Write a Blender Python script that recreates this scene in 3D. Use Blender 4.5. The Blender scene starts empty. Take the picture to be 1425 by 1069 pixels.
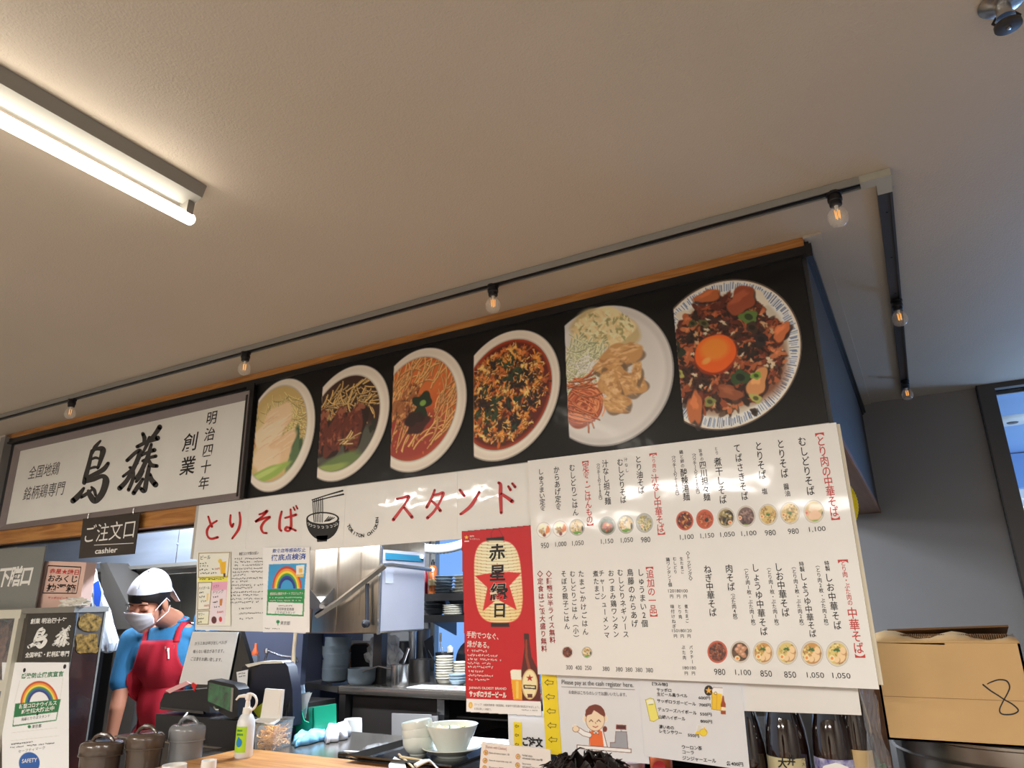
import bpy, bmesh, math, random
import numpy as np
from mathutils import Vector, Matrix

random.seed(7)
C = bpy.context.scene.collection
PI = math.pi

# ------------------------------------------------------------------ camera
EYE = 1.5
FPX = 973.05
YAW, PITCH, ROLL = -0.51022784, 0.30700253, -0.02194238
_f = Vector((math.sin(YAW)*math.cos(PITCH), math.cos(YAW)*math.cos(PITCH), math.sin(PITCH)))
_r = Vector((math.cos(YAW), -math.sin(YAW), 0)); _u = _r.cross(_f)
CR = _r*math.cos(ROLL)+_u*math.sin(ROLL); CU = -_r*math.sin(ROLL)+_u*math.cos(ROLL); CF = _f
cam = bpy.data.objects.new('camera', bpy.data.cameras.new('camera')); C.objects.link(cam)
m = Matrix((CR, CU, -CF)).transposed().to_4x4(); m.translation = Vector((0, 0, EYE)); cam.matrix_world = m
cam.data.sensor_width = 36; cam.data.sensor_fit = 'HORIZONTAL'; cam.data.lens = 36*FPX/1425
cam.data.clip_start = .02; cam.data.clip_end = 60
bpy.context.scene.camera = cam

# ------------------------------------------------------------------ exposure, world
sc = bpy.context.scene
sc.view_settings.view_transform = 'Standard'; sc.view_settings.look = 'None'
sc.view_settings.gamma = 1; sc.view_settings.use_curve_mapping = False
sc.view_settings.exposure = 0.2
sc.cycles.max_bounces = 8; sc.cycles.use_denoising = True
sc.cycles.sample_clamp_indirect = 4; sc.cycles.caustics_reflective = False; sc.cycles.caustics_refractive = False
w = bpy.data.worlds.new('sky'); sc.world = w; w.use_nodes = True
w.node_tree.nodes['Background'].inputs[0].default_value = (.45, .68, 1, 1)
w.node_tree.nodes['Background'].inputs[1].default_value = 1.2

def lin(c):
    return tuple(((v/12.92) if v <= .04045 else ((v+.055)/1.055)**2.4) for v in c)
def rgb(r, g, b): return lin((r/255, g/255, b/255))

def area(name, loc, rot, sx, sy, power, col):
    l = bpy.data.lights.new(name, 'AREA'); l.shape = 'RECTANGLE'; l.size = sx; l.size_y = sy
    l.energy = power; l.color = col
    o = bpy.data.objects.new(name, l); C.objects.link(o); o.location = loc; o.rotation_euler = rot
    return o
WARM = (1, .955, .885)
KCOOL = (.86, .92, 1)
# unseen area lights: hall tubes behind the camera, kitchen tube, daylight, plus added fills
for hx, hy in ((-3.6, -1.0), (-1.5, -1.75), (.7, -1.0), (-3.2, -3.6), (-.6, -3.6)):
    area('hall_tube_and_fill', (hx, hy, 2.40), (0, 0, 0), 1.2, .06, 64, WARM)
area('hall_tube_and_fill', (1.2, -.3, 2.40), (0, 0, 0), .6, .06, 20, WARM)  # unseen fill added to brighten the ceiling on the right
area('kitchen_tube_and_fill', (-3.9, 2.33, 2.15), (.75, 0, 0), 1.2, .08, 26, KCOOL)  # this and the next: unseen fills added behind the fascia to brighten the kitchen
area('kitchen_tube_and_fill', (-2.3, 2.33, 2.15), (.75, 0, 0), 1.2, .08, 26, KCOOL)
area('kitchen_tube_and_fill', (-1.9, 2.75, 2.42), (0, 0, 0), 1.0, .08, 95, (.74, .85, 1))
area('hood_fill', (-4.6, 3.45, 1.70), (0, 0, 0), .5, .2, 12, WARM)  # unseen fill added under the hood to brighten the dark back corner
area('window_daylight', (1.62, 3.0, 1.75), (0, PI/2, PI), 1.3, 1.5, 3.5, (.5, .7, 1))
area('arcade_glow', (1.3, 4.45, 1.75), (-2.25, 0, .15), .5, .4, 17, (.25, .5, 1))

# ------------------------------------------------------------------ helpers
def dirs(px, py):
    px = np.asarray(px, float); py = np.asarray(py, float)
    a = (px-712.5)/FPX; b = -(py-534.5)/FPX
    return a[..., None]*np.array(CR)+b[..., None]*np.array(CU)+np.array(CF)
def atn(px, py, P):
    """points of the picture rays on plane P = (axis, value) or (point, normal)"""
    d = dirs(px, py)
    if isinstance(P[0], str):
        k = 'XYZ'.index(P[0]); o = (0, 0, EYE)[k]
        t = (P[1]-o)/d[..., k]
    else:
        n = np.array(P[1]); t = ((np.array(P[0])-np.array((0, 0, EYE)))@n)/(d@n)
    return d*t[..., None]+np.array((0, 0, EYE))
def at(px, py, X=None, Y=None, Z=None, P=None):
    P = P or (('X', X) if X is not None else ('Y', Y) if Y is not None else ('Z', Z))
    return Vector(atn(px, py, P))

def setp(o, label=None, cat=None, group=None, kind=None):
    if label: o['label'] = label
    if cat: o['category'] = cat
    if group: o['group'] = group
    if kind: o['kind'] = kind
    return o
def thing(name, label, cat, loc, group=None, rz=0):
    o = bpy.data.objects.new(name, None); o.empty_display_size = .05; C.objects.link(o)
    o.location = loc; o.rotation_euler.z = rz
    return setp(o, label, cat, group)
def rootloc(p):
    while p is not None and p.parent is not None: p = p.parent
    return Vector(p.location) if p is not None else Vector((0, 0, 0))
def link(name, me, parent=None, loc=None):
    o = bpy.data.objects.new(name, me); C.objects.link(o)
    if parent is not None: o.parent = parent
    elif loc is not None: o.location = loc
    return o
def copy_tree(o, parent=None):
    c = o.copy(); C.objects.link(c)
    if parent is not None: c.parent = parent
    for ch in list(o.children): copy_tree(ch, c)
    return c

class MB:
    """collects shapes in world coordinates; build() links them as one mesh"""
    def __init__(s): s.v = []; s.f = []; s.sm = []; s.mi = []; s.cm = 0
    def add(s, vs, fs, smooth=False):
        n = len(s.v); s.v += [tuple(v) for v in vs]
        for f in fs: s.f.append(tuple(i+n for i in f)); s.sm.append(smooth); s.mi.append(s.cm)
        return s
    def box(s, c, d, R=None, bev=0):
        c = Vector(c); hx, hy, hz = d[0]/2, d[1]/2, d[2]/2
        if bev:
            bm = bmesh.new(); bmesh.ops.create_cube(bm, size=1)
            for v in bm.verts: v.co = Vector((v.co.x*d[0], v.co.y*d[1], v.co.z*d[2]))
            bmesh.ops.bevel(bm, geom=bm.edges[:], offset=bev, segments=2, affect='EDGES', profile=.5)
            vs = [((R@v.co) if R else v.co)+c for v in bm.verts]
            s.add(vs, [[v.index for v in f.verts] for f in bm.faces]); bm.free(); return s
        vs = [Vector((x, y, z)) for x in (-hx, hx) for y in (-hy, hy) for z in (-hz, hz)]
        vs = [((R@v) if R else v)+c for v in vs]
        return s.add(vs, [(0, 1, 3, 2), (4, 6, 7, 5), (0, 4, 5, 1), (2, 3, 7, 6), (0, 2, 6, 4), (1, 5, 7, 3)])
    def b2(s, a, b, bev=0):
        a = Vector(a); b = Vector(b); d = b-a
        return s.box((a+b)/2, (abs(d.x), abs(d.y), abs(d.z)), bev=bev)
    def hexa(s, A, B):
        """solid between quad A and quad B (same order)"""
        return s.add(list(A)+list(B), [(0, 1, 2, 3), (7, 6, 5, 4)]+[(i, i+4, (i+1) % 4+4, (i+1) % 4) for i in range(4)])
    def slab(s, q, th, bulge=None):
        """quad or polygon given by corners, thickened away from the viewer side by vector th"""
        q = [Vector(p) for p in q]; th = Vector(th); n = len(q)
        return s.add(q+[p+th for p in q], [tuple(range(n)), tuple(range(2*n-1, n-1, -1))]+[(i, i+n, (i+1) % n+n, (i+1) % n) for i in range(n)])
    def lathe(s, prof, c, n=24, sx=1, sy=1, R=None, closed=True):
        c = Vector(c); vs = []; fs = []; m_ = len(prof)
        for r, z in prof:
            for i in range(n):
                a = 2*PI*i/n; v = Vector((r*math.cos(a)*sx, r*math.sin(a)*sy, z))
                vs.append((R@v if R else v)+c)
        for j in range(m_-1):
            for i in range(n): fs.append((j*n+i, j*n+(i+1) % n, (j+1)*n+(i+1) % n, (j+1)*n+i))
        if closed:
            if prof[0][0] > 1e-5: fs.append(tuple(range(n-1, -1, -1)))
            if prof[-1][0] > 1e-5: fs.append(tuple((m_-1)*n+i for i in range(n)))
        return s.add(vs, fs, True)
    def tube(s, pts, r, n=8, cap=True, flat=1):
        pts = [Vector(p) for p in pts]; N = len(pts); rs = r if isinstance(r, (list, tuple)) else [r]*N
        t0 = (pts[1]-pts[0]).normalized(); up = Vector((0, 0, 1)) if abs(t0.z) < .9 else Vector((1, 0, 0))
        u = t0.cross(up).normalized(); vs = []; fs = []
        for k in range(N):
            t = (pts[min(k+1, N-1)]-pts[max(k-1, 0)]).normalized()
            u = (u-t*u.dot(t)).normalized(); v = t.cross(u)
            for i in range(n):
                a = 2*PI*i/n; vs.append(pts[k]+(u*math.cos(a)+v*math.sin(a)*flat)*rs[k])
        for k in range(N-1):
            for i in range(n): fs.append((k*n+i, k*n+(i+1) % n, (k+1)*n+(i+1) % n, (k+1)*n+i))
        if cap: fs += [tuple(range(n-1, -1, -1)), tuple((N-1)*n+i for i in range(n))]
        return s.add(vs, fs, True)
    def build(s, name, mat, parent=None, loc=None, fix=True):
        off = rootloc(parent) if parent is not None else Vector(loc or (0, 0, 0))
        me = bpy.data.meshes.new(name)
        me.from_pydata([(v[0]-off.x, v[1]-off.y, v[2]-off.z) for v in s.v], [], s.f)
        for p, q, mi in zip(me.polygons, s.sm, s.mi): p.use_smooth = q; p.material_index = mi
        for q in (mat if isinstance(mat, (list, tuple)) else [mat]): me.materials.append(q)
        if fix:
            bm = bmesh.new(); bm.from_mesh(me); bmesh.ops.recalc_face_normals(bm, faces=bm.faces); bm.to_mesh(me); bm.free()
        try: me.set_sharp_from_angle(angle=math.radians(40))
        except Exception: pass
        me.update()
        return link(name, me, parent, off if parent is None else None)

# ------------------------------------------------------------------ materials
def mat(name, col, rough=.5, metal=0, bump=0, bscale=80, var=0, vscale=6, coat=0, trans=0, alpha=1, emit=None, es=0, spec=.5, aniso=0, stretch=(1, 1, 1), coatr=.06, bdist=.002, col2=None, coatbump=0, ior=1.45):
    M = bpy.data.materials.new(name); M.use_nodes = True
    nt = M.node_tree; B = nt.nodes['Principled BSDF']; L = nt.links
    B.inputs['Base Color'].default_value = (*col, 1); B.inputs['Roughness'].default_value = rough
    B.inputs['Metallic'].default_value = metal; B.inputs['Specular IOR Level'].default_value = spec
    B.inputs['Coat Weight'].default_value = coat; B.inputs['Coat Roughness'].default_value = coatr
    B.inputs['Transmission Weight'].default_value = trans; B.inputs['Alpha'].default_value = alpha
    B.inputs['IOR'].default_value = ior
    if emit: B.inputs['Emission Color'].default_value = (*emit, 1); B.inputs['Emission Strength'].default_value = es
    tc = nt.nodes.new('ShaderNodeTexCoord'); mp = nt.nodes.new('ShaderNodeMapping'); mp.inputs['Scale'].default_value = stretch
    L.new(tc.outputs['Object'], mp.inputs[0])
    def noise(sc_, det=4):
        n = nt.nodes.new('ShaderNodeTexNoise'); n.inputs['Scale'].default_value = sc_; n.inputs['Detail'].default_value = det
        L.new(mp.outputs[0], n.inputs['Vector']); return n
    n = noise(vscale); r = nt.nodes.new('ShaderNodeMapRange')
    r.inputs['From Min'].default_value = .3; r.inputs['From Max'].default_value = .7
    L.new(n.outputs['Fac'], r.inputs['Value'])
    mx = nt.nodes.new('ShaderNodeMix'); mx.data_type = 'RGBA'
    c2 = col2 or tuple(c*(1-max(var, .04)) for c in col)
    mx.inputs['A'].default_value = (*col, 1); mx.inputs['B'].default_value = (*c2, 1)
    L.new(r.outputs['Result'], mx.inputs['Factor']); L.new(mx.outputs['Result'], B.inputs['Base Color'])
    if bump:
        n2 = noise(bscale, 6); b = nt.nodes.new('ShaderNodeBump'); b.inputs['Strength'].default_value = bump; b.inputs['Distance'].default_value = bdist
        L.new(n2.outputs['Fac'], b.inputs['Height']); L.new(b.outputs['Normal'], B.inputs['Normal'])
    if coatbump:
        n3 = noise(9, 2); b = nt.nodes.new('ShaderNodeBump'); b.inputs['Strength'].default_value = coatbump; b.inputs['Distance'].default_value = .01
        L.new(n3.outputs['Fac'], b.inputs['Height']); L.new(b.outputs['Normal'], B.inputs['Coat Normal'])
    return M
def wood(name, c1, c2, scale=1, axis='X', rough=.45, coat=0):
    M = mat(name, c1, rough, coat=coat); nt = M.node_tree; L = nt.links; B = nt.nodes['Principled BSDF']
    tc = nt.nodes.new('ShaderNodeTexCoord'); mp = nt.nodes.new('ShaderNodeMapping')
    st = {'X': (1.2, 14, 14), 'Y': (14, 1.2, 14), 'Z': (14, 14, 1.2)}[axis]
    mp.inputs['Scale'].default_value = tuple(q*scale for q in st); L.new(tc.outputs['Object'], mp.inputs[0])
    n = nt.nodes.new('ShaderNodeTexNoise'); n.inputs['Scale'].default_value = 3; n.inputs['Detail'].default_value = 8; n.inputs['Distortion'].default_value = 1.2
    L.new(mp.outputs[0], n.inputs['Vector'])
    cr = nt.nodes.new('ShaderNodeValToRGB'); cr.color_ramp.elements[0].color = (*c1, 1); cr.color_ramp.elements[1].color = (*c2, 1)
    cr.color_ramp.elements[0].position = .35; cr.color_ramp.elements[1].position = .65
    L.new(n.outputs['Fac'], cr.inputs[0]); L.new(cr.outputs[0], B.inputs['Base Color'])
    b = nt.nodes.new('ShaderNodeBump'); b.inputs['Strength'].default_value = .15; b.inputs['Distance'].default_value = .001
    L.new(n.outputs['Fac'], b.inputs['Height']); L.new(b.outputs['Normal'], B.inputs['Normal'])
    return M
def emis(name, col, s, scale=None, col2=None):
    M = bpy.data.materials.new(name); M.use_nodes = True; nt = M.node_tree; nt.nodes.clear()
    o = nt.nodes.new('ShaderNodeOutputMaterial'); e = nt.nodes.new('ShaderNodeEmission')
    e.inputs[0].default_value = (*col, 1); e.inputs[1].default_value = s; nt.links.new(e.outputs[0], o.inputs[0])
    if scale:
        tc = nt.nodes.new('ShaderNodeTexCoord'); n = nt.nodes.new('ShaderNodeTexNoise'); n.inputs['Scale'].default_value = scale
        mx = nt.nodes.new('ShaderNodeMix'); mx.data_type = 'RGBA'; mx.inputs['A'].default_value = (*col, 1); mx.inputs['B'].default_value = (*col2, 1)
        nt.links.new(tc.outputs['Object'], n.inputs['Vector']); nt.links.new(n.outputs['Fac'], mx.inputs['Factor']); nt.links.new(mx.outputs['Result'], e.inputs[0])
    return M
def printmat(name, rough=.5, coat=0, coatr=.08, cb=0):
    M = mat(name, (1, 1, 1), rough, coat=coat, coatr=coatr, coatbump=cb); nt = M.node_tree; B = nt.nodes['Principled BSDF']
    a = nt.nodes.new('ShaderNodeAttribute'); a.attribute_name = 'print'
    nt.links.new(a.outputs['Color'], B.inputs['Base Color']); return M
def inkmat(name, col, rough=.5, coat=0, cb=0): return mat(name, col, rough, coat=coat, coatbump=cb)

# ------------------------------------------------------------------ print painter (flat printed pictures as coloured vertex grids)
GAIN = 1.18
class Canvas:
    def __init__(s, x0, y0, x1, y1, step=1.0, bg=(0, 0, 0)):
        s.nx = int((x1-x0)/step)+1; s.ny = int((y1-y0)/step)+1
        s.x = np.linspace(x0, x1, s.nx); s.y = np.linspace(y0, y1, s.ny); s.st = step
        s.X, s.Y = np.meshgrid(s.x, s.y); s.c = np.zeros((s.ny, s.nx, 3)); s.c[:] = np.array(bg)/255
        s.clip = np.ones((s.ny, s.nx)); s.fr = ((0, 0), (1, 0), (0, 1)); s.rng = np.random.default_rng(3)
    def frame(s, c, a, b): s.fr = (c, a, b)
    def P(s, q): c, a, b = s.fr; return (c[0]+q[0]*a[0]+q[1]*b[0], c[1]+q[0]*a[1]+q[1]*b[1])
    def win(s, x0, y0, x1, y1):
        i0 = max(0, int((y0-s.y[0])/s.st)-1); i1 = min(s.ny, int((y1-s.y[0])/s.st)+3)
        j0 = max(0, int((x0-s.x[0])/s.st)-1); j1 = min(s.nx, int((x1-s.x[0])/s.st)+3)
        return None if i0 >= i1 or j0 >= j1 else (slice(i0, i1), slice(j0, j1))
    def put(s, W, a, col):
        a = (a*s.clip[W])[..., None]; s.c[W] = s.c[W]*(1-a)+a*np.array(col)/255
    def local(s, W):
        c, a, b = s.fr; D = a[0]*b[1]-a[1]*b[0]; dx = s.X[W]-c[0]; dy = s.Y[W]-c[1]
        return (dx*b[1]-dy*b[0])/D, (dy*a[0]-dx*a[1])/D
    def ell(s, cx, cy, rx, ry, col, ang=0, soft=1.0, alpha=1, wob=0, raw=False):
        """ellipse in frame units"""
        c, a, b = s.fr; R = max(rx, ry)*1.3*max(abs(a[0])+abs(b[0]), abs(a[1])+abs(b[1]))+1
        p = s.P((cx, cy)); W = s.win(p[0]-R, p[1]-R, p[0]+R, p[1]+R)
        if W is None: return
        u, v = s.local(W); u = u-cx; v = v-cy; ca, sa = math.cos(ang), math.sin(ang)
        u, v = (u*ca+v*sa)/rx, (-u*sa+v*ca)/ry; d = np.sqrt(u*u+v*v)
        if wob:
            t = np.arctan2(v, u); ph = s.rng.random(3)*6.3
            d = d/(1+wob*(np.sin(2*t+ph[0])+.7*np.sin(3*t+ph[1])+.6*np.sin(5*t+ph[2])))
        k = min(rx, ry)*min(math.hypot(*a), math.hypot(*b))/max(soft, .3)/s.st
        m = np.clip((1-d)*k+.5, 0, 1)*alpha
        if raw: return W, m
        s.put(W, m, col)
    def line(s, pts, wpx, col, alpha=1):
        pts = [s.P(p) for p in pts]
        for (x0, y0), (x1, y1) in zip(pts, pts[1:]):
            W = s.win(min(x0, x1)-wpx-1, min(y0, y1)-wpx-1, max(x0, x1)+wpx+1, max(y0, y1)+wpx+1)
            if W is None: continue
            dx, dy = x1-x0, y1-y0; l2 = dx*dx+dy*dy+1e-9
            t = np.clip(((s.X[W]-x0)*dx+(s.Y[W]-y0)*dy)/l2, 0, 1)
            d = np.hypot(s.X[W]-x0-t*dx, s.Y[W]-y0-t*dy)
            s.put(W, np.clip((wpx/2-d)/s.st+.5, 0, 1)*alpha, col)
    def poly(s, pts, col, alpha=1):
        pts = [s.P(p) for p in pts]; xs = [p[0] for p in pts]; ys = [p[1] for p in pts]
        W = s.win(min(xs), min(ys), max(xs), max(ys))
        if W is None: return
        acc = 0
        for ox, oy in ((-.25, -.25), (.25, -.25), (-.25, .25), (.25, .25)):
            X = s.X[W]+ox*s.st; Y = s.Y[W]+oy*s.st; ins = np.zeros(X.shape, bool)
            for i in range(len(pts)):
                x0, y0 = pts[i]; x1, y1 = pts[i-1]
                if y0 == y1: continue
                ins ^= ((y0 > Y) != (y1 > Y)) & (X < (x1-x0)*(Y-y0)/(y1-y0)+x0)
            acc = acc+ins
        s.put(W, acc/4*alpha, col)
    def mottle(s, amp, sc_=3, seed=1):
        r = np.random.default_rng(seed); k = max(1, int(sc_/s.st)); g = r.random((s.ny//k+3, s.nx//k+3))
        yy = np.arange(s.ny)/k; xx = np.arange(s.nx)/k; i = yy.astype(int); j = xx.astype(int)
        fy = (yy-i)[:, None]; fx = (xx-j)[None]
        v = (g[i][:, j]*(1-fy)*(1-fx)+g[i+1][:, j]*fy*(1-fx)+g[i][:, j+1]*(1-fy)*fx+g[i+1][:, j+1]*fy*fx)
        s.c *= 1+(amp*(v-.5)*2*s.clip)[..., None]
    def mesh(s, name, P, M, parent, off=(0, 0, 0), gain=None, trim=None):
        V = atn(s.X.ravel(), s.Y.ravel(), P)+np.array(off)-np.array(rootloc(parent) if parent is not None else (0, 0, 0))
        nx, ny = s.nx, s.ny; me = bpy.data.meshes.new(name)
        i = (np.arange(ny-1)[:, None]*nx+np.arange(nx-1)[None]).ravel()
        F = np.stack([i, i+nx, i+nx+1, i+1], 1).astype(np.int32)
        if trim is not None:
            k_ = (np.abs(s.c.reshape(-1, 3)*255-np.array(trim)).sum(1) > .5); F = F[k_[F].any(1)]
            used = np.unique(F); rm = np.zeros(len(V), int); rm[used] = np.arange(len(used)); F = rm[F].astype(np.int32); V = V[used]; sel = used
        else: sel = slice(None)
        me.vertices.add(len(V)); me.vertices.foreach_set('co', V.ravel().astype(np.float32))
        me.loops.add(F.size); me.loops.foreach_set('vertex_index', F.ravel())
        me.polygons.add(len(F)); me.polygons.foreach_set('loop_start', np.arange(0, F.size, 4, dtype=np.int32))
        at_ = me.color_attributes.new('print', 'FLOAT_COLOR', 'POINT')
        c = np.clip(s.c.reshape(-1, 3)[sel], 0, 1); c = np.where(c <= .04045, c/12.92, ((c+.055)/1.055)**2.4)*(gain or GAIN)
        c = np.clip(c, 0, .9); at_.data.foreach_set('color', np.concatenate([c, np.ones((len(c), 1))], 1).ravel().astype(np.float32))
        me.materials.append(M); me.update(); me.validate()
        return link(name, me, parent)

# ------------------------------------------------------------------ lettering
_tc = bpy.data.curves.new('letters', 'FONT'); _to = bpy.data.objects.new('letters', _tc); C.objects.link(_to)
_gc = {}
def glyph(t, bold=0.0):
    k = (t, bold)
    if k in _gc: return _gc[k]
    _tc.body = t; _tc.offset = bold; _tc.resolution_u = 3
    dg = bpy.context.evaluated_depsgraph_get(); dg.update()
    me = bpy.data.meshes.new_from_object(_to.evaluated_get(dg))
    v = np.array([p.co[:2] for p in me.vertices]) if len(me.vertices) else np.zeros((0, 2))
    f = [tuple(p.vertices) for p in me.polygons]; bpy.data.meshes.remove(me)
    _gc[k] = (v, f); return _gc[k]
def is_cjk(t): return any(ord(c) > 0x2000 for c in t)
ROT = set('ー【】（）()・〜-｜')
class Ink:
    def __init__(s, P, off=(0, -.0006, 0)): s.P = P; s.off = Vector(off); s.mb = MB()
    def _emit(s, v, f, o, u, w_, sx, sy, cx, cy, slant=0):
        if not len(v): return
        q = [(Vector(o)+u*((x-cx)*sx+slant*(y-cy)*sy)+w_*((y-cy)*sy)+s.off) for x, y in v]
        s.mb.add(q, f)
    def h(s, t, p0, p1, hp, bold=0.0, slant=0, up=None):
        """string fitted from p0 to p1 (picture px, mid height), letter height hp px"""
        a = at(*p0, P=s.P); b = at(*p1, P=s.P); mid = ((p0[0]+p1[0])/2, (p0[1]+p1[1])/2)
        c1 = at(mid[0], mid[1]-hp/2, P=s.P); c2 = at(mid[0], mid[1]+hp/2, P=s.P)
        u = (b-a); wd = u.length; u = u/wd; n = Vector((0, 0, 1)) if abs(u.z) < .8 else Vector((1, 0, 0))
        w_ = (n-u*n.dot(u)).normalized(); hh = (c1-c2).length
        v, f = glyph(t, bold)
        if not len(v): return
        x0, x1 = v[:, 0].min(), v[:, 0].max(); y0, y1 = v[:, 1].min(), v[:, 1].max()
        if is_cjk(t): y0, y1 = min(y0, -.1), max(y1, .82)
        s._emit(v, f, (a+b)/2, u, w_, wd/(x1-x0), hh/(y1-y0), (x0+x1)/2, (y0+y1)/2, slant)
    def v(s, t, p0, p1, hp, wp=None, bold=0.005, slant=0):
        """vertical column; p0 and p1 are the centres of the first and last letters"""
        n = len(t); wp = wp or hp
        for i, ch in enumerate(t):
            if ch in ' 　': continue
            k = i/(n-1) if n > 1 else 0
            x = p0[0]+(p1[0]-p0[0])*k; y = p0[1]+(p1[1]-p0[1])*k
            s.one(ch, (x, y), hp, wp, bold, slant)
    def one(s, ch, p, hp, wp=None, bold=0.0, slant=0, rot=None):
        wp = wp or hp; o = at(*p, P=s.P); x, y = p
        sw = (at(x+wp/2, y, P=s.P)-at(x-wp/2, y, P=s.P)).length; sh = (at(x, y-hp/2, P=s.P)-at(x, y+hp/2, P=s.P)).length
        v, f = glyph(ch, bold)
        if not len(v): return
        u = Vector((1, 0, 0)); w_ = Vector((0, 0, 1))
        cx, cy = .5, .36
        if len(ch) > 1 or ord(ch) < 0x2000: cx = (v[:, 0].min()+v[:, 0].max())/2; cy = (v[:, 1].min()+v[:, 1].max())/2
        if ch in ROT or rot:
            a_ = rot if rot else -PI/2; ca, sa = math.cos(a_), math.sin(a_)
            q = v-np.array((cx, cy)); v = np.stack([q[:, 0]*ca-q[:, 1]*sa, q[:, 0]*sa+q[:, 1]*ca], 1); cx = cy = 0
        s._emit(v, f, o, u, w_, sw, sh, cx, cy, slant)
    def build(s, name, M, parent): return s.mb.build(name, M, parent, fix=False) if s.mb.v else None
def ruled(ink, p0, p1, wpx):
    """thin printed rule"""
    a = at(*p0, P=ink.P); b = at(*p1, P=ink.P); d = (b-a).normalized(); k = (at(p0[0]+wpx/2, p0[1], P=ink.P)-at(p0[0]-wpx/2, p0[1], P=ink.P)).length
    n = Vector((0, 1, 0)).cross(d).normalized()*k/2
    ink.mb.add([a-n+ink.off, a+n+ink.off, b+n+ink.off, b-n+ink.off], [(0, 1, 2, 3)])
# ================================================================== the setting
D = 2.0; CEIL = 2.498; BACK = 4.1; SX = -.14; CT = EYE-.47
m_ceil = mat('ceiling_paper', rgb(190, 176, 158), .62, bump=.55, bscale=230, bdist=.0025, var=.05, vscale=2)
m_wallg = mat('grey_wall', rgb(140, 136, 133), .7, bump=.25, bscale=260, var=.07, vscale=3)
m_wallp = mat('pale_wall', rgb(196, 188, 178), .8, bump=.2, bscale=200)
m_floor = mat('floor_vinyl', rgb(176, 172, 168), .4, var=.1, vscale=2)
m_oak = wood('oak', rgb(196, 140, 78), rgb(160, 104, 52), 1, 'X', .42)
m_oakY = wood('oak_side', rgb(150, 98, 64), rgb(116, 74, 46), 1, 'Y', .45)
m_brown = wood('brown_board', rgb(122, 84, 62), rgb(104, 70, 52), .6, 'Y', .5)
m_black = mat('black_panel', rgb(26, 26, 28), .38, bump=.05, bscale=20, var=.1)
m_blacks = mat('black_satin', rgb(22, 22, 24), .3, coat=.2)
m_sidep = mat('side_panel_grey', rgb(56, 57, 60), .5, coat=.1, coatr=.3, var=.1)
m_alu = mat('aluminium', rgb(160, 158, 152), .38, .7, var=.06, vscale=20)
m_steel = mat('stainless', rgb(196, 196, 196), .26, 1, bump=.04, bscale=60, stretch=(1, 1, 14), var=.08)
m_steelh = mat('stainless_brushed', rgb(188, 190, 196), .34, 1, bump=.05, bscale=40, stretch=(14, 1, 1), var=.1)
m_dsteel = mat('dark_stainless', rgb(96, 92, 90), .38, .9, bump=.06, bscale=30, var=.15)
m_white = mat('white_plastic', rgb(232, 230, 224), .4, coat=.2)
m_frame = mat('dark_window_frame', rgb(74, 70, 68), .45, .2)
m_glass = mat('clear_glass', (.9, .96, 1), .03, alpha=.07, coat=.5, coatr=.02)

def room(name, a, b, M): return setp(MB().b2(a, b).build(name, M), kind='structure')
room('floor', (-6, -5, -.1), (3.5, 9, 0), m_floor)
room('ceiling', (-6, -5, CEIL), (3.5, BACK+.12, CEIL+.12), m_ceil)
room('wall_left', (-6.1, -5, 0), (-6, BACK, CEIL), m_wallp)
room('wall_rear', (-6, -5.1, 0), (1.75, -5, CEIL), m_wallp)
# far wall with the window openings of the kitchen and the glazed opening on the right
def wallY(name, x0, x1, z0, z1, y0, y1, holes, M):
    xs = sorted({x0, x1, *[h[0] for h in holes], *[h[1] for h in holes]}); zs = sorted({z0, z1, *[h[2] for h in holes], *[h[3] for h in holes]})
    b = MB()
    for i in range(len(xs)-1):
        for j in range(len(zs)-1):
            cx = (xs[i]+xs[i+1])/2; cz = (zs[j]+zs[j+1])/2
            if any(h[0] < cx < h[1] and h[2] < cz < h[3] for h in holes): continue
            b.b2((xs[i], y0, zs[j]), (xs[i+1], y1, zs[j+1]))
    return setp(b.build(name, M), kind='structure')
kz0, kz1 = at(600, 945, Y=BACK).z, 1.99
kx0, kx1 = at(596, 850, Y=BACK).x, at(596, 850, Y=BACK).x+1.5
gx0, gx1 = .385+.075, 1.45; gz1 = at(1374, 545, Y=BACK).z
wallY('wall_back', -6, 1.75, 0, CEIL, BACK, BACK+.12, [(kx0, kx1, kz0, kz1), (gx0, gx1, .3, gz1)], m_wallg)
# right wall with its window
wr = MB(); X = 1.7
wr.b2((X, -5, 0), (X+.1, 2.1, CEIL)); wr.b2((X, 3.95, 0), (X+.1, BACK, CEIL)); wr.b2((X, 2.1, 0), (X+.1, 3.95, .9)); wr.b2((X, 2.1, 2.42), (X+.1, 3.95, CEIL))
setp(wr.build('wall_right', m_wallg), kind='structure')

m_sky1 = emis('daylit_frosted_glass', (.16, .36, .85), 1.0, 2, (.26, .48, .92))
m_sky2 = emis('daylit_window', (.4, .62, 1), .4)
t = thing('window_1', None, None, (kx0, BACK, kz0)); t['kind'] = 'structure'
b = MB(); b.b2((kx0, BACK+.07, kz0), (kx1, BACK+.08, kz1)); b.build('pane', m_sky1, t)
b = MB()
for x in (kx0+.02, kx0+.75, kx1-.02): b.b2((x-.02, BACK+.02, kz0), (x+.02, BACK+.07, kz1))
b.b2((kx0, BACK+.02, kz0), (kx1, BACK+.07, kz0+.04)); b.b2((kx0, BACK+.02, kz1-.04), (kx1, BACK+.07, kz1)); b.build('window_frame', m_alu, t)
t = thing('window_2', None, None, (X, 3, .9)); t['kind'] = 'structure'
b = MB(); b.b2((X+.06, 2.1, .9), (X+.07, 3.95, 2.42)); b.build('pane', m_sky2, t)
b = MB()
for y in (2.12, 3.02, 3.93): b.b2((X+.01, y-.025, .9), (X+.06, y+.025, 2.42))
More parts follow.
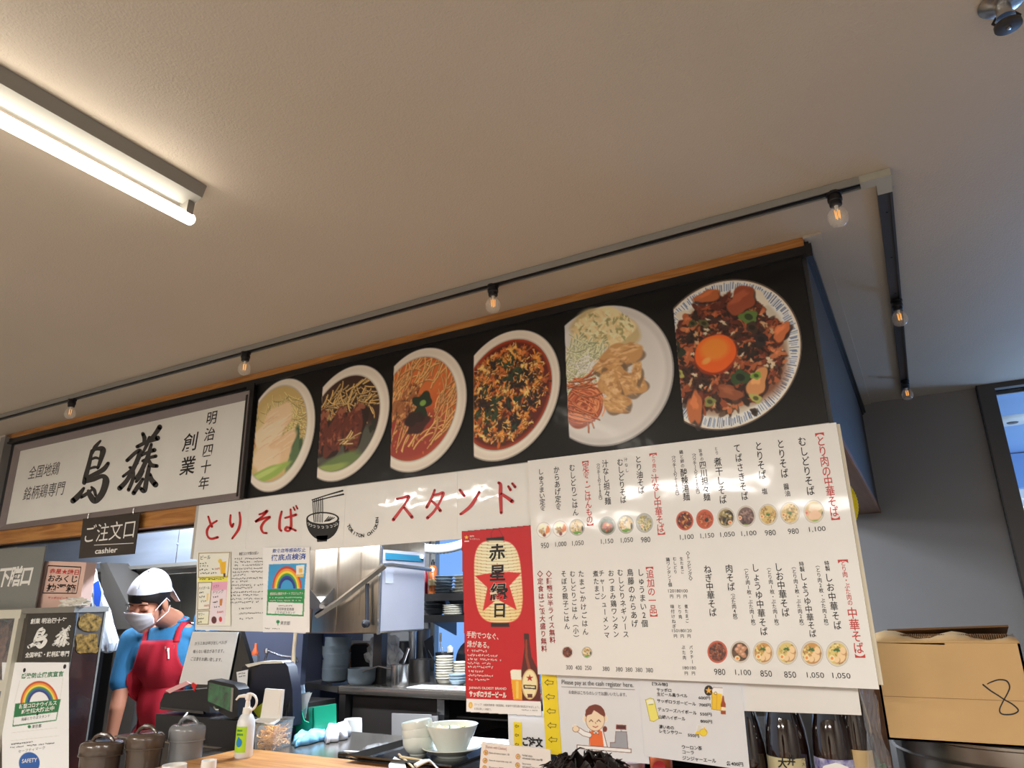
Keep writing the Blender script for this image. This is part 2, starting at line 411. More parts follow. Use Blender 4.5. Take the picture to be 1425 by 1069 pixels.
b.b2((X+.01, 2.1, .9), (X+.06, 3.95, .95)); b.b2((X+.01, 2.1, 2.37), (X+.06, 3.95, 2.42)); b.build('window_frame', m_frame, t)

# glazed opening at the end of the hall: frame, pane, and the daylit arcade seen through it
t = thing('door_1', None, None, (gx0, BACK, .3)); t['kind'] = 'structure'
b = MB()
fx0 = .385
b.b2((fx0, BACK-.05, 0), (fx0+.006, BACK+.02, CEIL)); b.build('shadow_gap', m_black, t)
b = MB(); b.b2((fx0+.006, BACK-.05, 0), (gx0, BACK+.1, CEIL)); b.b2((gx0, BACK-.05, gz1), (gx1, BACK+.1, gz1+.04)); b.b2((gx0, BACK-.05, gz1+.055), (gx1, BACK+.1, CEIL)); b.build('door_frame', m_frame, t)
b = MB(); b.b2((gx0, BACK+.03, .3), (gx1, BACK+.036, gz1)); b.build('pane', m_glass, t)
m_arc = mat('arcade_ceiling', rgb(140, 178, 226), .7)
b = MB(); b.b2((.3, BACK+.13, 2.62), (3.4, 8, 2.7)); setp(b.build('ceiling.001', m_arc), kind='structure')
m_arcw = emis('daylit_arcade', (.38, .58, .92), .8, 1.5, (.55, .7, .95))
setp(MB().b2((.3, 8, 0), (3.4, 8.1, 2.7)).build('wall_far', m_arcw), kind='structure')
for k, (yy, zz, hh) in enumerate(((7.0, 2.33, .28), (7.8, 1.62, .3))):
    setp(MB().b2((.3, yy, zz), (3.4, yy+.12, zz+hh)).build('trim_%d' % (k+3), m_arc), kind='structure')
p = at(1408, 584, Z=2.62)
b = MB(); b.lathe([(.0, -.02), (.12, -.02), (.15, -.008), (.155, 0)], p, 28)
t = thing('ceiling_light', 'round white ceiling disc seen through the glazing at the right edge', 'ceiling light', p); b.build('disc', m_white, t)
b = MB(); b.lathe([(.03, -.026), (.035, -.02)], p, 16); b.build('sensor', m_frame, t)
area('arcade_light', (1.8, 6, 2.0), (PI, 0, 0), 2, 3, 18, (.5, .72, 1))

# ------------------------------------------------------------------ fascia of the stall
ZB = at(1225, 714, Y=BACK).z                           # underside
XL = at(17, 620, Y=D).x-.02
ztop = at(1118, 346, Y=D).z
b = MB(); b.b2((XL, D, ZB+.02), (SX, D+.25, CEIL-.001)); b.b2((SX-.3, D+.25, ZB+.02), (SX, BACK-.001, CEIL-.001))
t = thing('wall_front', None, None, (XL, D, ZB)); t['kind'] = 'structure'
b.build('fascia_body', m_sidep, t)
b = MB(); b.b2((XL, D+.0, ZB), (SX, D+.25, ZB+.02)); b.b2((SX-.3, D+.25, ZB), (SX, BACK-.001, ZB+.02)); b.build('soffit_board', m_brown, t)
b = MB(); b.b2((SX, D-.0, ZB-.001), (SX+.006, BACK-.001, ZB+.022)); b.build('edge_strip', m_oakY, t)
# oak strip between the banner and the ceiling, black top rail below it
b = MB(); b.b2((XL-.1, D-.012, ztop), (SX, D, CEIL-.001)); setp(b.build('trim_1', m_oak), kind='structure')
b = MB(); b.b2((XL, D-.018, ztop-.022), (SX+.012, D, ztop+.0)); b.b2((XL, D-.026, ztop-.03), (SX+.004, D-.0, ztop-.022))
b.b2((SX+.002, D-.026, ztop-.04), (SX+.02, D+.02, ztop+.0)); setp(b.build('trim_2', m_blacks), kind='structure')
# strips along the top of the side of the box
b = MB(); b.b2((SX, D, CEIL-.05), (SX+.018, BACK-.001, CEIL-.03)); b.b2((SX, D, CEIL-.028), (SX+.012, BACK-.001, CEIL-.012)); b.b2((SX, D, CEIL-.06), (SX+.008, BACK-.001, CEIL-.052)); setp(b.build('trim_5', m_blacks), kind='structure')
b = MB(); b.b2((SX, D-.02, CEIL-.008), (SX+.05, BACK-.001, CEIL-.001)); setp(b.build('trim_6', m_ceil), kind='structure')
# oak rail under the left sign
zb1, zb2 = at(100, 727, Y=D).z, at(100, 747, Y=D).z
setp(MB().b2((XL, D-.012, zb2), (at(278, 700, Y=D).x, D+.03, zb1)).build('trim_7', m_oak), kind='structure')
setp(MB().b2((XL, D+.03, zb2-.012), (at(278, 700, Y=D).x, D+.06, zb2)).build('trim_8', m_black), kind='structure')
# grey post left of the sign
xa = at(3, 640, Y=D-.02).x
setp(MB().b2((xa-.02, D-.04, 1.2), (xa+.03, D+.0, CEIL-.02)).build('trim_9', m_wallg), kind='structure')
setp(MB().b2((XL-1.5, D-.02, 1.2), (xa-.02, D+.1, CEIL)).build('wall_side', m_wallp), kind='structure')

# ------------------------------------------------------------------ fluorescent batten
LZ = CEIL
e0 = at(255, 277, Z=CEIL); e1 = at(0, 136.7, Z=CEIL); dl = (e1-e0).normalized(); nl = Vector((-dl.y, dl.x, 0))
if nl.dot(Vector((1, 0, 0))) < 0: nl = -nl
Ln = 1.25
t = thing('fluorescent_batten', 'lit white tube batten on the ceiling at the upper left', 'ceiling light', e0)
m_lamp = mat('lamp_body_white', rgb(138, 134, 126), .5)
b = MB()
q0 = e0; q1 = e0+dl*Ln
def sec(o): return [o+Vector((0, 0, -.001)), o+nl*.012+Vector((0, 0, -.03)), o+nl*.045+Vector((0, 0, -.045)), o+nl*.088+Vector((0, 0, -.03)), o+nl*.1+Vector((0, 0, -.001))]
A, B_ = sec(q0+dl*.01), sec(q1); b.add(A+B_, [(4, 3, 2, 1, 0), (5, 6, 7, 8, 9)]+[(i, i+5, (i+1) % 5+5, (i+1) % 5) for i in range(5)]); b.build('lamp_body', m_lamp, t)
for k in (0.012, Ln-.03):
    b = MB(); o = q0+dl*k+nl*.05; b.hexa([o+nl*-.016+Vector((0, 0, -.04)), o+nl*.016+Vector((0, 0, -.04)), o+nl*.012+Vector((0, 0, -.082)), o+nl*-.012+Vector((0, 0, -.082))],
        [o+dl*.018+nl*-.016+Vector((0, 0, -.04)), o+dl*.018+nl*.016+Vector((0, 0, -.04)), o+dl*.018+nl*.012+Vector((0, 0, -.082)), o+dl*.018+nl*-.012+Vector((0, 0, -.082))]); b.build('lamp_holder', m_lamp, t)
b = MB(); o = q0+nl*.05+Vector((0, 0, -.078)); R = .0145
b.tube([o+dl*.0, o+dl*.004, o+dl*.01, o+dl*(Ln-.01), o+dl*Ln], [R*.6, R*.9, R, R, R*.6], 16); b.build('lamp_tube', emis('tube_glow', (1, .93, .8), 12), t)
# ================================================================== printed things on the front of the stall
INK = rgb(40, 38, 38); 
k_ink = inkmat('ink_black', rgb(26, 25, 26), .5); k_inks = inkmat('ink_grey', rgb(58, 55, 55), .5)
k_red = inkmat('ink_red', rgb(196, 38, 40), .35); k_dred = inkmat('ink_dark_red', rgb(150, 30, 34), .4)
k_menu_red = inkmat('ink_brick_red', rgb(198, 62, 56), .4)
k_white = inkmat('ink_white', rgb(240, 238, 232), .45); k_green = inkmat('ink_green', rgb(20, 120, 70), .4); k_blue = inkmat('ink_blue', rgb(44, 84, 176), .4)
k_lgrey = inkmat('ink_light_grey', rgb(120, 116, 114), .5)
m_lam = mat('laminated_white', rgb(238, 238, 235), .45, coat=1, coatr=.05, coatbump=.16)
m_lam2 = mat('laminated_menu', rgb(236, 235, 232), .42, coat=.8, coatr=.07, coatbump=.1)
m_paper = mat('white_paper', rgb(232, 230, 226), .6, coat=.15, coatr=.2)
m_paperb = mat('cool_paper', rgb(228, 230, 234), .6, coat=.2, coatr=.15)
m_yel = mat('yellow_paper', rgb(240, 214, 40), .5)
m_film = mat('banner_film', rgb(14, 14, 15), .4, coat=.3, coatr=.1, coatbump=.25, spec=.3)
m_pf = printmat('banner_print', .45, coat=.3, coatr=.1, cb=.25)
m_pp = printmat('paper_print', .45, coat=.3, coatr=.1)
m_pm = printmat('menu_print', .42, coat=.6, coatr=.08, cb=.1)

def quad_on(P, pts): return [at(*p, P=P) for p in pts]
def sheet(name, label, cat, P, pts, M, th=.0012, group=None, part='paper'):
    q = quad_on(P, pts); loc = (q[2]+q[3])/2
    t = thing(name, label, cat, loc, group)
    b = MB(); b.slab(q, (0, th, 0)); b.build(part, M, t); return t
def scrib(ink, p0, p1, h, dens=1.0, rnd=random):
    """a line of print too small to read: short broken strokes"""
    n = max(3, int(math.dist(p0, p1)/h*dens)); 
    for i in range(n):
        if rnd.random() < .08: continue
        k = (i+.5)/n; x = p0[0]+(p1[0]-p0[0])*k; y = p0[1]+(p1[1]-p0[1])*k
        for j in range(3):
            xx = x+(rnd.random()-.5)*h*.6; yy = y+(rnd.random()-.5)*h*.6
            if rnd.random() < .5: ruled(ink, (xx-h*.25, yy), (xx+h*.25, yy-.03), h*.16)
            else: ruledv(ink, (xx, yy-h*.3), (xx, yy+h*.3), h*.14)
def ruledv(ink, p0, p1, wpx): ruled(ink, p0, p1, wpx)

# ---- left illuminated-style sign with grey frame
PS = ('Y', D-.035)
t = thing('shop_sign', 'long white sign with large black calligraphy in a grey frame', 'sign', at(170, 720, P=PS))
o_ = quad_on(PS, [(17, 620), (348, 544), (331.5, 693.6), (0, 739)]); i_ = quad_on(PS, [(24.5, 627), (340, 556), (326.5, 685.5), (4.3, 729.5)])
o_[1].x = o_[2].x = (o_[1].x+o_[2].x)/2; o_[0].x = o_[3].x = (o_[0].x+o_[3].x)/2
for a, b_ in ((0, 1), (3, 2)):
    for L in (o_, i_): L[a].z = L[b_].z = (L[a].z+L[b_].z)/2
i_[1].x = i_[2].x = (i_[1].x+i_[2].x)/2; i_[0].x = i_[3].x = (i_[0].x+i_[3].x)/2
m_sf = mat('sign_frame_grey', rgb(140, 130, 130), .42, .2, stretch=(30, 1, 1), vscale=8, var=.08)
dy = Vector((0, .034, 0)); iy = Vector((0, .012, 0))
for k in range(4):
    b = MB(); j = (k+1) % 4
    f = [o_[k], o_[j], i_[j]+iy, i_[k]+iy]; b.hexa(f, [o_[k]+dy, o_[j]+dy, i_[j]+dy, i_[k]+dy]); b.build('frame_rail', m_sf, t)
b = MB(); b.slab([p+iy+Vector((0, .003, 0)) for p in i_], (0, .012, 0)); b.build('panel', mat('sign_panel', rgb(236, 235, 230), .35, coat=.3), t)
PI_ = ('Y', D-.035+.015)
I = Ink(PI_); I.h('全国地鶏', (40.4, 658.7), (82.9, 651.2), 17, slant=.1); I.h('銘柄鶏専門', (33.3, 687.8), (89.7, 679), 18, slant=.1); I.build('lettering', k_inks, t)
I = Ink(PI_)
# cursive brush characters, drawn as swelling strokes
def brush(ink, pts, ws, n=8):
    """closed outline of a swelling brush stroke through picture points"""
    P_ = []
    pts = [pts[0]]+list(pts)+[pts[-1]]; ws = [ws[0]]+list(ws)+[ws[-1]]
    for i in range(1, len(pts)-2):
        for s in range(n):
            u = s/n
            def cr(a, b, c, d): return .5*((2*b)+(-a+c)*u+(2*a-5*b+4*c-d)*u*u+(-a+3*b-3*c+d)*u**3)
            P_.append((cr(*[pts[i+k][0] for k in (-1, 0, 1, 2)]), cr(*[pts[i+k][1] for k in (-1, 0, 1, 2)]), ws[i]+(ws[i+1]-ws[i])*u))
    P_.append((*pts[-2], ws[-2])); L = []; R = []
    for i, (x, y, w_) in enumerate(P_):
        a = P_[max(i-1, 0)]; c = P_[min(i+1, len(P_)-1)]; dx, dy_ = c[0]-a[0], c[1]-a[1]; l = math.hypot(dx, dy_) or 1
        L.append((x-dy_/l*w_/2, y+dx/l*w_/2)); R.append((x+dy_/l*w_/2, y-dx/l*w_/2))
    off = ink.off+Vector((0, -.00002*(len(ink.mb.v) % 37), 0))
    v = [at(*p, P=ink.P)+off for p in L]+[at(*p, P=ink.P)+off for p in R]; m_ = len(L)
    ink.mb.add(v, [(i, i+1, m_+i+1, m_+i) for i in range(m_-1)])
    for c0, wv in ((P_[0], P_[0][2]), (P_[-1], P_[-1][2])):
        ink.mb.add([at(c0[0]+math.cos(a)*wv/2, c0[1]+math.sin(a)*wv/2, P=ink.P)+off for a in [k*PI/5 for k in range(10)]], [tuple(range(10))])
def S(ink, f, pts, ws): brush(ink, [f(*p) for p in pts], ws)
def tori(ink, cx, cy, w_, h_, k=1.0):
    """cursive bird character; unit box -1..1"""
    f = lambda x, y: (cx+x*w_/2-y*w_*.07, cy+y*h_/2-x*h_*.05); q = w_/50*k
    S(ink, f, [(.32, -1), (.05, -.82), (-.1, -.62)], [3*q, 6*q, 4*q])
    S(ink, f, [(-.12, -.72), (-.2, -.35), (-.34, .1), (-.4, .32)], [4*q, 6*q, 7*q, 6*q])
    S(ink, f, [(-.12, -.72), (.2, -.75), (.5, -.68), (.42, -.35), (.3, -.1)], [4*q, 5*q, 9*q, 6*q, 4*q])
    S(ink, f, [(-.14, -.42), (.12, -.46), (.34, -.4)], [3*q, 4*q, 3*q]); S(ink, f, [(-.22, -.12), (.1, -.15), (.3, -.12)], [3*q, 4*q, 3*q])
    S(ink, f, [(-.38, .2), (.1, .1), (.62, -.02), (.86, -.2)], [5*q, 6*q, 7*q, 5*q])
    S(ink, f, [(-.38, .3), (.1, .26), (.6, .2), (.82, .38), (.66, .78), (.3, .98), (.02, .8), (-.12, .62)], [4*q, 6*q, 6*q, 10*q, 9*q, 9*q, 8*q, 5*q])
    S(ink, f, [(-.95, .86), (-.7, .74), (-.4, .5)], [8*q, 8*q, 4*q]); S(ink, f, [(-.5, .78), (-.2, .7), (.1, .58)], [5*q, 5*q, 3*q]); S(ink, f, [(.02, .5), (.2, .62), (.3, .8)], [3*q, 5*q, 4*q])
def fuji(ink, cx, cy, w_, h_, k=1.0):
    f = lambda x, y: (cx+x*w_/2-y*w_*.12, cy+y*h_/2-x*h_*.05); q = w_/50*k
    S(ink, f, [(-.1, -.88), (.02, -.74), (.02, -.6)], [5*q, 6*q, 4*q]); S(ink, f, [(.78, -1), (.6, -.82), (.3, -.62)], [7*q, 6*q, 4*q])
    S(ink, f, [(-.3, -.5), (.2, -.6), (.75, -.66)], [5*q, 5*q, 7*q]); S(ink, f, [(.3, -.72), (.2, -.5), (.05, -.28)], [5*q, 5*q, 3*q])
    S(ink, f, [(-.75, -.12), (-.3, -.34), (-.1, -.3), (-.3, .1), (-.6, .5), (-.95, .72)], [5*q, 5*q, 7*q, 6*q, 6*q, 7*q])
    S(ink, f, [(-.55, .12), (-.35, .2), (-.3, .5), (-.45, .82)], [4*q, 4*q, 5*q, 5*q]); S(ink, f, [(-.85, .36), (-.5, .22), (-.15, .02)], [4*q, 4*q, 3*q])
    S(ink, f, [(-.02, -.2), (.3, -.26), (.66, -.3)], [4*q, 4*q, 6*q]); S(ink, f, [(.1, -.02), (.4, -.08), (.78, -.1)], [4*q, 4*q, 5*q])
    S(ink, f, [(.45, -.5), (.34, -.1), (.05, .35), (-.2, .5)], [4*q, 6*q, 6*q, 4*q]); S(ink, f, [(.4, -.05), (.6, .15), (.92, .22)], [4*q, 6*q, 5*q])
    S(ink, f, [(.5, .16), (.46, .5), (.42, .92), (.2, .84)], [5*q, 6*q, 7*q, 5*q]); S(ink, f, [(.2, .3), (.08, .46), (-.1, .6)], [4*q, 5*q, 4*q])
    S(ink, f, [(.25, .55), (.02, .78), (-.15, .95)], [4*q, 6*q, 6*q]); S(ink, f, [(.6, .45), (.72, .62), (.98, .8)], [5*q, 7*q, 8*q])
tori(I, 128.5, 657, 50, 84); I.build('brush_letter', k_inks, t); I = Ink(PI_); fuji(I, 196, 643, 52, 90); I.build('brush_letter', k_inks, t)
I = Ink(PI_); I.one('創', (265.3, 615.8), 26, 21, .012, .08); I.one('業', (261.5, 648.6), 26, 21, .012, .08); I.v('明治四十年', (294.8, 581.7), (283.8, 672.6), 19, 15, .008, .08); I.build('lettering', k_ink, t)

# ---- black banner with six food photographs
PB = ('Y', D-.014)
t = thing('food_banner', 'long black banner printed with six dishes of food above the menu', 'banner', at(700, 640, P=PB))
zt, zb = at(1117, 353, P=PB).z, at(500, 673, P=PB).z
xl, xr = at(352, 600, P=PB).x, at(1133, 470, P=PB).x
b = MB(); b.b2((xl, D-.013, zb), (xr, D-.001, zt)); b.build('film', m_film, t)
setp(MB().b2((at(333, 690, P=PB).x, D-.03, zb+.0), (xl, D-.001, zt)).build('trim_10', m_blacks), kind='structure')

def rblobs(cv, n, R, pal, smin, smax, rnd, wob=.3, hi=.35, region=None, soft=1.5):
    for _ in range(n):
        for __ in range(9):
            x, y = rnd.uniform(-R, R), rnd.uniform(-R, R)
            if math.hypot(x, y) < R and (region is None or region(x, y)): break
        else: continue
        s = rnd.uniform(smin, smax); c = np.array(rnd.choice(pal), float); a = rnd.uniform(0, 3.1); e = rnd.uniform(.45, .9)
        cv.ell(x+.012, y+.016, s*1.06, s*e*1.1, c*.35, a, soft, .7, wob); cv.ell(x, y, s, s*e, c, a, soft, 1, wob)
        cv.ell(x-s*.22, y-s*.25, s*.42, s*e*.32, np.minimum(255, c*1.25+28), a, soft*1.4, hi, wob)
def noodles(cv, n, R, col, w_, rnd, region=None, ln=.35, ang=0, spread=.8, dark=.55):
    for _ in range(n):
        for __ in range(9):
            x, y = rnd.uniform(-R, R), rnd.uniform(-R, R)
            if math.hypot(x, y) < R*.97 and (region is None or region(x, y)): break
        else: continue
        a = ang+rnd.uniform(-spread, spread); k = rnd.uniform(-3, 3); pts = [(x, y)]
        for s_ in range(6): x += math.cos(a)*ln/6; y += math.sin(a)*ln/6; a += k*ln/6; pts.append((x, y))
        c = np.array(col, float)*rnd.uniform(.82, 1.1)
        cv.line([(p[0]+.008, p[1]+.012) for p in pts], w_*1.3, c*dark, .8); cv.line(pts, w_, np.minimum(c, 255)); cv.line(pts, w_*.35, np.minimum(255, c*1.2+20), .6)
def dish(bbox, c, a, b_, cut, step, paint, rim=(226, 216, 202), inner=None, soup=(120, 50, 20)):
    cv = Canvas(*bbox, step, (25, 25, 26)); X0, Y0, X1, Y1 = cut          # straight cut on the left
    cv.clip = np.clip(((cv.X-X0)*(Y1-Y0)-(cv.Y-Y0)*(X1-X0))/math.hypot(X1-X0, Y1-Y0)/step+.5, 0, 1)
    cv.frame(c, a, b_); cv.ell(0, 0, 1, 1, np.array(rim)*.72); cv.ell(-.01, -.008, .985, .985, rim); cv.ell(.02, .015, .93, .93, np.array(rim)*.95, soft=8); cv.ell(-.02, 0, .9, .9, np.array(rim)*1.03, soft=6)
    if inner:
        (ox, oy), s1 = inner; cv.frame((c[0]+ox, c[1]+oy), (a[0]*s1, a[1]*s1), (b_[0]*s1, b_[1]*s1))
        cv.ell(0, 0, 1.02, 1.02, np.array(rim)*.74, soft=3); W, m_ = cv.ell(0, 0, 1, 1, soup, raw=True); cv.put(W, m_, soup)
        full = np.zeros_like(cv.clip); full[W] = m_; cv.clip = cv.clip*full
    paint(cv); cv.mesh('dish_picture', PB, m_pf, t, (0, -.0012, 0), trim=(25, 25, 26)); return cv
rnd = random.Random(5)
def d1(cv):
    cv.ell(0, 0, 1, 1, (196, 170, 112), soft=1); cv.ell(0, .1, .85, .8, (210, 190, 136), soft=14)
    noodles(cv, 90, .92, (222, 196, 128), 1.0, rnd, lambda x, y: y < .1 and (x > .2 or y < -.45), .5, 1.2, .9)
    cv.ell(.72, .45, .2, .42, (64, 88, 62), .2, 3, 1, .2); cv.ell(.66, .6, .18, .3, (96, 122, 84), .2, 3, .8, .2)
    cv.ell(-.05, -.22, .55, .36, (226, 198, 160), -.35, 3, 1, .12); cv.ell(-.25, -.02, .5, .3, (232, 208, 176), -.3, 4, 1, .12); cv.ell(.05, .42, .62, .34, (222, 190, 150), -.2, 3, 1, .14); cv.ell(-.25, .5, .45, .28, (230, 204, 172), -.1, 4, 1, .14)
    for i in range(26): 
        x, y = rnd.uniform(-.6, .4), rnd.uniform(-.4, .6); noodle = [(x, y), (x+.16, y-.06), (x+.3, y-.08)]; cv.line(noodle, 1.2, (206, 170, 132) if i % 2 else (242, 222, 196), .5)
    cv.ell(-.86, .12, .22, .2, (196, 140, 88), 0, 2, 1, .2); cv.ell(-.9, .1, .12, .12, (150, 84, 44), 0, 2, .8)
    cv.ell(-.2, .82, .72, .14, (150, 178, 88), -.16, 2, 1, .1); cv.ell(-.3, .8, .5, .06, (186, 204, 122), -.16, 2, .9)
def d2(cv):
    cv.ell(.1, .5, .9, .5, (84, 92, 82), 0, 10, .8)
    noodles(cv, 120, .9, (196, 160, 100), 1.6, rnd, lambda x, y: y < -.15, .3, .4, 1.6, .3)
    for cx in (-.72, -.2, .3):
        cv.ell(cx+.06, .2, .3, .52, (40, 22, 18), .12, 2, 1, .12); cv.ell(cx, .16, .27, .5, (98, 46, 34), .12, 2, 1, .12)
        for _ in range(34): x, y = cx+rnd.uniform(-.2, .2), rnd.uniform(-.25, .6); cv.ell(x, y, .05, .025, rnd.choice([(134, 66, 46), (70, 32, 26), (160, 92, 66), (112, 54, 44)]), rnd.uniform(0, 3), 1.5, .8, .3)
        cv.ell(cx+.12, -.28, .1, .09, (150, 90, 64), .3, 1.5, .9, .3)
    cv.ell(.02, .86, .8, .16, (104, 124, 76), -.1, 4, 1, .15); cv.ell(-.3, .92, .5, .1, (150, 168, 92), 0, 3, .9, .1); noodles(cv, 12, .5, (206, 170, 112), 1.4, rnd, lambda x, y: y > .3, .3, -.2, .4); cv.ell(.86, .2, .09, .12, (36, 44, 34), 0, 1.5, 1, .3)
def d3(cv):
    cv.ell(0, 0, 1, 1, (196, 96, 46), soft=2); cv.ell(-.1, .5, .9, .5, (150, 56, 48), 0, 14, .9); cv.ell(0, -.55, .8, .35, (208, 112, 56), 0, 12, .8)
    noodles(cv, 130, .93, (222, 158, 96), 1.5, rnd, lambda x, y: not (-.2 < x < .45 and -.35 < y < .4), .55, -1.0, .5, .6)
    rblobs(cv, 50, .3, [(176, 110, 66), (150, 84, 50)], .03, .06, rnd, region=None); cv.ell(-.32, -.12, .28, .3, (150, 92, 56), 0, 3, .8, .2)
    rblobs(cv, 60, .55, [(186, 122, 72), (140, 78, 48), (206, 146, 90)], .03, .055, rnd, region=lambda x, y: x < 0 and abs(y+.1) < .4)
    cv.ell(.12, -.05, .26, .22, (28, 46, 30), .2, 1.5, 1, .3); cv.ell(.02, .28, .3, .2, (66, 34, 32), -.3, 2, 1, .2); cv.ell(.14, -.1, .08, .06, (120, 156, 70), 0, 1.5); cv.ell(-.05, .18, .2, .15, (44, 26, 26), 0, 2, .9, .2)
    for _ in range(30): a_ = rnd.uniform(0, 6.3); r = rnd.uniform(.5, .92); cv.ell(r*math.cos(a_), r*math.sin(a_), .03, .02, (232, 140, 84), a_, 1.5, .5)
def d4(cv):
    cv.ell(0, 0, 1, 1, (158, 58, 24), soft=1); cv.ell(0, 0, .95, .95, (92, 26, 16), soft=5)
    rblobs(cv, 430, .86, [(214, 136, 56), (226, 160, 80), (196, 104, 42), (160, 78, 34), (236, 180, 106), (206, 120, 60)], .035, .085, rnd, .5, .55, lambda x, y: x < .66 or y < 0)
    rblobs(cv, 46, .8, [(44, 28, 26), (30, 24, 24), (58, 30, 24)], .03, .08, rnd, .5, .2)
    rblobs(cv, 20, .7, [(34, 52, 34), (46, 66, 42)], .05, .09, rnd, .4, .3)
    noodles(cv, 70, .85, (226, 160, 84), 1.0, rnd, None, .07, 0, 3, .35)
def d5(cv):
    cv.ell(.0, .0, .78, .8, (206, 204, 200), 0, 10, .5)
    cv.ell(-.06, -.66, .5, .28, (196, 176, 128), .1, 4, 1, .1); cv.ell(-.08, -.68, .47, .26, (232, 214, 168), .1, 3, 1, .12)
    rblobs(cv, 110, .45, [(238, 224, 182), (220, 198, 146), (242, 232, 200)], .03, .07, rnd, .3, .3, None) if 0 else None
    for _ in range(150):
        a_ = rnd.uniform(0, 6.3); r = rnd.uniform(0, 1)**.5; x, y = -.08+.44*r*math.cos(a_), -.68+.24*r*math.sin(a_)
        cv.ell(x, y, .04, .02, rnd.choice([(240, 228, 190), (216, 194, 140), (226, 206, 156), (150, 146, 96)]), rnd.uniform(0, 3), 1.3, .8, .3)
    noodles(cv, 420, .75, (216, 218, 172), .9, rnd, lambda x, y: (x+.5)**2/.24+(y+.2)**2/.13 < 1, .16, 0, 3, .75)
    noodles(cv, 120, .9, (244, 240, 224), .8, rnd, lambda x, y: (x+.32)**2/.1+(y-.0)**2/.09 < 1, .14, 0, 3, .85)
    cv.ell(-.34, .4, .3, .3, (150, 66, 40), 0, 2, 1, .05)
    for _ in range(46):
        a0 = rnd.uniform(0, 6.3); r = rnd.uniform(.06, .31); cx, cy = -.36+rnd.uniform(-.06, .06), .38+rnd.uniform(-.06, .06); c = rnd.choice([(212, 128, 82), (186, 92, 58), (226, 150, 100), (160, 70, 44)])
        cv.line([(cx+r*math.cos(a0+k*.3), cy+r*math.sin(a0+k*.3)*.9) for k in range(9)], 1.7, c)
    noodles(cv, 60, .95, (200, 112, 72), 1.5, rnd, lambda x, y: x < -.36 and -.02 < y < .55, .4, .3, .5, .6)
    for (x, y, rx, ry, a_) in ((.2, -.28, .3, .17, -.3), (.02, -.14, .22, .15, -.1), (.3, .12, .26, .19, .3), (.05, .12, .14, .25, -.5), (.44, -.02, .07, .18, .0), (.16, .4, .2, .13, .3)):
        cv.ell(x+.03, y+.04, rx, ry, (112, 88, 66), a_, 2, .8, .12); cv.ell(x, y, rx, ry, (196, 148, 94), a_, 2, 1, .14)
        for _ in range(34):
            q, p = rnd.uniform(-.8, .8)*rx, rnd.uniform(-.7, .7)*ry; cv.ell(x+q*math.cos(a_)-p*math.sin(a_), y+q*math.sin(a_)+p*math.cos(a_), rx*.22, ry*.12, rnd.choice([(220, 180, 126), (172, 120, 72), (230, 196, 148), (206, 158, 104)]), a_+rnd.uniform(-.4, .4), 1.6, .65, .3)
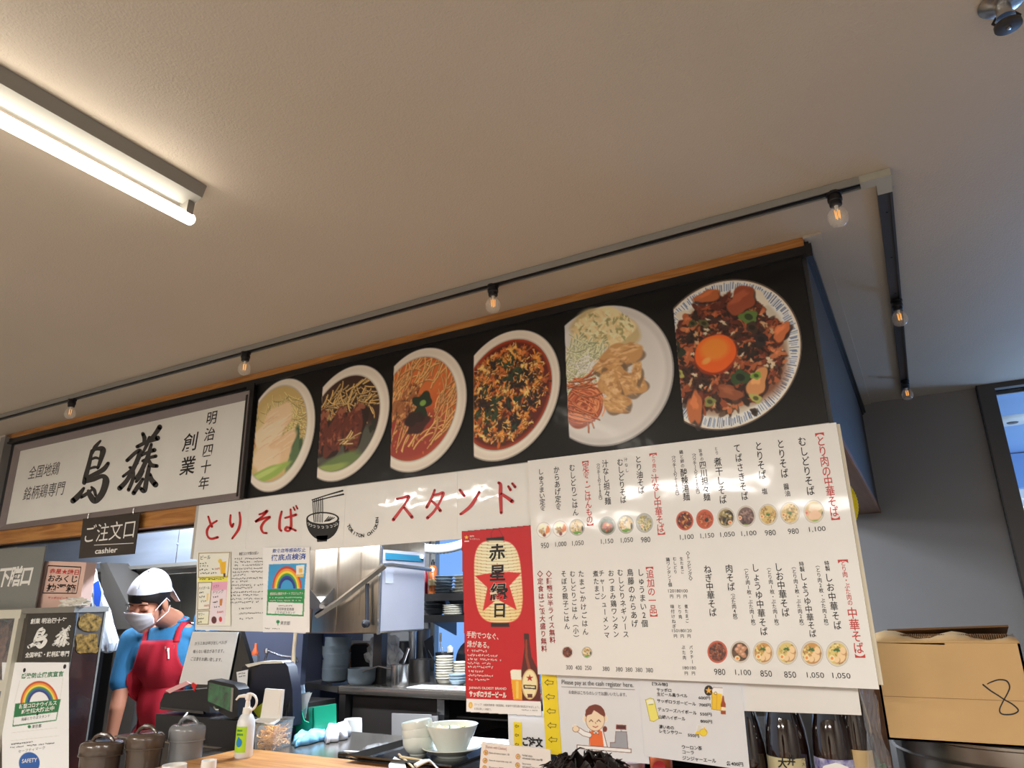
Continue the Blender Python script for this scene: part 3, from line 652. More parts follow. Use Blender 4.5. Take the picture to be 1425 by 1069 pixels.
def d6(cv):
    c0 = cv.fr
    cv.ell(0, 0, 1.0, 1.0, (84, 66, 54)); cv.ell(0, 0, .985, .985, (226, 214, 196)); cv.ell(0, 0, .965, .965, (222, 222, 218))
    for k in range(190):
        a_ = 2*PI*k/190+rnd.uniform(-.01, .01); r0 = rnd.uniform(.83, .88); r1 = rnd.uniform(.93, .965); cl = rnd.choice([(52, 74, 120), (84, 108, 150), (120, 140, 176)])
        cv.line([(r0*math.cos(a_), r0*math.sin(a_)), (r1*math.cos(a_), r1*math.sin(a_))], rnd.uniform(.8, 1.7), cl, .9)
    cv.ell(0, 0, .82, .82, (200, 190, 172), soft=5); cv.ell(.05, .05, .72, .72, (120, 70, 46), 0, 16, .9, .08)
    cv.ell(.28, -.72, .2, .12, (222, 212, 194), .3, 2, 1, .15); cv.ell(.66, .08, .1, .2, (214, 202, 184), 0, 2, 1, .15); cv.ell(-.6, -.5, .12, .1, (214, 204, 186), 0, 2, 1, .15)
    rblobs(cv, 420, .74, [(122, 56, 34), (146, 72, 42), (98, 42, 28), (170, 92, 56), (84, 36, 26), (186, 110, 70)], .04, .1, rnd, .4, .4)
    rblobs(cv, 60, .7, [(60, 34, 28), (44, 28, 24)], .03, .07, rnd, .4, .2); rblobs(cv, 40, .68, [(206, 186, 156), (190, 150, 110)], .02, .045, rnd, .3, .2)
    for (x, y, rx, ry, a_, c) in ((-.34, -.78, .17, .08, -.4, (176, 96, 54)), (.12, -.72, .2, .16, -.5, (146, 72, 46)), (.7, -.3, .14, .09, -.8, (196, 108, 64)), (-.34, .7, .09, .24, -.12, (186, 106, 62)), (.46, .38, .12, .2, .1, (204, 142, 90)), (.1, .5, .16, .1, .3, (140, 78, 50))):
        cv.ell(x+.02, y+.03, rx, ry, (50, 26, 20), a_, 2, .8, .15); cv.ell(x, y, rx, ry, c, a_, 2, 1, .15); cv.ell(x-rx*.2, y-ry*.3, rx*.6, ry*.35, np.minimum(255, np.array(c)*1.2+14), a_, 3, .6, .2)
    cv.ell(-.14, .0, .285, .27, (150, 50, 22), 0, 3, .9, .02); cv.ell(-.15, -.02, .27, .255, (226, 96, 30), 0, 2, 1, .02); cv.ell(-.17, -.08, .19, .15, (246, 136, 48), 0, 8, .9); cv.ell(-.26, .08, .06, .04, (250, 176, 96), -.5, 3, .7)
    for (x, y, r, c) in ((.24, -.5, .12, (88, 116, 54)), (-.7, -.08, .14, (40, 48, 34)), (-.62, .24, .08, (166, 164, 86)), (.22, .3, .13, (50, 74, 42)), (.43, .28, .07, (120, 158, 60)), (.46, .58, .08, (170, 170, 92)), (-.15, .62, .08, (130, 134, 72)), (-.35, -.42, .07, (86, 84, 50)), (.44, -.2, .1, (44, 32, 34)), (.46, .76, .06, (60, 46, 36)), (-.5, -.42, .06, (70, 74, 46)), (.3, -.36, .09, (58, 42, 32))):
        cv.ell(x, y, r, r*.72, c, .4, 1.5, 1, .15); cv.ell(x, y, r*.5, r*.34, np.array(c)*.45, .4, 1.5, .9)
dish((338, 516, 446, 696), (388.5, 606), (50, -13), (-7, 78), (361, 548, 348, 687), .8, d1, inner=((-4, -2), .84), soup=(196, 170, 112))
dish((430, 497, 552, 682), (481.5, 589.5), (60, -14), (-11, 80), (450.5, 526, 441.6, 663), .8, d2, inner=((-3, 0), .82), soup=(58, 34, 26))
dish((534, 474, 658, 668), (583.5, 571), (66, -12), (-7, 86), (549, 503, 543.5, 652), .8, d3, inner=((-3, -1.5), .83), soup=(176, 70, 34))
dish((650, 449, 788, 652), (705, 551), (74, -10), (-12, 91), (659.8, 479.5, 659.8, 636), .8, d4, inner=((0, -1.5), .84), soup=(120, 40, 20))
dish((776, 414, 948, 634), (845, 523.5), (93, -6), (-3, 98), (786, 453.7, 792.7, 613), .9, d5, rim=(208, 204, 200))
dish((924, 378, 1126, 612), (1011, 494), (104, -1), (-12, 105), (936, 415, 953, 593), .85, d6, rim=(220, 216, 208))

# ---- row of six laminated sheets: とりそば [bowl] [ring lettering] スタンド
PR = ('Y', D-.024)
zt = at(500, 674.5, P=PR).z; zl = at(500, 761, P=PR).z; edges = [277.5, 346.5, 423.5, 479.5, 537, 635, 736]
RG = 'laminated sheets of the red shop name'
labs = ['laminated sheet with the first two red letters, nearest the white sign', 'laminated sheet with the third and fourth red letters', 'laminated sheet with a black noodle bowl and chopsticks drawing', 'laminated sheet with black ring lettering beside the noodle bowl drawing', 'laminated sheet with the red letters SU TA', 'laminated sheet with the last two red letters above the red poster']
row = []
for i in range(6):
    x0 = at(edges[i], 700, P=PR).x; x1 = at(edges[i+1], 700, P=PR).x
    zz = zt
    t = thing('laminated_sheet', labs[i], 'sign', ((x0+x1)/2, D-.024, zl), RG); row.append(t)
    b = MB(); yo = .0012*(i % 2); b.slab([Vector((x0, D-.024+yo, zz)), Vector((x1+.003, D-.024+yo, zz)), Vector((x1+.003, D-.024+yo, zl)), Vector((x0, D-.024+yo, zl))], (0, .0014, 0)); b.build('laminate', m_lam, t)
def bstroke(ink, cs, w_): 
    for c in cs: brush(ink, c, [w_*(.8+.3*((i*7) % 3)/2) for i in range(len(c))])
I = Ink(PR)
bstroke(I, [[(290, 719), (292.5, 727), (295, 733)], [(302, 725), (293, 731), (288.5, 738), (289, 746), (294, 750), (303, 748)]], 3.3); I.build('red_letter', k_red, row[0]); I = Ink(PR)
bstroke(I, [[(321, 717), (320.5, 727), (323, 733), (325, 729)], [(333.5, 713.5), (334.5, 725), (332, 737), (323.5, 749.5)]], 3.4); I.build('red_letter', k_red, row[0])
I = Ink(PR)
bstroke(I, [[(361, 716), (366, 714.5), (372, 711), (366, 718), (355.5, 726), (364, 722.5), (376, 719.5), (368, 726), (363.5, 734), (366, 741), (371, 742)]], 3.3); I.build('red_letter', k_red, row[1]); I = Ink(PR)
bstroke(I, [[(392, 712), (389.5, 722), (389, 735), (391.5, 739)], [(397, 721), (404, 719), (412, 716.5)], [(404.5, 709), (405, 720), (405, 733), (402, 739), (397, 737.5), (399, 734), (405, 735.5), (411.5, 738.5)]], 3.3)
bstroke(I, [[(408.5, 706), (410.5, 710)], [(412, 704), (414, 708)]], 2.6); I.build('red_letter', k_red, row[1])
I = Ink(PR)
bstroke(I, [[(552.5, 694.5), (561, 693), (569, 691), (564, 701), (556, 712), (547.5, 723.5)], [(562, 706), (568, 713), (573.5, 720)]], 4.2); I.build('red_letter', k_red, row[4]); I = Ink(PR)
bstroke(I, [[(605, 682), (601, 693), (594, 706)], [(603, 689), (610, 688), (617, 686.5), (612, 699), (604, 712), (595, 721)], [(600.5, 697), (607, 703), (613, 711)]], 4.0); I.build('red_letter', k_red, row[4])
I = Ink(PR)
bstroke(I, [[(640, 682), (646, 690)], [(641, 715.5), (645, 713), (656, 703), (667, 685)]], 4.4); I.build('red_letter', k_red, row[5]); I = Ink(PR)
bstroke(I, [[(694, 672), (696.5, 675), (696.5, 690), (697.5, 714)], [(697, 687), (705, 692), (713, 698)]], 4.8); bstroke(I, [[(707.5, 677), (710.5, 682)], [(713, 673), (717, 678)]], 4.0); I.build('red_letter', k_red, row[5])
I = Ink(PR)                                            # noodle bowl drawing
def pol(ink, pts, o=0): ink.mb.add([at(*p, P=ink.P)+ink.off+Vector((0, -o, 0)) for p in pts], [tuple(range(len(pts)))])
def ring(cx, cy, rx, ry, n=28, a0=0, a1=2*PI, tilt=0): return [(cx+rx*math.cos(a0+(a1-a0)*k/n), cy+ry*math.sin(a0+(a1-a0)*k/n)+tilt*rx*math.cos(a0+(a1-a0)*k/n)) for k in range(n+1)]
pol(I, ring(449.3, 725, 23, 27, 24, 0, PI)+[(426.3, 722)]); pol(I, [(440.5, 746), (456.5, 745), (455, 753.6), (441.5, 754.4)]); pol(I, ring(449.3, 722, 23, 9.5)[:-1], .0001)
brush(I, [(434.5, 696), (456, 689), (477, 683)], [1.6, 1.6, 2.4]); brush(I, [(435.5, 698.5), (458, 692.5), (478, 688)], [1.6, 1.6, 2.4])
for k in range(6): brush(I, [(435.5+k*2.7, 696-k*.5), (436.3+k*2.6, 712), (437.5+k*2.3, 726)], [1.1, 1.1, 1.1])
I.build('bowl_drawing', k_ink, row[2])
I = Ink(PR, (0, -.0009, 0)); pol(I, ring(449.3, 721.8, 20.5, 7.2)[:-1])
for k in range(9):
    a_ = PI*(.12+.76*k/8); x, y = 449.3-21*math.cos(a_), 727+7*math.sin(a_); brush(I, [(x-1.6, y-1.5), (x+1.2, y-1.2), (x+1, y+1.2), (x-.8, y+1)], [.6]*4)
I.build('bowl_highlights', m_lam, row[2])
I = Ink(PR, (0, -.0012, 0))
for k in range(6): brush(I, [(436.3+k*2.6, 716), (437.5+k*2.3, 727)], [1, 1])
for k in range(4): brush(I, [(452+k*2, 726-k*.3), (458+k*2.6, 719+k*.5)], [1.4, 1.2])
I.build('noodle_lines', k_ink, row[2])
I = Ink(PR); tx = 'TORITON CHICKEN'
for k, ch in enumerate(tx):
    a_ = math.radians(158-k*11.6); x, y = 504.3+20.5*math.cos(a_), 724+21.5*math.sin(a_)
    if ch != ' ': I.one(ch, (x, y), 6.6, 5.4, .03, rot=PI/2-a_ or 1e-4)
I.build('ring_lettering', k_ink, row[3])
# flat boards behind the sheets hold them
setp(MB().b2((at(277, 700, Y=D).x, D-.012, zl+.004), (SX-.01, D-.001, zb-.001)).build('trim_11', mat('backing_board', rgb(190, 186, 178), .6)), kind='structure')
# ================================================================== menu board
PM = ('Y', D-.05)
q = quad_on(PM, [(734.3, 641.5), (1163.5, 588), (1223.5, 959.5), (748.4, 938.5)])
t = thing('menu_board', 'large white laminated noodle menu board with two rows of bowls', 'menu', (q[2]+q[3])/2); MENU = t
b = MB(); b.slab(q, (0, .012, 0)); b.build('board', m_lam2, t)
q2 = quad_on(('Y', D-.037), [(734.5, 643.5), (1168.5, 590), (1229.5, 953.5), (750, 932)])
b = MB(); b.slab(q2, (0, .008, 0)); b.build('backing_card', mat('cream_card', rgb(226, 214, 190), .5), t)
I = Ink(PM); R_ = Ink(PM); B2 = Ink(PM, (0, -.0006, 0))
def V(t_, a, b_, h, ink=None, w_=None, bold=.009): (ink or I).v(t_, a, b_, h, w_, bold)
V('【とり肉の中華そば】', (1139.5, 600), (1163.3, 726.3), 16, R_, 13)
V('むしどりそば', (1116.3, 614.7), (1127.9, 683.2), 14, w_=12); V('とりそば', (1086.2, 617.9), (1091.7, 659), 14, w_=11); V('醤油', (1094.2, 677.5), (1096, 687), 9, w_=8)
V('とりそば', (1055.7, 621), (1061, 661), 14, w_=11); V('塩', (1064, 684), (1064, 684), 9, w_=8); V('てばさきそば', (1025.8, 624.2), (1036.3, 690.5), 13, w_=10)
V('とり', (996.5, 624.6), (997.8, 630.5), 5.5, w_=4.5); V('煮干しそば', (999, 643.2), (1006.2, 695.4), 13, w_=11)
V('旨辛の', (974.6, 627.4), (976.7, 639), 5.5, w_=5); V('四川担々麺', (978, 647.4), (983.7, 692), 11.5, w_=10); V('（パクチー入り＋180円）', (965.4, 630.5), (971.7, 688.4), 6, w_=5.5)
V('鶏と卵の', (947.9, 629.5), (950, 648.4), 6, w_=5.5); V('酸辣湯麺', (951.7, 657.9), (955.3, 691.6), 12, w_=10); V('（パクチー入り＋180円）', (937, 633.7), (943, 690.5), 6, w_=5.5)
V('【', (908.3, 628.8), (908.3, 628.8), 13, R_, 11); V('とり肉の', (909.5, 635), (910.8, 655), 6.5, R_, 5.5); V('汁なし中華そば】', (911.4, 666.3), (920.6, 746.5), 13, R_, 11)
V('とり油そば', (888.2, 639.4), (892.4, 682.4), 11, w_=9.5); V('汁なし', (871, 639.8), (872.5, 655), 5.5, w_=5); V('むしどりそば', (863, 643.6), (867.4, 695.7), 11, w_=9)
V('汁なし担々麺', (842.2, 645.5), (846, 697.6), 11, w_=9); V('（パクチー入り＋180円）', (832.2, 644.5), (836, 696.6), 5.5, w_=5)
V('【定食・ごはんもの】', (814.3, 639.8), (821.4, 733.6), 12, R_, 9.5)
V('むしどりごはん', (796.2, 651.2), (801, 713.3), 10.5, w_=8.5); V('からあげ定食', (774.4, 654), (777.2, 705), 10.5, w_=8.5); V('しゅうまい定食', (752.6, 656.8), (755.4, 707), 9, w_=8)
for s_, x, y, w_ in (('1,100', 1137.4, 736.8, 23), ('980', 1104, 739.4, 15), ('980', 1072, 741.5, 15), ('1,100', 1042.2, 742.7, 21), ('1,050', 1012.5, 744.2, 20), ('1,150', 984.3, 745.9, 19), ('1,100', 955.9, 747.8, 19),
    ('980', 898.5, 751.2, 13), ('1,050', 872.5, 752.1, 17), ('1,150', 845, 753.8, 17), ('1,050', 804.3, 756.3, 16), ('1,000', 780.6, 757.8, 15.5), ('950', 758.3, 759.2, 11)):
    I.h(s_, (x-w_/2, y+w_*.03), (x+w_/2, y-w_*.03), 7.6)
V('【', (1172, 776.4), (1172, 776.4), 16, R_, 15); V('とり肉・ぶた肉の', (1173.2, 784), (1183, 839), 8.5, R_, 7.5); V('中華そば】', (1186.2, 853.7), (1197.5, 918.3), 17, R_, 15)
V('特製', (1150.6, 784.2), (1151.7, 791.6), 7.5, w_=7); V('しお中華そば', (1153.2, 804.2), (1165.4, 870.5), 13, w_=11.5); V('（とり肉2枚・ぶた肉2枚）', (1137.4, 786.3), (1150.6, 871.6), 7, w_=6.5)
V('特製', (1115.3, 785.3), (1116.3, 792.6), 7.5, w_=7); V('しょうゆ中華そば', (1118, 803), (1131, 882), 11.5, w_=10.5); V('（とり肉2枚・ぶた肉2枚）', (1104.3, 788.4), (1116.3, 871.6), 7, w_=6.5)
V('しお中華そば', (1083, 789.5), (1093.2, 852.6), 13, w_=11.5); V('（とり肉1枚・ぶた肉1枚）', (1069.6, 789.5), (1081.6, 871.6), 7, w_=6.5)
V('しょうゆ中華そば', (1051, 790.5), (1063, 879), 12.5, w_=11); V('（とり肉1枚・ぶた肉1枚）', (1038, 790.5), (1049, 871.6), 7, w_=6.5)
V('肉そば', (1014.6, 791.6), (1017.4, 816.8), 12.5, w_=11); V('（ぶた肉4枚）', (1019.5, 825.3), (1023.7, 863.2), 7, w_=6.5); V('ねぎ中華そば', (984.7, 792.6), (992, 852.6), 12.5, w_=11)
for s_, x, y, w_ in (('980', 1001.6, 935.2, 15.5), ('1,100', 1034.2, 936.4, 22), ('850', 1066.2, 937.5, 16), ('850', 1099.5, 939, 16.5), ('1,050', 1134.8, 940.2, 24), ('1,050', 1171, 941, 25),
    ('300', 792.4, 929, 9), ('400', 805.3, 929.4, 9), ('250', 818.5, 929.6, 9), ('380', 843.5, 931, 9.5), ('380', 861.7, 931.6, 9.5), ('380', 875.4, 932, 9.5), ('380', 889.2, 932.4, 9.5), ('380', 903.8, 932.8, 9.8)):
    I.h(s_, (x-w_/2, y-w_*.015), (x+w_/2, y+w_*.015), 8.6 if x > 990 else 6)
bb = .012
V('◇トッピング◇', (957.2, 770.4), (961, 805), 6.5, w_=5.5, bold=bb); V('生たまご', (948.3, 778), (949.6, 796), 5.5, w_=5, bold=bb); V('むしどり', (938.8, 778), (940, 796), 5.5, w_=5, bold=bb); V('鶏ワンタン2個', (929.4, 779), (932.6, 814), 6, w_=5.5, bold=bb)
V('煮たまご', (955, 844.3), (956.3, 864.2), 6, w_=5, bold=bb); V('とり肉', (945.5, 844.3), (946.8, 858.5), 6, w_=5, bold=bb); V('味付けねぎ', (935.6, 844.3), (938.3, 871.8), 6, w_=5.5, bold=bb)
V('パクチー', (961.6, 901.2), (963.5, 921), 6, w_=5, bold=bb); V('ぶた肉', (951, 901), (952.5, 915.4), 6, w_=5, bold=bb)
for s_, x, y in (('120', 934, 822.5), ('180', 943.6, 822.5), ('100', 953, 822.5), ('150', 939.4, 877.8), ('180', 948.9, 877.8), ('120', 958.3, 877.8), ('180', 954.4, 929.6), ('180', 964.4, 929.6)):
    I.h(s_, (x-4.1, y), (x+4.1, y), 4.4); V('円', (x+.6, y+7.6), (x+.6, y+7.6), 5.6, w_=5.2, bold=bb)
V('【追加の一品】', (903.4, 787), (910, 860.4), 13, R_, 11)
V('しゅうまい2個', (891.5, 797), (897.2, 868), 11, w_=9.5); V('鳥藤のからあげ', (876.9, 797), (883.3, 868), 11, w_=9.5); V('むしどりネギソース', (863, 797), (871, 883), 10, w_=8.5)
V('おつまみ鶏ワンタン', (850.3, 798), (857.4, 882.8), 10, w_=8.5); V('チャーシューメンマ', (837, 798), (844.5, 884), 9.5, w_=8); V('煮たまご', (829, 798.8), (831.2, 830), 9.5, w_=8)
V('たまごかけごはん', (808.7, 798.8), (814.7, 879.4), 10, w_=8.5); V('むしどりごはん（小）', (796.7, 798.8), (802, 888), 9, w_=8); V('そぼろ親子ごはん', (784.4, 798.8), (789.2, 871.8), 9.5, w_=8)
V('◇麺類は半ライス無料', (763.6, 798.8), (768.9, 890.7), 9.5, B2, 8.2, .018); V('◇定食はご飯大盛り無料', (751.3, 798.8), (757.3, 903), 9.5, B2, 8.2, .018)
I.build('lettering', k_ink, t); R_.build('red_lettering', k_menu_red, t); B2.build('dark_red_lettering', k_dred, t)

def mini(x, y, rx, ry, kind, P=PM, par=t, M=None, k=.75, tl=.1):
    cv = Canvas(x-rx-3, y-ry-3, x+rx+3, y+ry+3, k, (236, 235, 232)); rn = random.Random(int(x*7+y)); cv.frame((x, y), (rx, -rx*tl), (ry*tl, ry))
    rim = {'r': (196, 84, 58), 'g': (170, 172, 168)}.get(kind[0], (206, 200, 188)); cv.ell(0, 0, 1, 1, np.array(rim)*.82); cv.ell(0, 0, .94, .94, rim)
    if kind[0] == 'p': cv.ell(0, 0, .9, .9, (224, 224, 220))
    full = np.zeros_like(cv.clip); W, m_ = cv.ell(0, 0, .84, .84, (0, 0, 0), raw=True); full[W] = m_; cv.clip = full
    k2 = kind[1:]
    if k2 == 'hot': cv.ell(0, 0, 1, 1, (130, 36, 22)); rblobs(cv, 46, .8, [(206, 140, 60), (90, 24, 20), (226, 170, 90), (60, 24, 20)], .08, .17, rn)
    elif k2 == 'tan': cv.ell(0, 0, 1, 1, (180, 78, 42)); rblobs(cv, 22, .7, [(204, 112, 66), (160, 70, 40)], .1, .2, rn); cv.ell(.2, .1, .24, .2, (40, 34, 24), 0, 1)
    elif k2 == 'dark': cv.ell(0, 0, 1, 1, (150, 134, 92)); rblobs(cv, 26, .8, [(60, 44, 34), (196, 176, 120), (90, 70, 48), (40, 40, 32)], .12, .26, rn); cv.ell(.4, .5, .24, .22, (226, 190, 150), 0, 1); cv.ell(.4, .5, .11, .1, (206, 110, 50), 0, 1)
    elif k2 == 'wing': cv.ell(0, 0, 1, 1, (110, 88, 84)); rblobs(cv, 30, .7, [(124, 96, 92), (94, 70, 70), (150, 120, 110)], .15, .26, rn); cv.ell(-.66, .1, .2, .2, (236, 200, 170), 0, 1); cv.ell(-.66, .1, .1, .1, (200, 100, 60), 0, 1); cv.ell(-.2, .86, .4, .12, (140, 170, 80), 0, 1)
    elif k2 == 'chick': cv.ell(0, 0, 1, 1, (196, 176, 120)); cv.ell(.15, -.3, .62, .36, (236, 204, 176), -.2, 1.5, 1, .1); cv.ell(.05, .3, .62, .38, (226, 188, 156), .1, 1.5, 1, .1); cv.ell(-.7, .05, .22, .24, (222, 150, 120), 0, 1); cv.ell(-.7, .05, .1, .1, (190, 90, 50), 0, 1); cv.ell(.1, .84, .5, .12, (120, 160, 70), 0, 1); cv.ell(.84, .3, .12, .25, (40, 50, 34), 0, 1)
    elif k2 == 'soba': cv.ell(0, 0, 1, 1, (204, 178, 112)); rblobs(cv, 26, .8, [(226, 196, 140), (190, 150, 86), (214, 186, 110)], .1, .22, rn); cv.ell(.0, .0, .16, .14, (56, 110, 50), 0, 1, 1, .2); cv.ell(-.66, .1, .2, .2, (240, 206, 160), 0, 1); cv.ell(-.66, .1, .1, .1, (206, 120, 50), 0, 1)
    elif k2 == 'chuka' or k2 == 'chukab':
        cv.ell(0, 0, 1, 1, (206, 186, 110) if k2 == 'chuka' else (190, 140, 72)); rblobs(cv, 18, .8, [(220, 196, 120), (196, 166, 90)], .1, .2, rn)
        for q_ in ((.35, .1, .42, .28), (.3, .4, .4, .26), (-.1, .45, .25, .24), (.5, -.2, .25, .3)): cv.ell(q_[0]+.04, q_[1]+.05, q_[2], q_[3], (150, 100, 60), -.5, 1.5); cv.ell(*q_, (232, 196, 150), -.5, 1.2)
        cv.ell(-.5, .3, .24, .24, (244, 214, 170), 0, 1); cv.ell(-.5, .3, .12, .12, (216, 130, 50), 0, 1); cv.ell(.0, -.3, .2, .16, (44, 100, 44), 0, 1, 1, .3)
    elif k2 == 'meat': cv.ell(0, 0, 1, 1, (130, 66, 44)); rblobs(cv, 60, .85, [(110, 50, 34), (84, 36, 28), (160, 90, 60), (60, 28, 22)], .07, .15, rn)
    elif k2 == 'balls':
        cv.ell(0, 0, 1, 1, (90, 64, 44)); rblobs(cv, 12, .8, [(60, 44, 34), (120, 110, 60)], .1, .2, rn)
        for q_ in ((.0, -.5), (.4, -.25), (.1, .05), (-.25, -.2), (.3, .3)): cv.ell(q_[0], q_[1], .28, .26, (180, 128, 96), 0, 1.2, 1, .1); cv.ell(q_[0]-.06, q_[1]-.08, .14, .1, (214, 172, 140), 0, 2)
        cv.ell(-.35, .55, .28, .24, (240, 214, 176), 0, 1); cv.ell(-.33, .55, .14, .12, (222, 130, 50), 0, 1)
    elif k2 == 'set': cv.ell(-.1, -.4, .5, .4, (230, 226, 196), 0, 1.5, 1, .1); cv.ell(.55, .0, .34, .4, (214, 120, 60), 0, 1.5, 1, .2); rblobs(cv, 9, .5, [(190, 150, 100), (206, 170, 120)], .16, .22, rn, region=lambda a_, c_: a_ < .1 and c_ > -.1); cv.ell(0, .6, .2, .22, (120, 30, 24), 0, 1)
    elif k2 == 'rice': cv.ell(0, 0, 1, 1, (206, 186, 140)); rblobs(cv, 14, .8, [(232, 206, 160), (206, 170, 110), (240, 226, 200)], .16, .3, rn); cv.ell(-.1, .66, .5, .2, (90, 150, 50), 0, 1, 1, .2); cv.ell(.7, .3, .14, .4, (30, 36, 30), 0, 1)
    elif k2 == 'tandry': cv.ell(0, .1, .8, .75, (70, 84, 50)); cv.ell(0, 0, .5, .45, (186, 84, 50), 0, 1.5, 1, .15); rblobs(cv, 16, .6, [(206, 110, 60), (150, 66, 40)], .1, .16, rn, region=lambda a_, c_: c_ > -.2); cv.ell(0, -.6, .6, .26, (60, 84, 54), 0, 1.5, 1, .3); cv.ell(.1, -.1, .16, .14, (240, 170, 90), 0, 1)
    elif k2 == 'oil': rblobs(cv, 34, .7, [(190, 176, 110), (214, 200, 140), (150, 140, 80)], .1, .2, rn); cv.ell(-.3, .25, .18, .18, (240, 210, 170), 0, 1); cv.ell(-.3, .25, .09, .09, (210, 120, 50), 0, 1)
    cv.mesh('bowl_picture', P, M or m_pm, par, (0, -.0008, 0), trim=(236, 235, 232)); return cv
for x, y, r, kd in ((1132.7, 712.2, 15.4, 'wchick'), (1099.5, 714.3, 14.6, 'wsoba'), (1069, 716.4, 14.2, 'wsoba'), (1038.4, 718.5, 14, 'wwing'), (1010.4, 720.6, 13.3, 'wdark'), (981, 722.7, 12.8, 'rtan'), (953, 724.8, 12.7, 'rhot'),
    (896.8, 727.9, 12.8, 'goil'), (871, 730, 12.2, 'grice'), (845, 732, 12.2, 'gtandry'), (803, 734.1, 11, 'grice'), (779.7, 736, 10.8, 'pset'), (757, 738, 10.6, 'pset'),
    (998.4, 907.4, 14.6, 'rmeat'), (1030, 907.4, 14.6, 'wballs'), (1062.2, 908.4, 15.4, 'wchukab'), (1095.3, 908.4, 15.8, 'wchuka'), (1130, 909.5, 16.6, 'wchukab'), (1165.4, 910, 17, 'wchuka'), (789.7, 907.8, 8, 'pmeat'), (817, 908, 7.4, 'grice')):
    mini(x, y, r*(.94 if x > 850 else .98), r*1.06, kd)

# ================================================================== notices left of the opening
PN = ('Y', D-.026)
t = thing('notice_sheet', 'large white laminated backing sheet hanging under the first red letters', 'notice', at(350, 875, P=PN))
b = MB(); b.slab(quad_on(PN, [(275.8, 764), (431.5, 764), (425.5, 881), (271.6, 876.6)]), (0, .0012, 0)); b.build('paper', m_lam, t)
I = Ink(PN, (0, -.0008, 0)); I.h('新型コロナ対策のお願い', (333, 771), (360, 769.5), 4.6, .012)
for k, (x0, x1, y) in enumerate(((326, 372, 778), (326, 373, 782.5), (326, 369, 787), (324, 372, 792), (324, 372, 796.5), (324, 343, 801), (323, 371, 805.5), (323, 345, 810), (322, 370, 815), (322, 352, 819), (321, 369, 824.5), (321, 360, 829), (320, 368, 834), (320, 361, 839), (332, 350, 847.5), (333, 367, 854), (333, 353, 861.5))):
    scrib(I, (x0, y), (x1, y-1.2), 3.0, 1.1, random.Random(k))
I.build('lettering', k_lgrey, t)
PN2 = ('Y', D-.030)
t = thing('drinks_leaflet', 'small drinks leaflet with yellow and pink blocks, left on the notice sheet', 'leaflet', at(296, 870, P=PN2))
b = MB(); b.slab(quad_on(PN2, [(278, 769.5), (321, 768), (314, 870.5), (274.6, 870)]), (0, .001, 0)); b.build('paper', m_paper, t)
cv = Canvas(274, 768, 321, 871, .6, (232, 228, 214))
cv.poly([(276.5, 803), (317.5, 801), (316.8, 809), (276.2, 810)], (240, 222, 92)); cv.poly([(295.5, 810.5), (317, 809), (312.8, 869), (291.5, 869)], (224, 164, 190)); cv.poly([(295, 822), (315.5, 821), (312.8, 869), (291.5, 869)], (240, 214, 222))
cv.poly([(306, 782), (315, 780), (313.5, 799), (307.5, 799)], (230, 176, 40)); cv.ell(311, 778.5, 5, 3.5, (238, 236, 226)); cv.ell(306.5, 781, 2.6, 3.2, (236, 190, 50)); cv.poly([(311, 798), (314, 798), (313.6, 803), (311, 803)], (70, 50, 40))
for q_ in (((277, 770), (320, 769), (316.6, 803), (276.4, 804), (277, 770)), ((276, 811), (295, 810.5), (291.5, 848), (275, 849), (276, 811)), ((275, 851), (291.5, 850), (290, 869), (274.8, 869), (275, 851))): cv.line(q_, .9, (120, 96, 60))
cv.ell(298, 863, 3.6, 5, (90, 40, 44)); cv.ell(307, 862, 2.2, 3.6, (200, 60, 60)); cv.poly([(306, 834), (310, 833), (309, 843), (306, 843)], (190, 120, 60)); cv.poly([(288, 826), (291, 826), (290, 836), (287, 836)], (230, 200, 140))
cv.poly([(275.5, 856), (290, 855), (289, 868), (275.5, 868)], (246, 236, 200))
cv.mesh('printed_panels', PN2, m_pp, t, (0, -.0006, 0))
I = Ink(PN2, (0, -.0012, 0)); I.h('ビール', (279.5, 776.5), (293, 775.5), 6, .01); I.h('ハイボール', (277, 819), (292, 818), 4.5); I.h('ソフト', (297, 817), (305, 815.5), 5); I.h('ドリンク', (297, 824.5), (311, 823), 5); I.h('サワー', (276, 855.5), (285, 855), 4.5)
for k, (x0, x1, y) in enumerate(((278, 288, 784), (278, 290, 788), (278, 298, 793), (278, 302, 798), (278, 312, 806), (277, 284, 825), (277, 286, 831), (277, 288, 837), (297, 304, 831), (297, 303, 838), (297, 307, 845), (276, 284, 861), (276, 284, 866))): scrib(I, (x0, y), (x1, y-.5), 3, 1.1, random.Random(k+50))
I.build('lettering', k_ink, t)
I = Ink(PN2, (0, -.0012, 0)); I.h('550円', (299, 792), (306, 791.5), 3.4); I.h('500円', (284, 843), (291, 843), 3.2); I.h('各400円', (302, 852), (311, 851.5), 3.4); I.build('red_lettering', k_red, t)

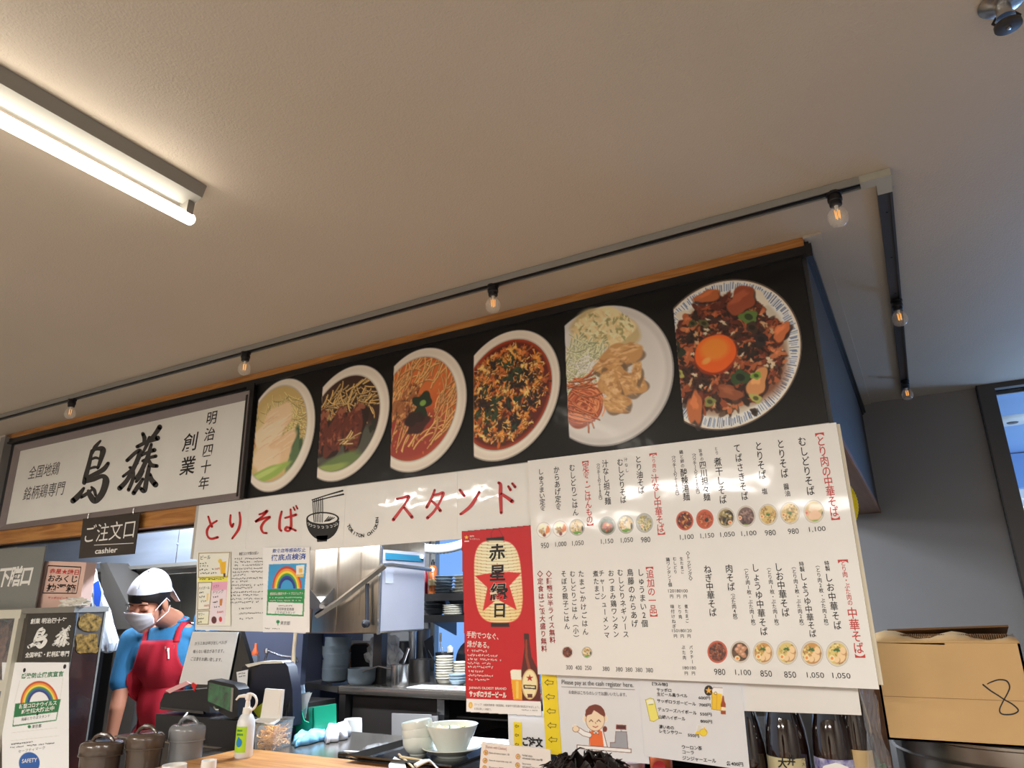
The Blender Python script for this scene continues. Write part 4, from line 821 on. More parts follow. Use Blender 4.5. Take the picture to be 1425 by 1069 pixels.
def rainbow(cv, cx, cy, R, cols, w_, sq=1):
    for k, c in enumerate(cols): r = R-k*w_; cv.ell(cx, cy, r, r*sq, c)
t = thing('rainbow_certificate', 'white certificate with a rainbow on blue above a green band', 'notice', at(400, 880, P=PN2))
b = MB(); b.slab(quad_on(PN2, [(372, 762), (431, 761), (425, 882), (366, 877)]), (0, .001, 0)); b.build('paper', m_paperb, t)
cv = Canvas(366, 762, 431, 880, .7, (228, 230, 234))
cv.poly([(374.5, 785.5), (427, 784), (423.8, 822), (372.5, 822)], (54, 150, 206)); keep = cv.clip.copy(); cv.clip = keep*(cv.Y < 819.5)
rainbow(cv, 399.5, 820, 20.5, [(200, 60, 50), (236, 150, 50), (240, 214, 60), (60, 150, 80), (40, 60, 150), (26, 40, 120)], 2.1, 1.55); cv.ell(399.5, 820, 9, 13, (54, 150, 206)); cv.clip = keep
cv.poly([(412.5, 787), (424, 786), (423, 799), (412, 800)], (238, 234, 220)); cv.poly([(416, 791), (421, 791), (421, 797), (416, 797)], (226, 180, 70)); cv.poly([(412, 800), (423, 799), (422.5, 803), (412, 803)], (222, 186, 90))
cv.poly([(372.5, 820.5), (424.3, 820), (422.8, 858), (371, 856)], (30, 140, 76)); cv.poly([(373.5, 838), (421.8, 839.5), (421, 855.8), (372.7, 854)], (236, 238, 238)); cv.ell(387, 865.5, 2.4, 2.4, (20, 130, 70)); cv.line([(387, 865), (387, 870)], 1, (20, 130, 70))
cv.mesh('printed_panels', PN2, m_pp, t, (0, -.0006, 0))
I = Ink(PN2, (0, -.0012, 0)); I.h('飲食店等感染防止', (379.6, 766.8), (425.7, 765.3), 5.8, .012); I.h('徹底点検済', (377.8, 776.5), (426, 774.3), 9, .02); I.build('blue_lettering', k_blue, t)
I = Ink(PN2, (0, -.0012, 0)); I.h('感染防止徹底サポートプロジェクト', (376, 826.5), (422, 825.8), 4, .01); scrib(I, (375, 832), (421, 831.6), 2.4, 1.2); scrib(I, (375, 836), (421, 836), 2.2, 1.2); I.build('white_lettering', k_white, t)
I = Ink(PN2, (0, -.0012, 0)); scrib(I, (388, 843), (407, 843.4), 2.2, 1.2); I.h('魚河岸食堂鳥藤', (385, 847.5), (409.5, 848), 4.2); I.h('とりそばスタンド', (383, 852.5), (411, 853), 4); I.h('東京都', (390.5, 867), (404, 867.6), 5.4); scrib(I, (369, 874.5), (390, 875.3), 2, 1.2); I.build('lettering', k_inks, t)

# ================================================================== red beer poster
PP = ('Y', D-.032)
t = thing('beer_poster', 'tall red poster with a paper lantern, red star and beer bottle', 'poster', at(700, 994, P=PP))
Q = [(643, 740.2), (738.3, 731.8), (753.6, 996.6), (649.6, 990.5)]
b = MB(); b.slab(quad_on(PP, Q), (0, .0012, 0)); b.build('paper', m_paper, t)
cv = Canvas(642, 731, 755, 997, .75, (184, 20, 30)); 
X_, Y_ = cv.X, cv.Y
W_ = (slice(None), slice(None)); cv.put(W_, np.clip((Y_-(972+(X_-649)*.038))*1.2, 0, 1), (234, 232, 230))
cv.line([(684, 748), (683.5, 742), (688, 736), (695, 737.5), (699.5, 746)], .7, (120, 20, 24))
cv.poly([(676.7, 749), (701.3, 746.8), (702, 752.6), (677.3, 754.6)], (30, 24, 24)); cv.poly([(683.4, 866.5), (708.8, 866.5), (708.9, 872.8), (683.5, 872.6)], (30, 24, 24))
cv.clip = keep2 = np.ones_like(cv.clip)
def lmask():   # lantern body: rounded box leaning slightly
    yc = (Y_-809.5)/57.2; cx_ = 693.4+(Y_-809.5)*.055; hw = 33.0+(Y_-809.5)*.012
    u = np.abs((X_-cx_)/hw); v = np.abs(yc); d = (np.clip(u, 0, 2)**3.4+np.clip(v, 0, 2)**3.4)**(1/3.4); return np.clip((1-d)*30+.5, 0, 1), (X_-cx_)/hw, yc
lm, lu, lv = lmask()
base = np.stack([238-0*lu, 226-18*np.clip(lv, 0, 1)-16*np.abs(lu)**3, 196-46*np.clip(lv, 0, 1)-30*np.abs(lu)**3], -1)/255
ribs = (np.abs(((Y_-(lu**2)*-3-752)/4.55) % 1-.5) < .1)[..., None]; base = np.where(ribs, base*np.array([.78, .66, .5]), base)
cv.c = cv.c*(1-lm[..., None])+base*lm[..., None]
cv.clip = lm
star = [(661, 801.5), (679, 798.2), (689, 797), (692, 783), (696, 797), (708, 796), (725.5, 797.6), (709, 815.5), (719.4, 849.3), (692, 834), (671.8, 850.8), (678.3, 817.8)]
cv.poly(star, (200, 36, 38)); cv.clip = keep2
for k in range(24): yy = 754+k*4.55; cv.line([(662, yy+1.5), (693, yy-.6), (726, yy+1.5)], .45, (150, 90, 60), .35) if 796 < yy < 850 else None
cv.poly([(710.4, 934), (713.5, 932), (727, 932.5), (727, 974), (714.5, 973.5)], (228, 196, 120)); cv.poly([(711.5, 946), (727, 947), (727, 974), (715, 973.6)], (236, 160, 40)); cv.poly([(710.4, 934), (713.5, 932), (727, 932.5), (727, 946.5), (711.6, 945.6)], (236, 226, 208)); cv.poly([(718, 948), (722, 948), (722, 972), (718.5, 972)], (246, 196, 90))
bot = [(729.5, 881.5), (735.6, 881.5), (736.5, 884), (736.4, 888), (739.8, 914), (747.5, 930), (750, 940), (752.3, 976), (727, 975), (725.5, 934), (727.5, 920), (730.2, 900), (729.5, 888)]
cv.poly(bot, (84, 26, 20)); cv.poly([(731.5, 890), (733.5, 890), (734.5, 914), (739, 932), (735, 932), (731, 914)], (136, 60, 40)); cv.poly([(729.5, 881.5), (735.6, 881.5), (736.5, 890), (729.5, 890)], (60, 30, 26))
cv.ell(737.3, 952.5, 11, 21, (226, 208, 160), 0); cv.ell(737.3, 952.5, 10, 20, (190, 160, 90), 0); cv.ell(737.3, 952.5, 9.5, 19.4, (232, 216, 172), 0)
def st(cx, cy, r, col): cv.poly([(cx+(r if k % 2 == 0 else r*.4)*math.sin(k*PI/5), cy-(r if k % 2 == 0 else r*.4)*math.cos(k*PI/5)) for k in range(10)], col)
st(737.3, 943.8, 5.2, (160, 24, 30)); cv.poly([(728.5, 953), (746.5, 954), (746.3, 959.5), (729, 958.5)], (50, 34, 30)); cv.poly([(730.5, 954.6), (744.5, 955.4), (744.4, 957.6), (730.8, 957)], (232, 216, 172)); cv.poly([(734, 966), (741, 966), (741, 971), (734.4, 971)], (90, 50, 40))
st(649.3, 748, 3.4, (236, 190, 70)); cv.ell(655, 981.6, 2.8, 4.4, (210, 160, 60)); cv.ell(655, 981.6, 1.6, 3, (240, 200, 110))
# cut the sheet of print to the paper's outline
cv2 = Canvas(642, 731, 755, 997, .75, (1, 2, 3)); tmp = cv.c.copy(); cv2.poly(Q, (255, 255, 255)); mm = cv2.c[..., 0] > .5; cv.c = np.where(mm[..., None], tmp, np.array((1, 2, 3))/255)
cv.mesh('printed_picture', PP, m_pp, t, (0, -.0006, 0), trim=(1, 2, 3))
I0 = Ink(PP, (0, -.0012, 0)); I = Ink(PP, (0, -.0016, 0))
for ch, x, y, h_, w_ in (('赤', 692, 769.5, 25, 23), ('星', 692.6, 797.5, 24.5, 23), ('縁', 694.6, 824, 25, 25), ('日', 695.5, 849.5, 22, 21)):
    I.one(ch, (x, y), h_, w_, .022, .04)
    if ch in '星縁': I0.one(ch, (x, y), h_, w_, .04, .04)
I0.build('lettering_outline', mat('ink_cream', rgb(236, 220, 190), .5), t); I.build('black_lettering', k_ink, t)
I = Ink(PP, (0, -.0012, 0)); I.h('手酌でつなぐ、', (649.7, 883), (694, 886), 9.5, .012); I.h('縁がある。', (650.4, 896), (681, 898), 9.5, .012)
for k, (y, x1) in enumerate(((905.3, 678), (911.6, 693.9), (917.5, 698.3), (922.8, 685.5), (928, 686.3), (934, 672.7), (939.8, 686.3), (945.6, 681))): scrib(I, (650.4+k*.25, y), (x1, y+1), 3.6, 1.3, random.Random(k+9))
I.h("JAPAN'S OLDEST BRAND", (652.7, 957.6), (705, 959), 4.4, .01); I.h('サッポロラガービール', (653.3, 965.4), (705, 967.6), 9, .045); I.h('乾杯を', (654, 746.5), (660, 746.2), 2.6, .01); I.h('もっとおいしく。', (654, 750.2), (668, 750.4), 2.4); ruled(I, (646.5, 753.5), (653, 753.3), 1.2)
I.build('white_lettering', k_white, t)
I = Ink(PP, (0, -.0012, 0)); I.h('ストップ！20歳未満飲酒・飲酒運転。妊娠中や授乳期の飲酒はやめましょう。', (660.3, 980.3), (751, 984.4), 3.5); I.h('お酒は楽しく適量で。', (660.3, 986.2), (684, 987.4), 3.3); scrib(I, (726, 988), (748, 989), 1.8, 1.3); I.build('grey_lettering', k_lgrey, t)

# ================================================================== papers under the menu board
PU = ('Y', D-.028); PV = ('Y', D-.022); PX = ('Y', D-.016)
t = sheet('order_notice', 'white notice reading ORDER in Japanese beside a yellow strip, under the red poster', 'notice', PX, [(706.8, 990), (757, 990), (762, 1069), (708.5, 1062)], m_paperb)
b = MB(); b.slab(quad_on(('Y', D-.0175), [(714.6, 1005), (725.7, 1005.8), (727, 1046), (716, 1046)]), (0, .0008, 0)); b.build('yellow_strip', m_yel, t)
I = Ink(PX, (0, -.0026, 0)); I.h('ご注文', (727.8, 1031.6), (756, 1033.6), 14, .05); I.h('はこちら', (728, 1047), (756, 1049), 9, .04)
def arrow(ink, cx, cy, w_, h_, lw):
    p = [(cx-w_/2, cy), (cx-w_*.14, cy-h_/2), (cx-w_*.14, cy-h_*.24), (cx+w_/2, cy-h_*.18), (cx+w_*.42, cy+h_*.3), (cx-w_*.14, cy+h_*.26), (cx-w_*.14, cy+h_/2), (cx-w_/2, cy)]
    for a, b_ in zip(p, p[1:]): brush(ink, [a, b_], [lw, lw], 1)
for y in (1010.5, 1023, 1036): arrow(I, 719.8, y, 5, 4, .5)
I.build('lettering', k_ink, t)
t = sheet('cashier_notice', 'white notice with a drawing of a smiling cashier and a yellow arrow strip', 'notice', PV, [(752.5, 930), (889, 935), (904, 1063.5), (759, 1049)], m_paperb)
b = MB(); b.slab(quad_on(('Y', D-.0235), [(753.3, 935), (774, 936), (781.6, 1051), (760, 1049)]), (0, .0008, 0)); b.build('yellow_strip', m_yel, t)
cv = Canvas(790, 975, 885, 1052, .7, (228, 230, 234)); cv.frame((740, 900), (1/4.385, 0), (0, 1/4.385))
sk = (240, 206, 176); br = (112, 52, 40); ln = (96, 60, 50)
cv.poly([(355, 510), (400, 500), (438, 512), (462, 600), (440, 640), (350, 640)], (240, 240, 242)); cv.line([(355, 512), (352, 600)], 1, ln); cv.line([(437, 515), (462, 612)], 1, ln)
cv.poly([(356, 520), (376, 505), (392, 528), (410, 505), (430, 518), (441, 612), (356, 610)], (220, 104, 50))
cv.line([(352, 540), (318, 530), (290, 510)], 7.5, ln); cv.line([(352, 540), (318, 530), (290, 510)], 6, (240, 240, 242)); cv.ell(270, 503, 22, 20, ln); cv.ell(270, 503, 19, 17, sk); cv.line([(262, 492), (256, 484)], 2.4, sk); cv.line([(270, 490), (268, 482)], 2.4, sk)
cv.ell(447, 503, 14, 18, br); cv.ell(388, 425, 62, 72, br); cv.ell(325, 440, 9, 18, sk); cv.ell(450, 440, 10, 18, sk); cv.ell(388, 450, 58, 66, ln); cv.ell(388, 450, 55.5, 63.5, sk)
cv.poly([(327, 425), (330, 385), (352, 362), (388, 353), (422, 362), (443, 388), (447, 430), (425, 418), (400, 400), (380, 388), (366, 412), (345, 418)], br)
for x0 in (352, 398): cv.line([(x0, 458), (x0+11, 447), (x0+22, 458)], 1.1, ln)
cv.line([(374, 487), (390, 493), (404, 486)], 1.1, (150, 50, 44)); cv.line([(388, 462), (392, 470)], .7, ln); cv.poly([(376, 516), (392, 528), (376, 536)], (240, 240, 242)); cv.poly([(408, 516), (392, 528), (408, 536)], (240, 240, 242))
cv.line([(376, 516), (408, 536), (408, 516), (376, 536), (376, 516)], .6, ln)
cv.poly([(515, 475), (578, 478), (577, 508), (514, 505)], (130, 60, 56)); cv.poly([(521, 481), (572, 484), (571, 502), (520, 499)], (70, 36, 36)); cv.poly([(541, 505), (553, 505), (553, 520), (541, 520)], (170, 170, 176)); cv.poly([(513, 518), (580, 520), (588, 622), (480, 616), (480, 585), (508, 585)], (150, 152, 160)); cv.line([(513, 518), (580, 520), (588, 622)], .7, ln); cv.line([(513, 518), (508, 585), (480, 585), (480, 614)], .7, ln)
cv.poly([(277, 600), (607, 625), (607, 648), (277, 622)], (238, 236, 238)); cv.line([(277, 600), (607, 625), (607, 648), (277, 622), (277, 600)], .9, ln)
cv.mesh('cashier_drawing', PV, m_pp, t, (0, -.0008, 0), trim=(228, 230, 234))
I = Ink(PV, (0, -.003, 0)); I.h('Please pay at the cash register here.', (782.2, 950), (881.8, 954.2), 8.2); I.h('お会計はこちらのレジでお願いいたします。', (792, 963.2), (872.5, 966.8), 5.4); ruled(I, (782, 955.8), (884, 959.8), .35)
for x, y in ((764.6, 949.7), (766.2, 969.6), (767.6, 989.6), (768.7, 1009.5), (770, 1029.3)): arrow(I, x, y, 12, 8, .6)
I.build('lettering', k_inks, t)
t = sheet('blank_sheet', 'blank white sheet below the menu board, above the bottles', 'paper', PV, [(1028, 940), (1192.5, 950), (1199, 995.5), (1035, 989.5)], m_paper)
t = sheet('drinks_price_list', 'white handwritten drinks price list with beer drawings, hanging under the menu', 'notice', PU, [(888, 936), (1031, 945), (1043.5, 1073), (897.4, 1052.3)], m_paperb)
cv = Canvas(896, 950, 1016, 1030, .7, (228, 230, 234)); cv.frame((740, 900), (1/4.385, 0), (0, 1/4.385))
cv.ell(1080, 268, 27, 32, (24, 20, 20)); cv.poly([(1080+(22 if k % 2 == 0 else 9)*math.sin(k*PI/5), 268-(24 if k % 2 == 0 else 10)*math.cos(k*PI/5)) for k in range(10)], (230, 170, 60))
cv.poly([(1100, 262), (1110, 248), (1165, 252), (1163, 290), (1102, 280)], (244, 244, 240)); cv.line([(1100, 262), (1110, 248), (1165, 252)], .6, ln); cv.poly([(1100, 280), (1161, 290), (1160, 392), (1098, 382)], (232, 186, 40)); cv.line([(1100, 280), (1098, 382), (1160, 392)], .6, (120, 90, 30)); cv.line([(1130, 290), (1128, 380)], .8, (200, 150, 30)); cv.ell(1122, 285, 9, 10, (120, 90, 30)); cv.ell(1122, 285, 6, 6, (240, 220, 150))
cv.poly([(1160, 330), (1164, 300), (1172, 300), (1176, 332), (1184, 350), (1184, 414), (1154, 412), (1154, 350)], (150, 64, 34)); cv.poly([(1155, 368), (1184, 370), (1184, 392), (1155, 390)], (226, 214, 180))
cv.poly([(694, 325), (722, 314), (745, 320), (776, 440), (745, 458), (722, 452)], (226, 218, 110)); cv.poly([(700, 330), (740, 324), (746, 345), (706, 352)], (238, 238, 214)); cv.line([(694, 325), (722, 452), (745, 458), (776, 440), (745, 320), (722, 314), (694, 325)], .6, (120, 110, 60)); cv.line([(716, 355), (740, 352)], .8, (90, 110, 60))
cv.poly([(1012, 478), (1034, 480), (1034, 520), (1008, 516)], (206, 206, 196)); cv.ell(1048, 524, 24, 24, (180, 140, 30)); cv.ell(1048, 524, 21, 21, (238, 204, 60)); cv.ell(1014, 528, 15, 12, (230, 190, 50)); cv.line([(1050, 490), (1066, 520)], 1.4, (220, 176, 50))
cv.mesh('drinks_drawings', PU, m_pp, t, (0, -.0006, 0), trim=(228, 230, 234))
I = Ink(PU, (0, -.0012, 0)); bo = .016
for s_, x0, y0, x1, y1, h_ in (('【飲み物】', 907.6, 951.8, 929, 953, 5), ('サッポロ', 913.8, 959.8, 934.3, 960.9, 5.2), ('生ビール黒ラベル', 914.5, 966, 956.7, 968.6, 5.4), ('600円', 972.2, 971, 988.4, 971.8, 5), ('サッポロラガービール', 914.5, 975, 968.5, 980, 5.4), ('700円', 973, 981, 989.3, 981.8, 5), ('デュワーズハイボール', 915.6, 986.9, 969.6, 992.4, 5.6), ('550円', 974.2, 993.6, 990.4, 994.6, 5),
    ('山崎ハイボール', 916.7, 997.6, 953.7, 1000.6, 5.6), ('800円', 974.9, 1003.6, 990.9, 1004.6, 5), ('濃いめの', 917.2, 1011.3, 938, 1013, 5.6), ('レモンサワー', 917.9, 1017.4, 949, 1020.6, 5.6), ('550円', 957.3, 1023, 973, 1024.4, 5), ('ウーロン茶', 949, 1039.4, 977.2, 1041.6, 5.8), ('コーラ', 949.8, 1046.4, 965.8, 1047.6, 5.4), ('ジンジャーエール', 949.8, 1054.8, 996.6, 1059.2, 6), ('各400円', 1010.7, 1062.3, 1034.2, 1063.7, 6)):
    I.h(s_, (x0, y0), (x1, y1), h_, bo)
I.build('lettering', k_ink, t)
PE = ('Y', D-.16)
t = sheet('english_menu_card', 'small white English noodle menu card standing by the ramen tray', 'menu', PE, [(670.4, 1032.3), (765.7, 1043.5), (768, 1110), (664, 1110)], m_paper, .003)
I = Ink(PE, (0, -.0008, 0)); I.h('[Ramen with Chicken]', (676, 1039.6), (705, 1043), 5, 0)
I.build('red_lettering', mat('ink_pink_grey', rgb(176, 120, 116), .5), t)
I = Ink(PE, (0, -.0008, 0))
for k, (x, y, s_, w_) in enumerate(((681, 1047.8, 'Ramen with steamed chicken 1,100', 28), (681, 1058.3, 'Ramen with chopped chicken wings 1,100', 31), (681, 1067.8, 'Ramen 980', 20), (727, 1051, 'Hot black sesame', 14), (727, 1055, 'with steamed Chicken ramen 980', 28), (727, 1063, 'Spicy ramen', 12), (727, 1067, 'with steamed Chicken ramen 980', 28))): I.h(s_, (x, y), (x+w_, y+w_*.1), 3, 0)
I.build('lettering', k_inks, t)
for x, y in ((676.2, 1047.4), (675.2, 1058.6), (674.6, 1069), (721, 1053), (720.5, 1065)): mini(x, y, 3.3, 3.9, 'rsoba', PE, t, m_pp, .6)

# ---- signs around the left opening
PC = ('Y', D-.04)
t = sheet('cashier_sign', 'black hanging sign with white cashier lettering under the shop sign', 'sign', PC, [(115.5, 722), (194.8, 714), (187, 771), (109.4, 777.5)], mat('sign_black_gloss', rgb(44, 38, 34), .3, coat=.6, coatr=.12), .003, part='sign_plate')
I = Ink(PC); I.h('ご注文口', (119, 744), (187.5, 735.5), 25, .0); ruled(I, (131, 758.8), (186, 756), .5); I.h('cashier', (132.6, 767.3), (163.7, 765), 7.5, .02); I.build('white_lettering', k_white, t)
b = MB()
for x, y in ((122, 719), (185, 712)): p = at(x, y, P=PC); b.tube([p+Vector((0, .002, -.01)), p+Vector((0, .002, .014)), p+Vector((0, .03, .02))], .0015, 6)
b.build('hook', m_steel, t)
# ================================================================== counter and kitchen
def scl(px, py, Y): return (at(px, py, Y=Y)-Vector((0, 0, EYE))).dot(CF)/FPX
def rad(wpx, px, py, Y):
    v = (at(px, py, Y=Y)-Vector((0, 0, EYE))).normalized(); return wpx/2*scl(px, py, Y)*max(.75, v.dot(CF))**.8
m_ctop = mat('counter_steel', rgb(150, 142, 132), .22, .85, bump=.03, bscale=30, var=.12, vscale=9)
m_cer = mat('white_ceramic', rgb(226, 232, 226), .18, coat=.6)
m_greyc = mat('grey_ceramic', rgb(128, 142, 152), .35, coat=.3, var=.1, vscale=30)
m_cream = mat('cream_ceramic', rgb(206, 198, 180), .3, coat=.3)
m_dgrey = mat('dark_ceramic', rgb(92, 96, 102), .4, coat=.2)
m_blk = mat('black_plastic', rgb(24, 24, 28), .4, bump=.1, bscale=300, bdist=.0004)
m_blkg = mat('black_gloss', rgb(14, 15, 17), .12, coat=.6)
m_navy = mat('navy_black_plastic', rgb(20, 24, 40), .45)
m_clear = mat('clear_plastic', (.9, .93, .95), .12, trans=.92, ior=1.3)
m_green = mat('green_plastic', rgb(16, 140, 104), .35, coat=.2)
cx0 = at(307, 1058, Z=CT).x
b = MB(); b.b2((-2.95, 1.95, CT-.05), (-1.19, 2.38, CT-.007)); b.b2((-2.3, 1.72, CT-.05), (-1.19, 1.95, CT-.007)); b.b2((-2.9, 1.97, 0), (-1.2, 2.34, CT-.05)); t = thing('serving_counter', 'stainless steel serving counter under the hanging notices', 'counter', (-2.4, 2, 0))
b.build('counter_body', m_dsteel, t); b = MB(); b.add([(x, y, z) for z in (CT-.006, CT) for x, y in ((-2.97, 1.93), (-2.32, 1.93), (-2.32, 1.70), (-1.19, 1.70), (-1.19, 2.38), (-2.97, 2.38))], [(5, 4, 3, 2, 1, 0), (6, 7, 8, 9, 10, 11)]+[(i, (i+1) % 6, (i+1) % 6+6, i+6) for i in range(6)]); b.build('counter_top', m_ctop, t)
t = thing('wooden_counter_board', 'light wooden counter board along the front of the steel counter', 'counter', (-1.2, 1.6, 0))
MB().b2((cx0, 1.30, CT+.001), (SX, 1.87, CT+.022), .006).build('board', m_oak, t)
b = MB()
for x in (cx0+.1, -1.1, SX-.1): b.b2((x, 1.34, 0), (x+.04, 1.38, CT+.001))
b.build('support', m_brown, t)
LZ_ = CT-.12
setp(MB().b2((-3.1, 1.15, LZ_-.03), (cx0-.005, 1.695, LZ_)).b2((-3.05, 1.2, 0), (-3.0, 1.25, LZ_-.03)).b2((cx0-.1, 1.2, 0), (cx0-.05, 1.25, LZ_-.03)).build('water_shelf', m_dsteel, loc=(-2.6, 1.4, 0)), 'steel side shelf below the counter carrying the water pitchers', 'shelf')

def bowl(name, label, px, ybase, Y, wpx, hpx, M, foot=.5, group=None, tilt=None, cat='bowl', lip=1.0, base=None, straight=False):
    base = base or at(px, ybase, Y=Y); r = rad(wpx, px, ybase, Y); h = (at(px, ybase-hpx, Y=Y)-at(px, ybase, Y=Y)).z
    R = Matrix.Rotation(tilt[0], 3, 'X')@Matrix.Rotation(tilt[1], 3, 'Y') if tilt else None
    b = MB(); f = foot*r
    if straight: b.lathe([(f, 0), (r*.93, h*.16), (r*.98, h*.4), (r*.985, h*.9), (r*1.0, h*.93), (r*1.0, h), (r*.95, h), (r*.93, h*.4), (f*.9, h*.12), (0, h*.1)], base, 30, R=R)
    else: b.lathe([(f*.9, 0), (f, .0), (f, h*.08), (f*1.25+0, h*.14), (r*.82, h*.45), (r*.92, h*.78), (r*lip, h*.86), (r*lip, h), (r*lip-.004, h), (r*.88, h*.8), (r*.76, h*.45), (f*.9, h*.2), (0, h*.17)], base, 28, R=R)
    return setp(b.build(name, M, loc=base), label, cat, group)

# ---- dishwasher with its bent lever
YD = 2.95
c0 = at(526, 882, Y=YD); ct = at(526, 765, Y=YD); w_ = at(430, 882, Y=YD).x; hs = ct.z-c0.z
ks = at(590, 877, X=c0.x).y
t = thing('dishwasher', 'stainless steel hood dishwasher with a bent lever handle', 'dishwasher', (w_/2+c0.x/2, YD+.3, 0))
m_hoodL = mat('hood_steel_lit_brown', rgb(178, 164, 146), .3, 1, bump=.05, bscale=12, stretch=(10, 10, 1), var=.12, vscale=4)  # brown light on the front face is put into this steel colour
MB().b2((w_-.1, YD, c0.z), (c0.x, ks, ct.z+.06), .008).build('hood', m_hoodL, t)
MB().b2((c0.x+.001, YD+.01, c0.z+.01), (c0.x+.006, ks-.01, ct.z-.0)).build('side_panel', mat('side_steel', rgb(176, 172, 176), .42, .6, bump=.03, bscale=10, var=.08, vscale=5), t)
MB().b2((c0.x-.004, YD-.006, c0.z-.004), (c0.x+.01, YD+.006, ct.z+.05)).build('corner_trim', m_steel, t)
b = MB(); b.b2((w_-.1, YD-.004, c0.z+.004), (w_+.01, YD, ct.z+.05)); xx = at(502, 800, Y=YD).x; b.b2((xx-.004, YD-.004, c0.z+.09), (xx+.004, YD, ct.z-.01)); xx = at(470, 800, Y=YD).x; b.b2((xx-.006, YD-.004, c0.z+.004), (xx+.006, YD, ct.z+.03)); b.build('seam_strip', m_hoodL, t)
y0, y1 = at(530, 790, X=c0.x).y, at(588, 790, X=c0.x).y
b = MB(); b.b2((c0.x+.006, YD+.03, at(540, 779, X=c0.x).z), (c0.x+.012, ks-.03, at(540, 770, X=c0.x).z)); cs_ = b.build('control_strip', mat('teal_strip', rgb(30, 84, 104), .3), t)
pk = at(586, 775, X=c0.x+.012); b = MB(); b.lathe([(.012, 0), (.012, .01), (.0, .012)], pk, 14, R=Matrix.Rotation(PI/2, 3, 'Y')); b.build('knob', m_white, cs_)
b = MB(); b.b2((c0.x+.006, YD+.035, at(535, 812, X=c0.x).z), (c0.x+.008, YD+.10, at(535, 793, X=c0.x).z)); b.build('information_label', mat('label_grey', rgb(150, 150, 158), .6), t)
# lever
L0 = at(440, 857, Y=YD-.06); L1 = at(470, 838, Y=YD-.05); L2 = at(536, 787, Y=YD-.04); L3 = at(545, 786.5, X=c0.x+.045); L4 = at(601, 793, X=c0.x+.045)
b = MB(); b.tube([L0, L1, L2], .016, 4); b.build('lever_arm', m_hoodL, t)
b = MB(); b.tube([L2, Vector((L3.x-.01, YD-.03, L2.z+.002)), L3, L4], .011, 10); lh = b.build('lever_handle', m_steel, t)
b = MB(); b.lathe([(0, -.016), (.013, -.01), (.016, 0), (.013, .01), (0, .016)], L4, 12); b.build('handle_end', m_white, lh)
k0 = at(511, 812, Y=YD-.03); k1 = at(511, 868, Y=YD-.03)
b = MB(); b.tube([k0, k1], .010, 8); b.lathe([(.0, -.018), (.02, -.01), (.02, .01), (0, .018)], k1+Vector((0, -.01, 0)), 14, R=Matrix.Rotation(PI/2, 3, 'X')); b.build('link_rod', m_blk, t)
b = MB(); b.b2((c0.x-.3, ks-.07, at(560, 958, Y=3.15).z+.001), (c0.x-.24, ks-.02, c0.z)); b.build('machine_column', m_dsteel, t)

# dark cabinets left of the dishwasher
Y_ = 3.67
setp(MB().b2((at(395, 850, Y=Y_).x, Y_, 0), (at(452, 850, Y=Y_).x, Y_+.4, 2.1), .01).build('tall_refrigerator', mat('slate_steel', rgb(66, 70, 86), .35, .6), loc=(at(420, 850, Y=Y_).x, Y_+.25, 0)), 'tall dark slate refrigerator left of the dishwasher', 'refrigerator')
Y_ = 2.85; xa, xb = at(396, 850, Y=Y_).x, at(444, 850, Y=Y_).x
t = thing('wall_rack', 'small dark bracket shelf with a white tray left of the dishwasher', 'shelf', (xa, Y_, at(430, 845, Y=Y_).z))
zz = at(430, 842, Y=Y_).z; b = MB(); b.b2((xa, Y_, zz-.02), (xb, Y_+.2, zz)); b.build('shelf_board', m_dsteel, t)
b = MB(); b.slab([(xb-.002, Y_, zz), (xb-.002, Y_+.2, zz), (xb-.002, Y_+.2, zz+.17)], (.006, 0, 0)); b.slab([Vector((xa, Y_+.02, zz)), Vector((xb, Y_+.02, zz)), Vector((xa+.02, Y_+.02, zz+.2))], (0, .004, 0)); b.build('bracket', m_dsteel, t)
b = MB(); b.b2((xa+.02, Y_+.03, zz+.001), (xb-.03, Y_+.15, zz+.04), .006); setp(b.build('white_tray', m_white, loc=(xa, Y_+.1, zz)), 'small white tray on the dark bracket shelf', 'tray')

# ---- shelves on the window wall with stacks of plates
Y_ = BACK-.32; sx0, sx1 = at(586, 830, Y=Y_).x, at(586, 830, Y=Y_).x+1.3
for nm, yy, lab in (('s1', 827, 'upper dark shelf across the kitchen window holding pale plates'), ('s2', 857, 'lower dark shelf across the kitchen window holding grey bowls')):
    z = at(610, yy, Y=Y_).z; t = thing('wall_shelf', lab, 'shelf', (sx0, BACK, z))
    b = MB(); b.b2((sx0, Y_, z-.035), (sx1, BACK-.001, z-.006)); b.build('shelf_board', m_dsteel, t); b = MB(); b.b2((sx0, Y_-.004, z-.04), (sx1, Y_, z+.004)); b.build('front_lip', m_dsteel, t)
    b = MB(); b.slab([(sx0+.05, Y_+.04, z-.036), (sx0+.05, BACK-.001, z-.036), (sx0+.05, BACK-.001, z-.13)], (.01, 0, 0)); b.build('bracket', m_dsteel, t)
    if nm == 's1': ZS1 = z
    else: ZS2 = z
ORD = ['lowest', 'second from below', 'third from below', 'fourth from below', 'fifth from below', 'sixth from below', 'seventh from below', 'eighth from below']
def stack(n, name, label, group, px, ybase, Y, wpx, hpx, total, M, foot=.5, zb_=None, cat='plate', jit=.002, rn=random.Random(4)):
    base = at(px, ybase, Y=Y)
    if zb_ is not None: base.z = zb_
    dz = total*scl(px, ybase, Y)/max(1, n); first = None
    first = bowl(name, label, px, ybase, Y, wpx, hpx, M, foot, group, cat=cat, base=base)
    for i in range(1, n):
        o = first.copy(); C.objects.link(o); o.location = base+Vector((rn.uniform(-jit, jit), rn.uniform(-jit, jit), dz*i)); o['label'] = label+', '+(ORD[i] if i < n-1 else 'topmost')
    first['label'] = label+', lowest'

    return first
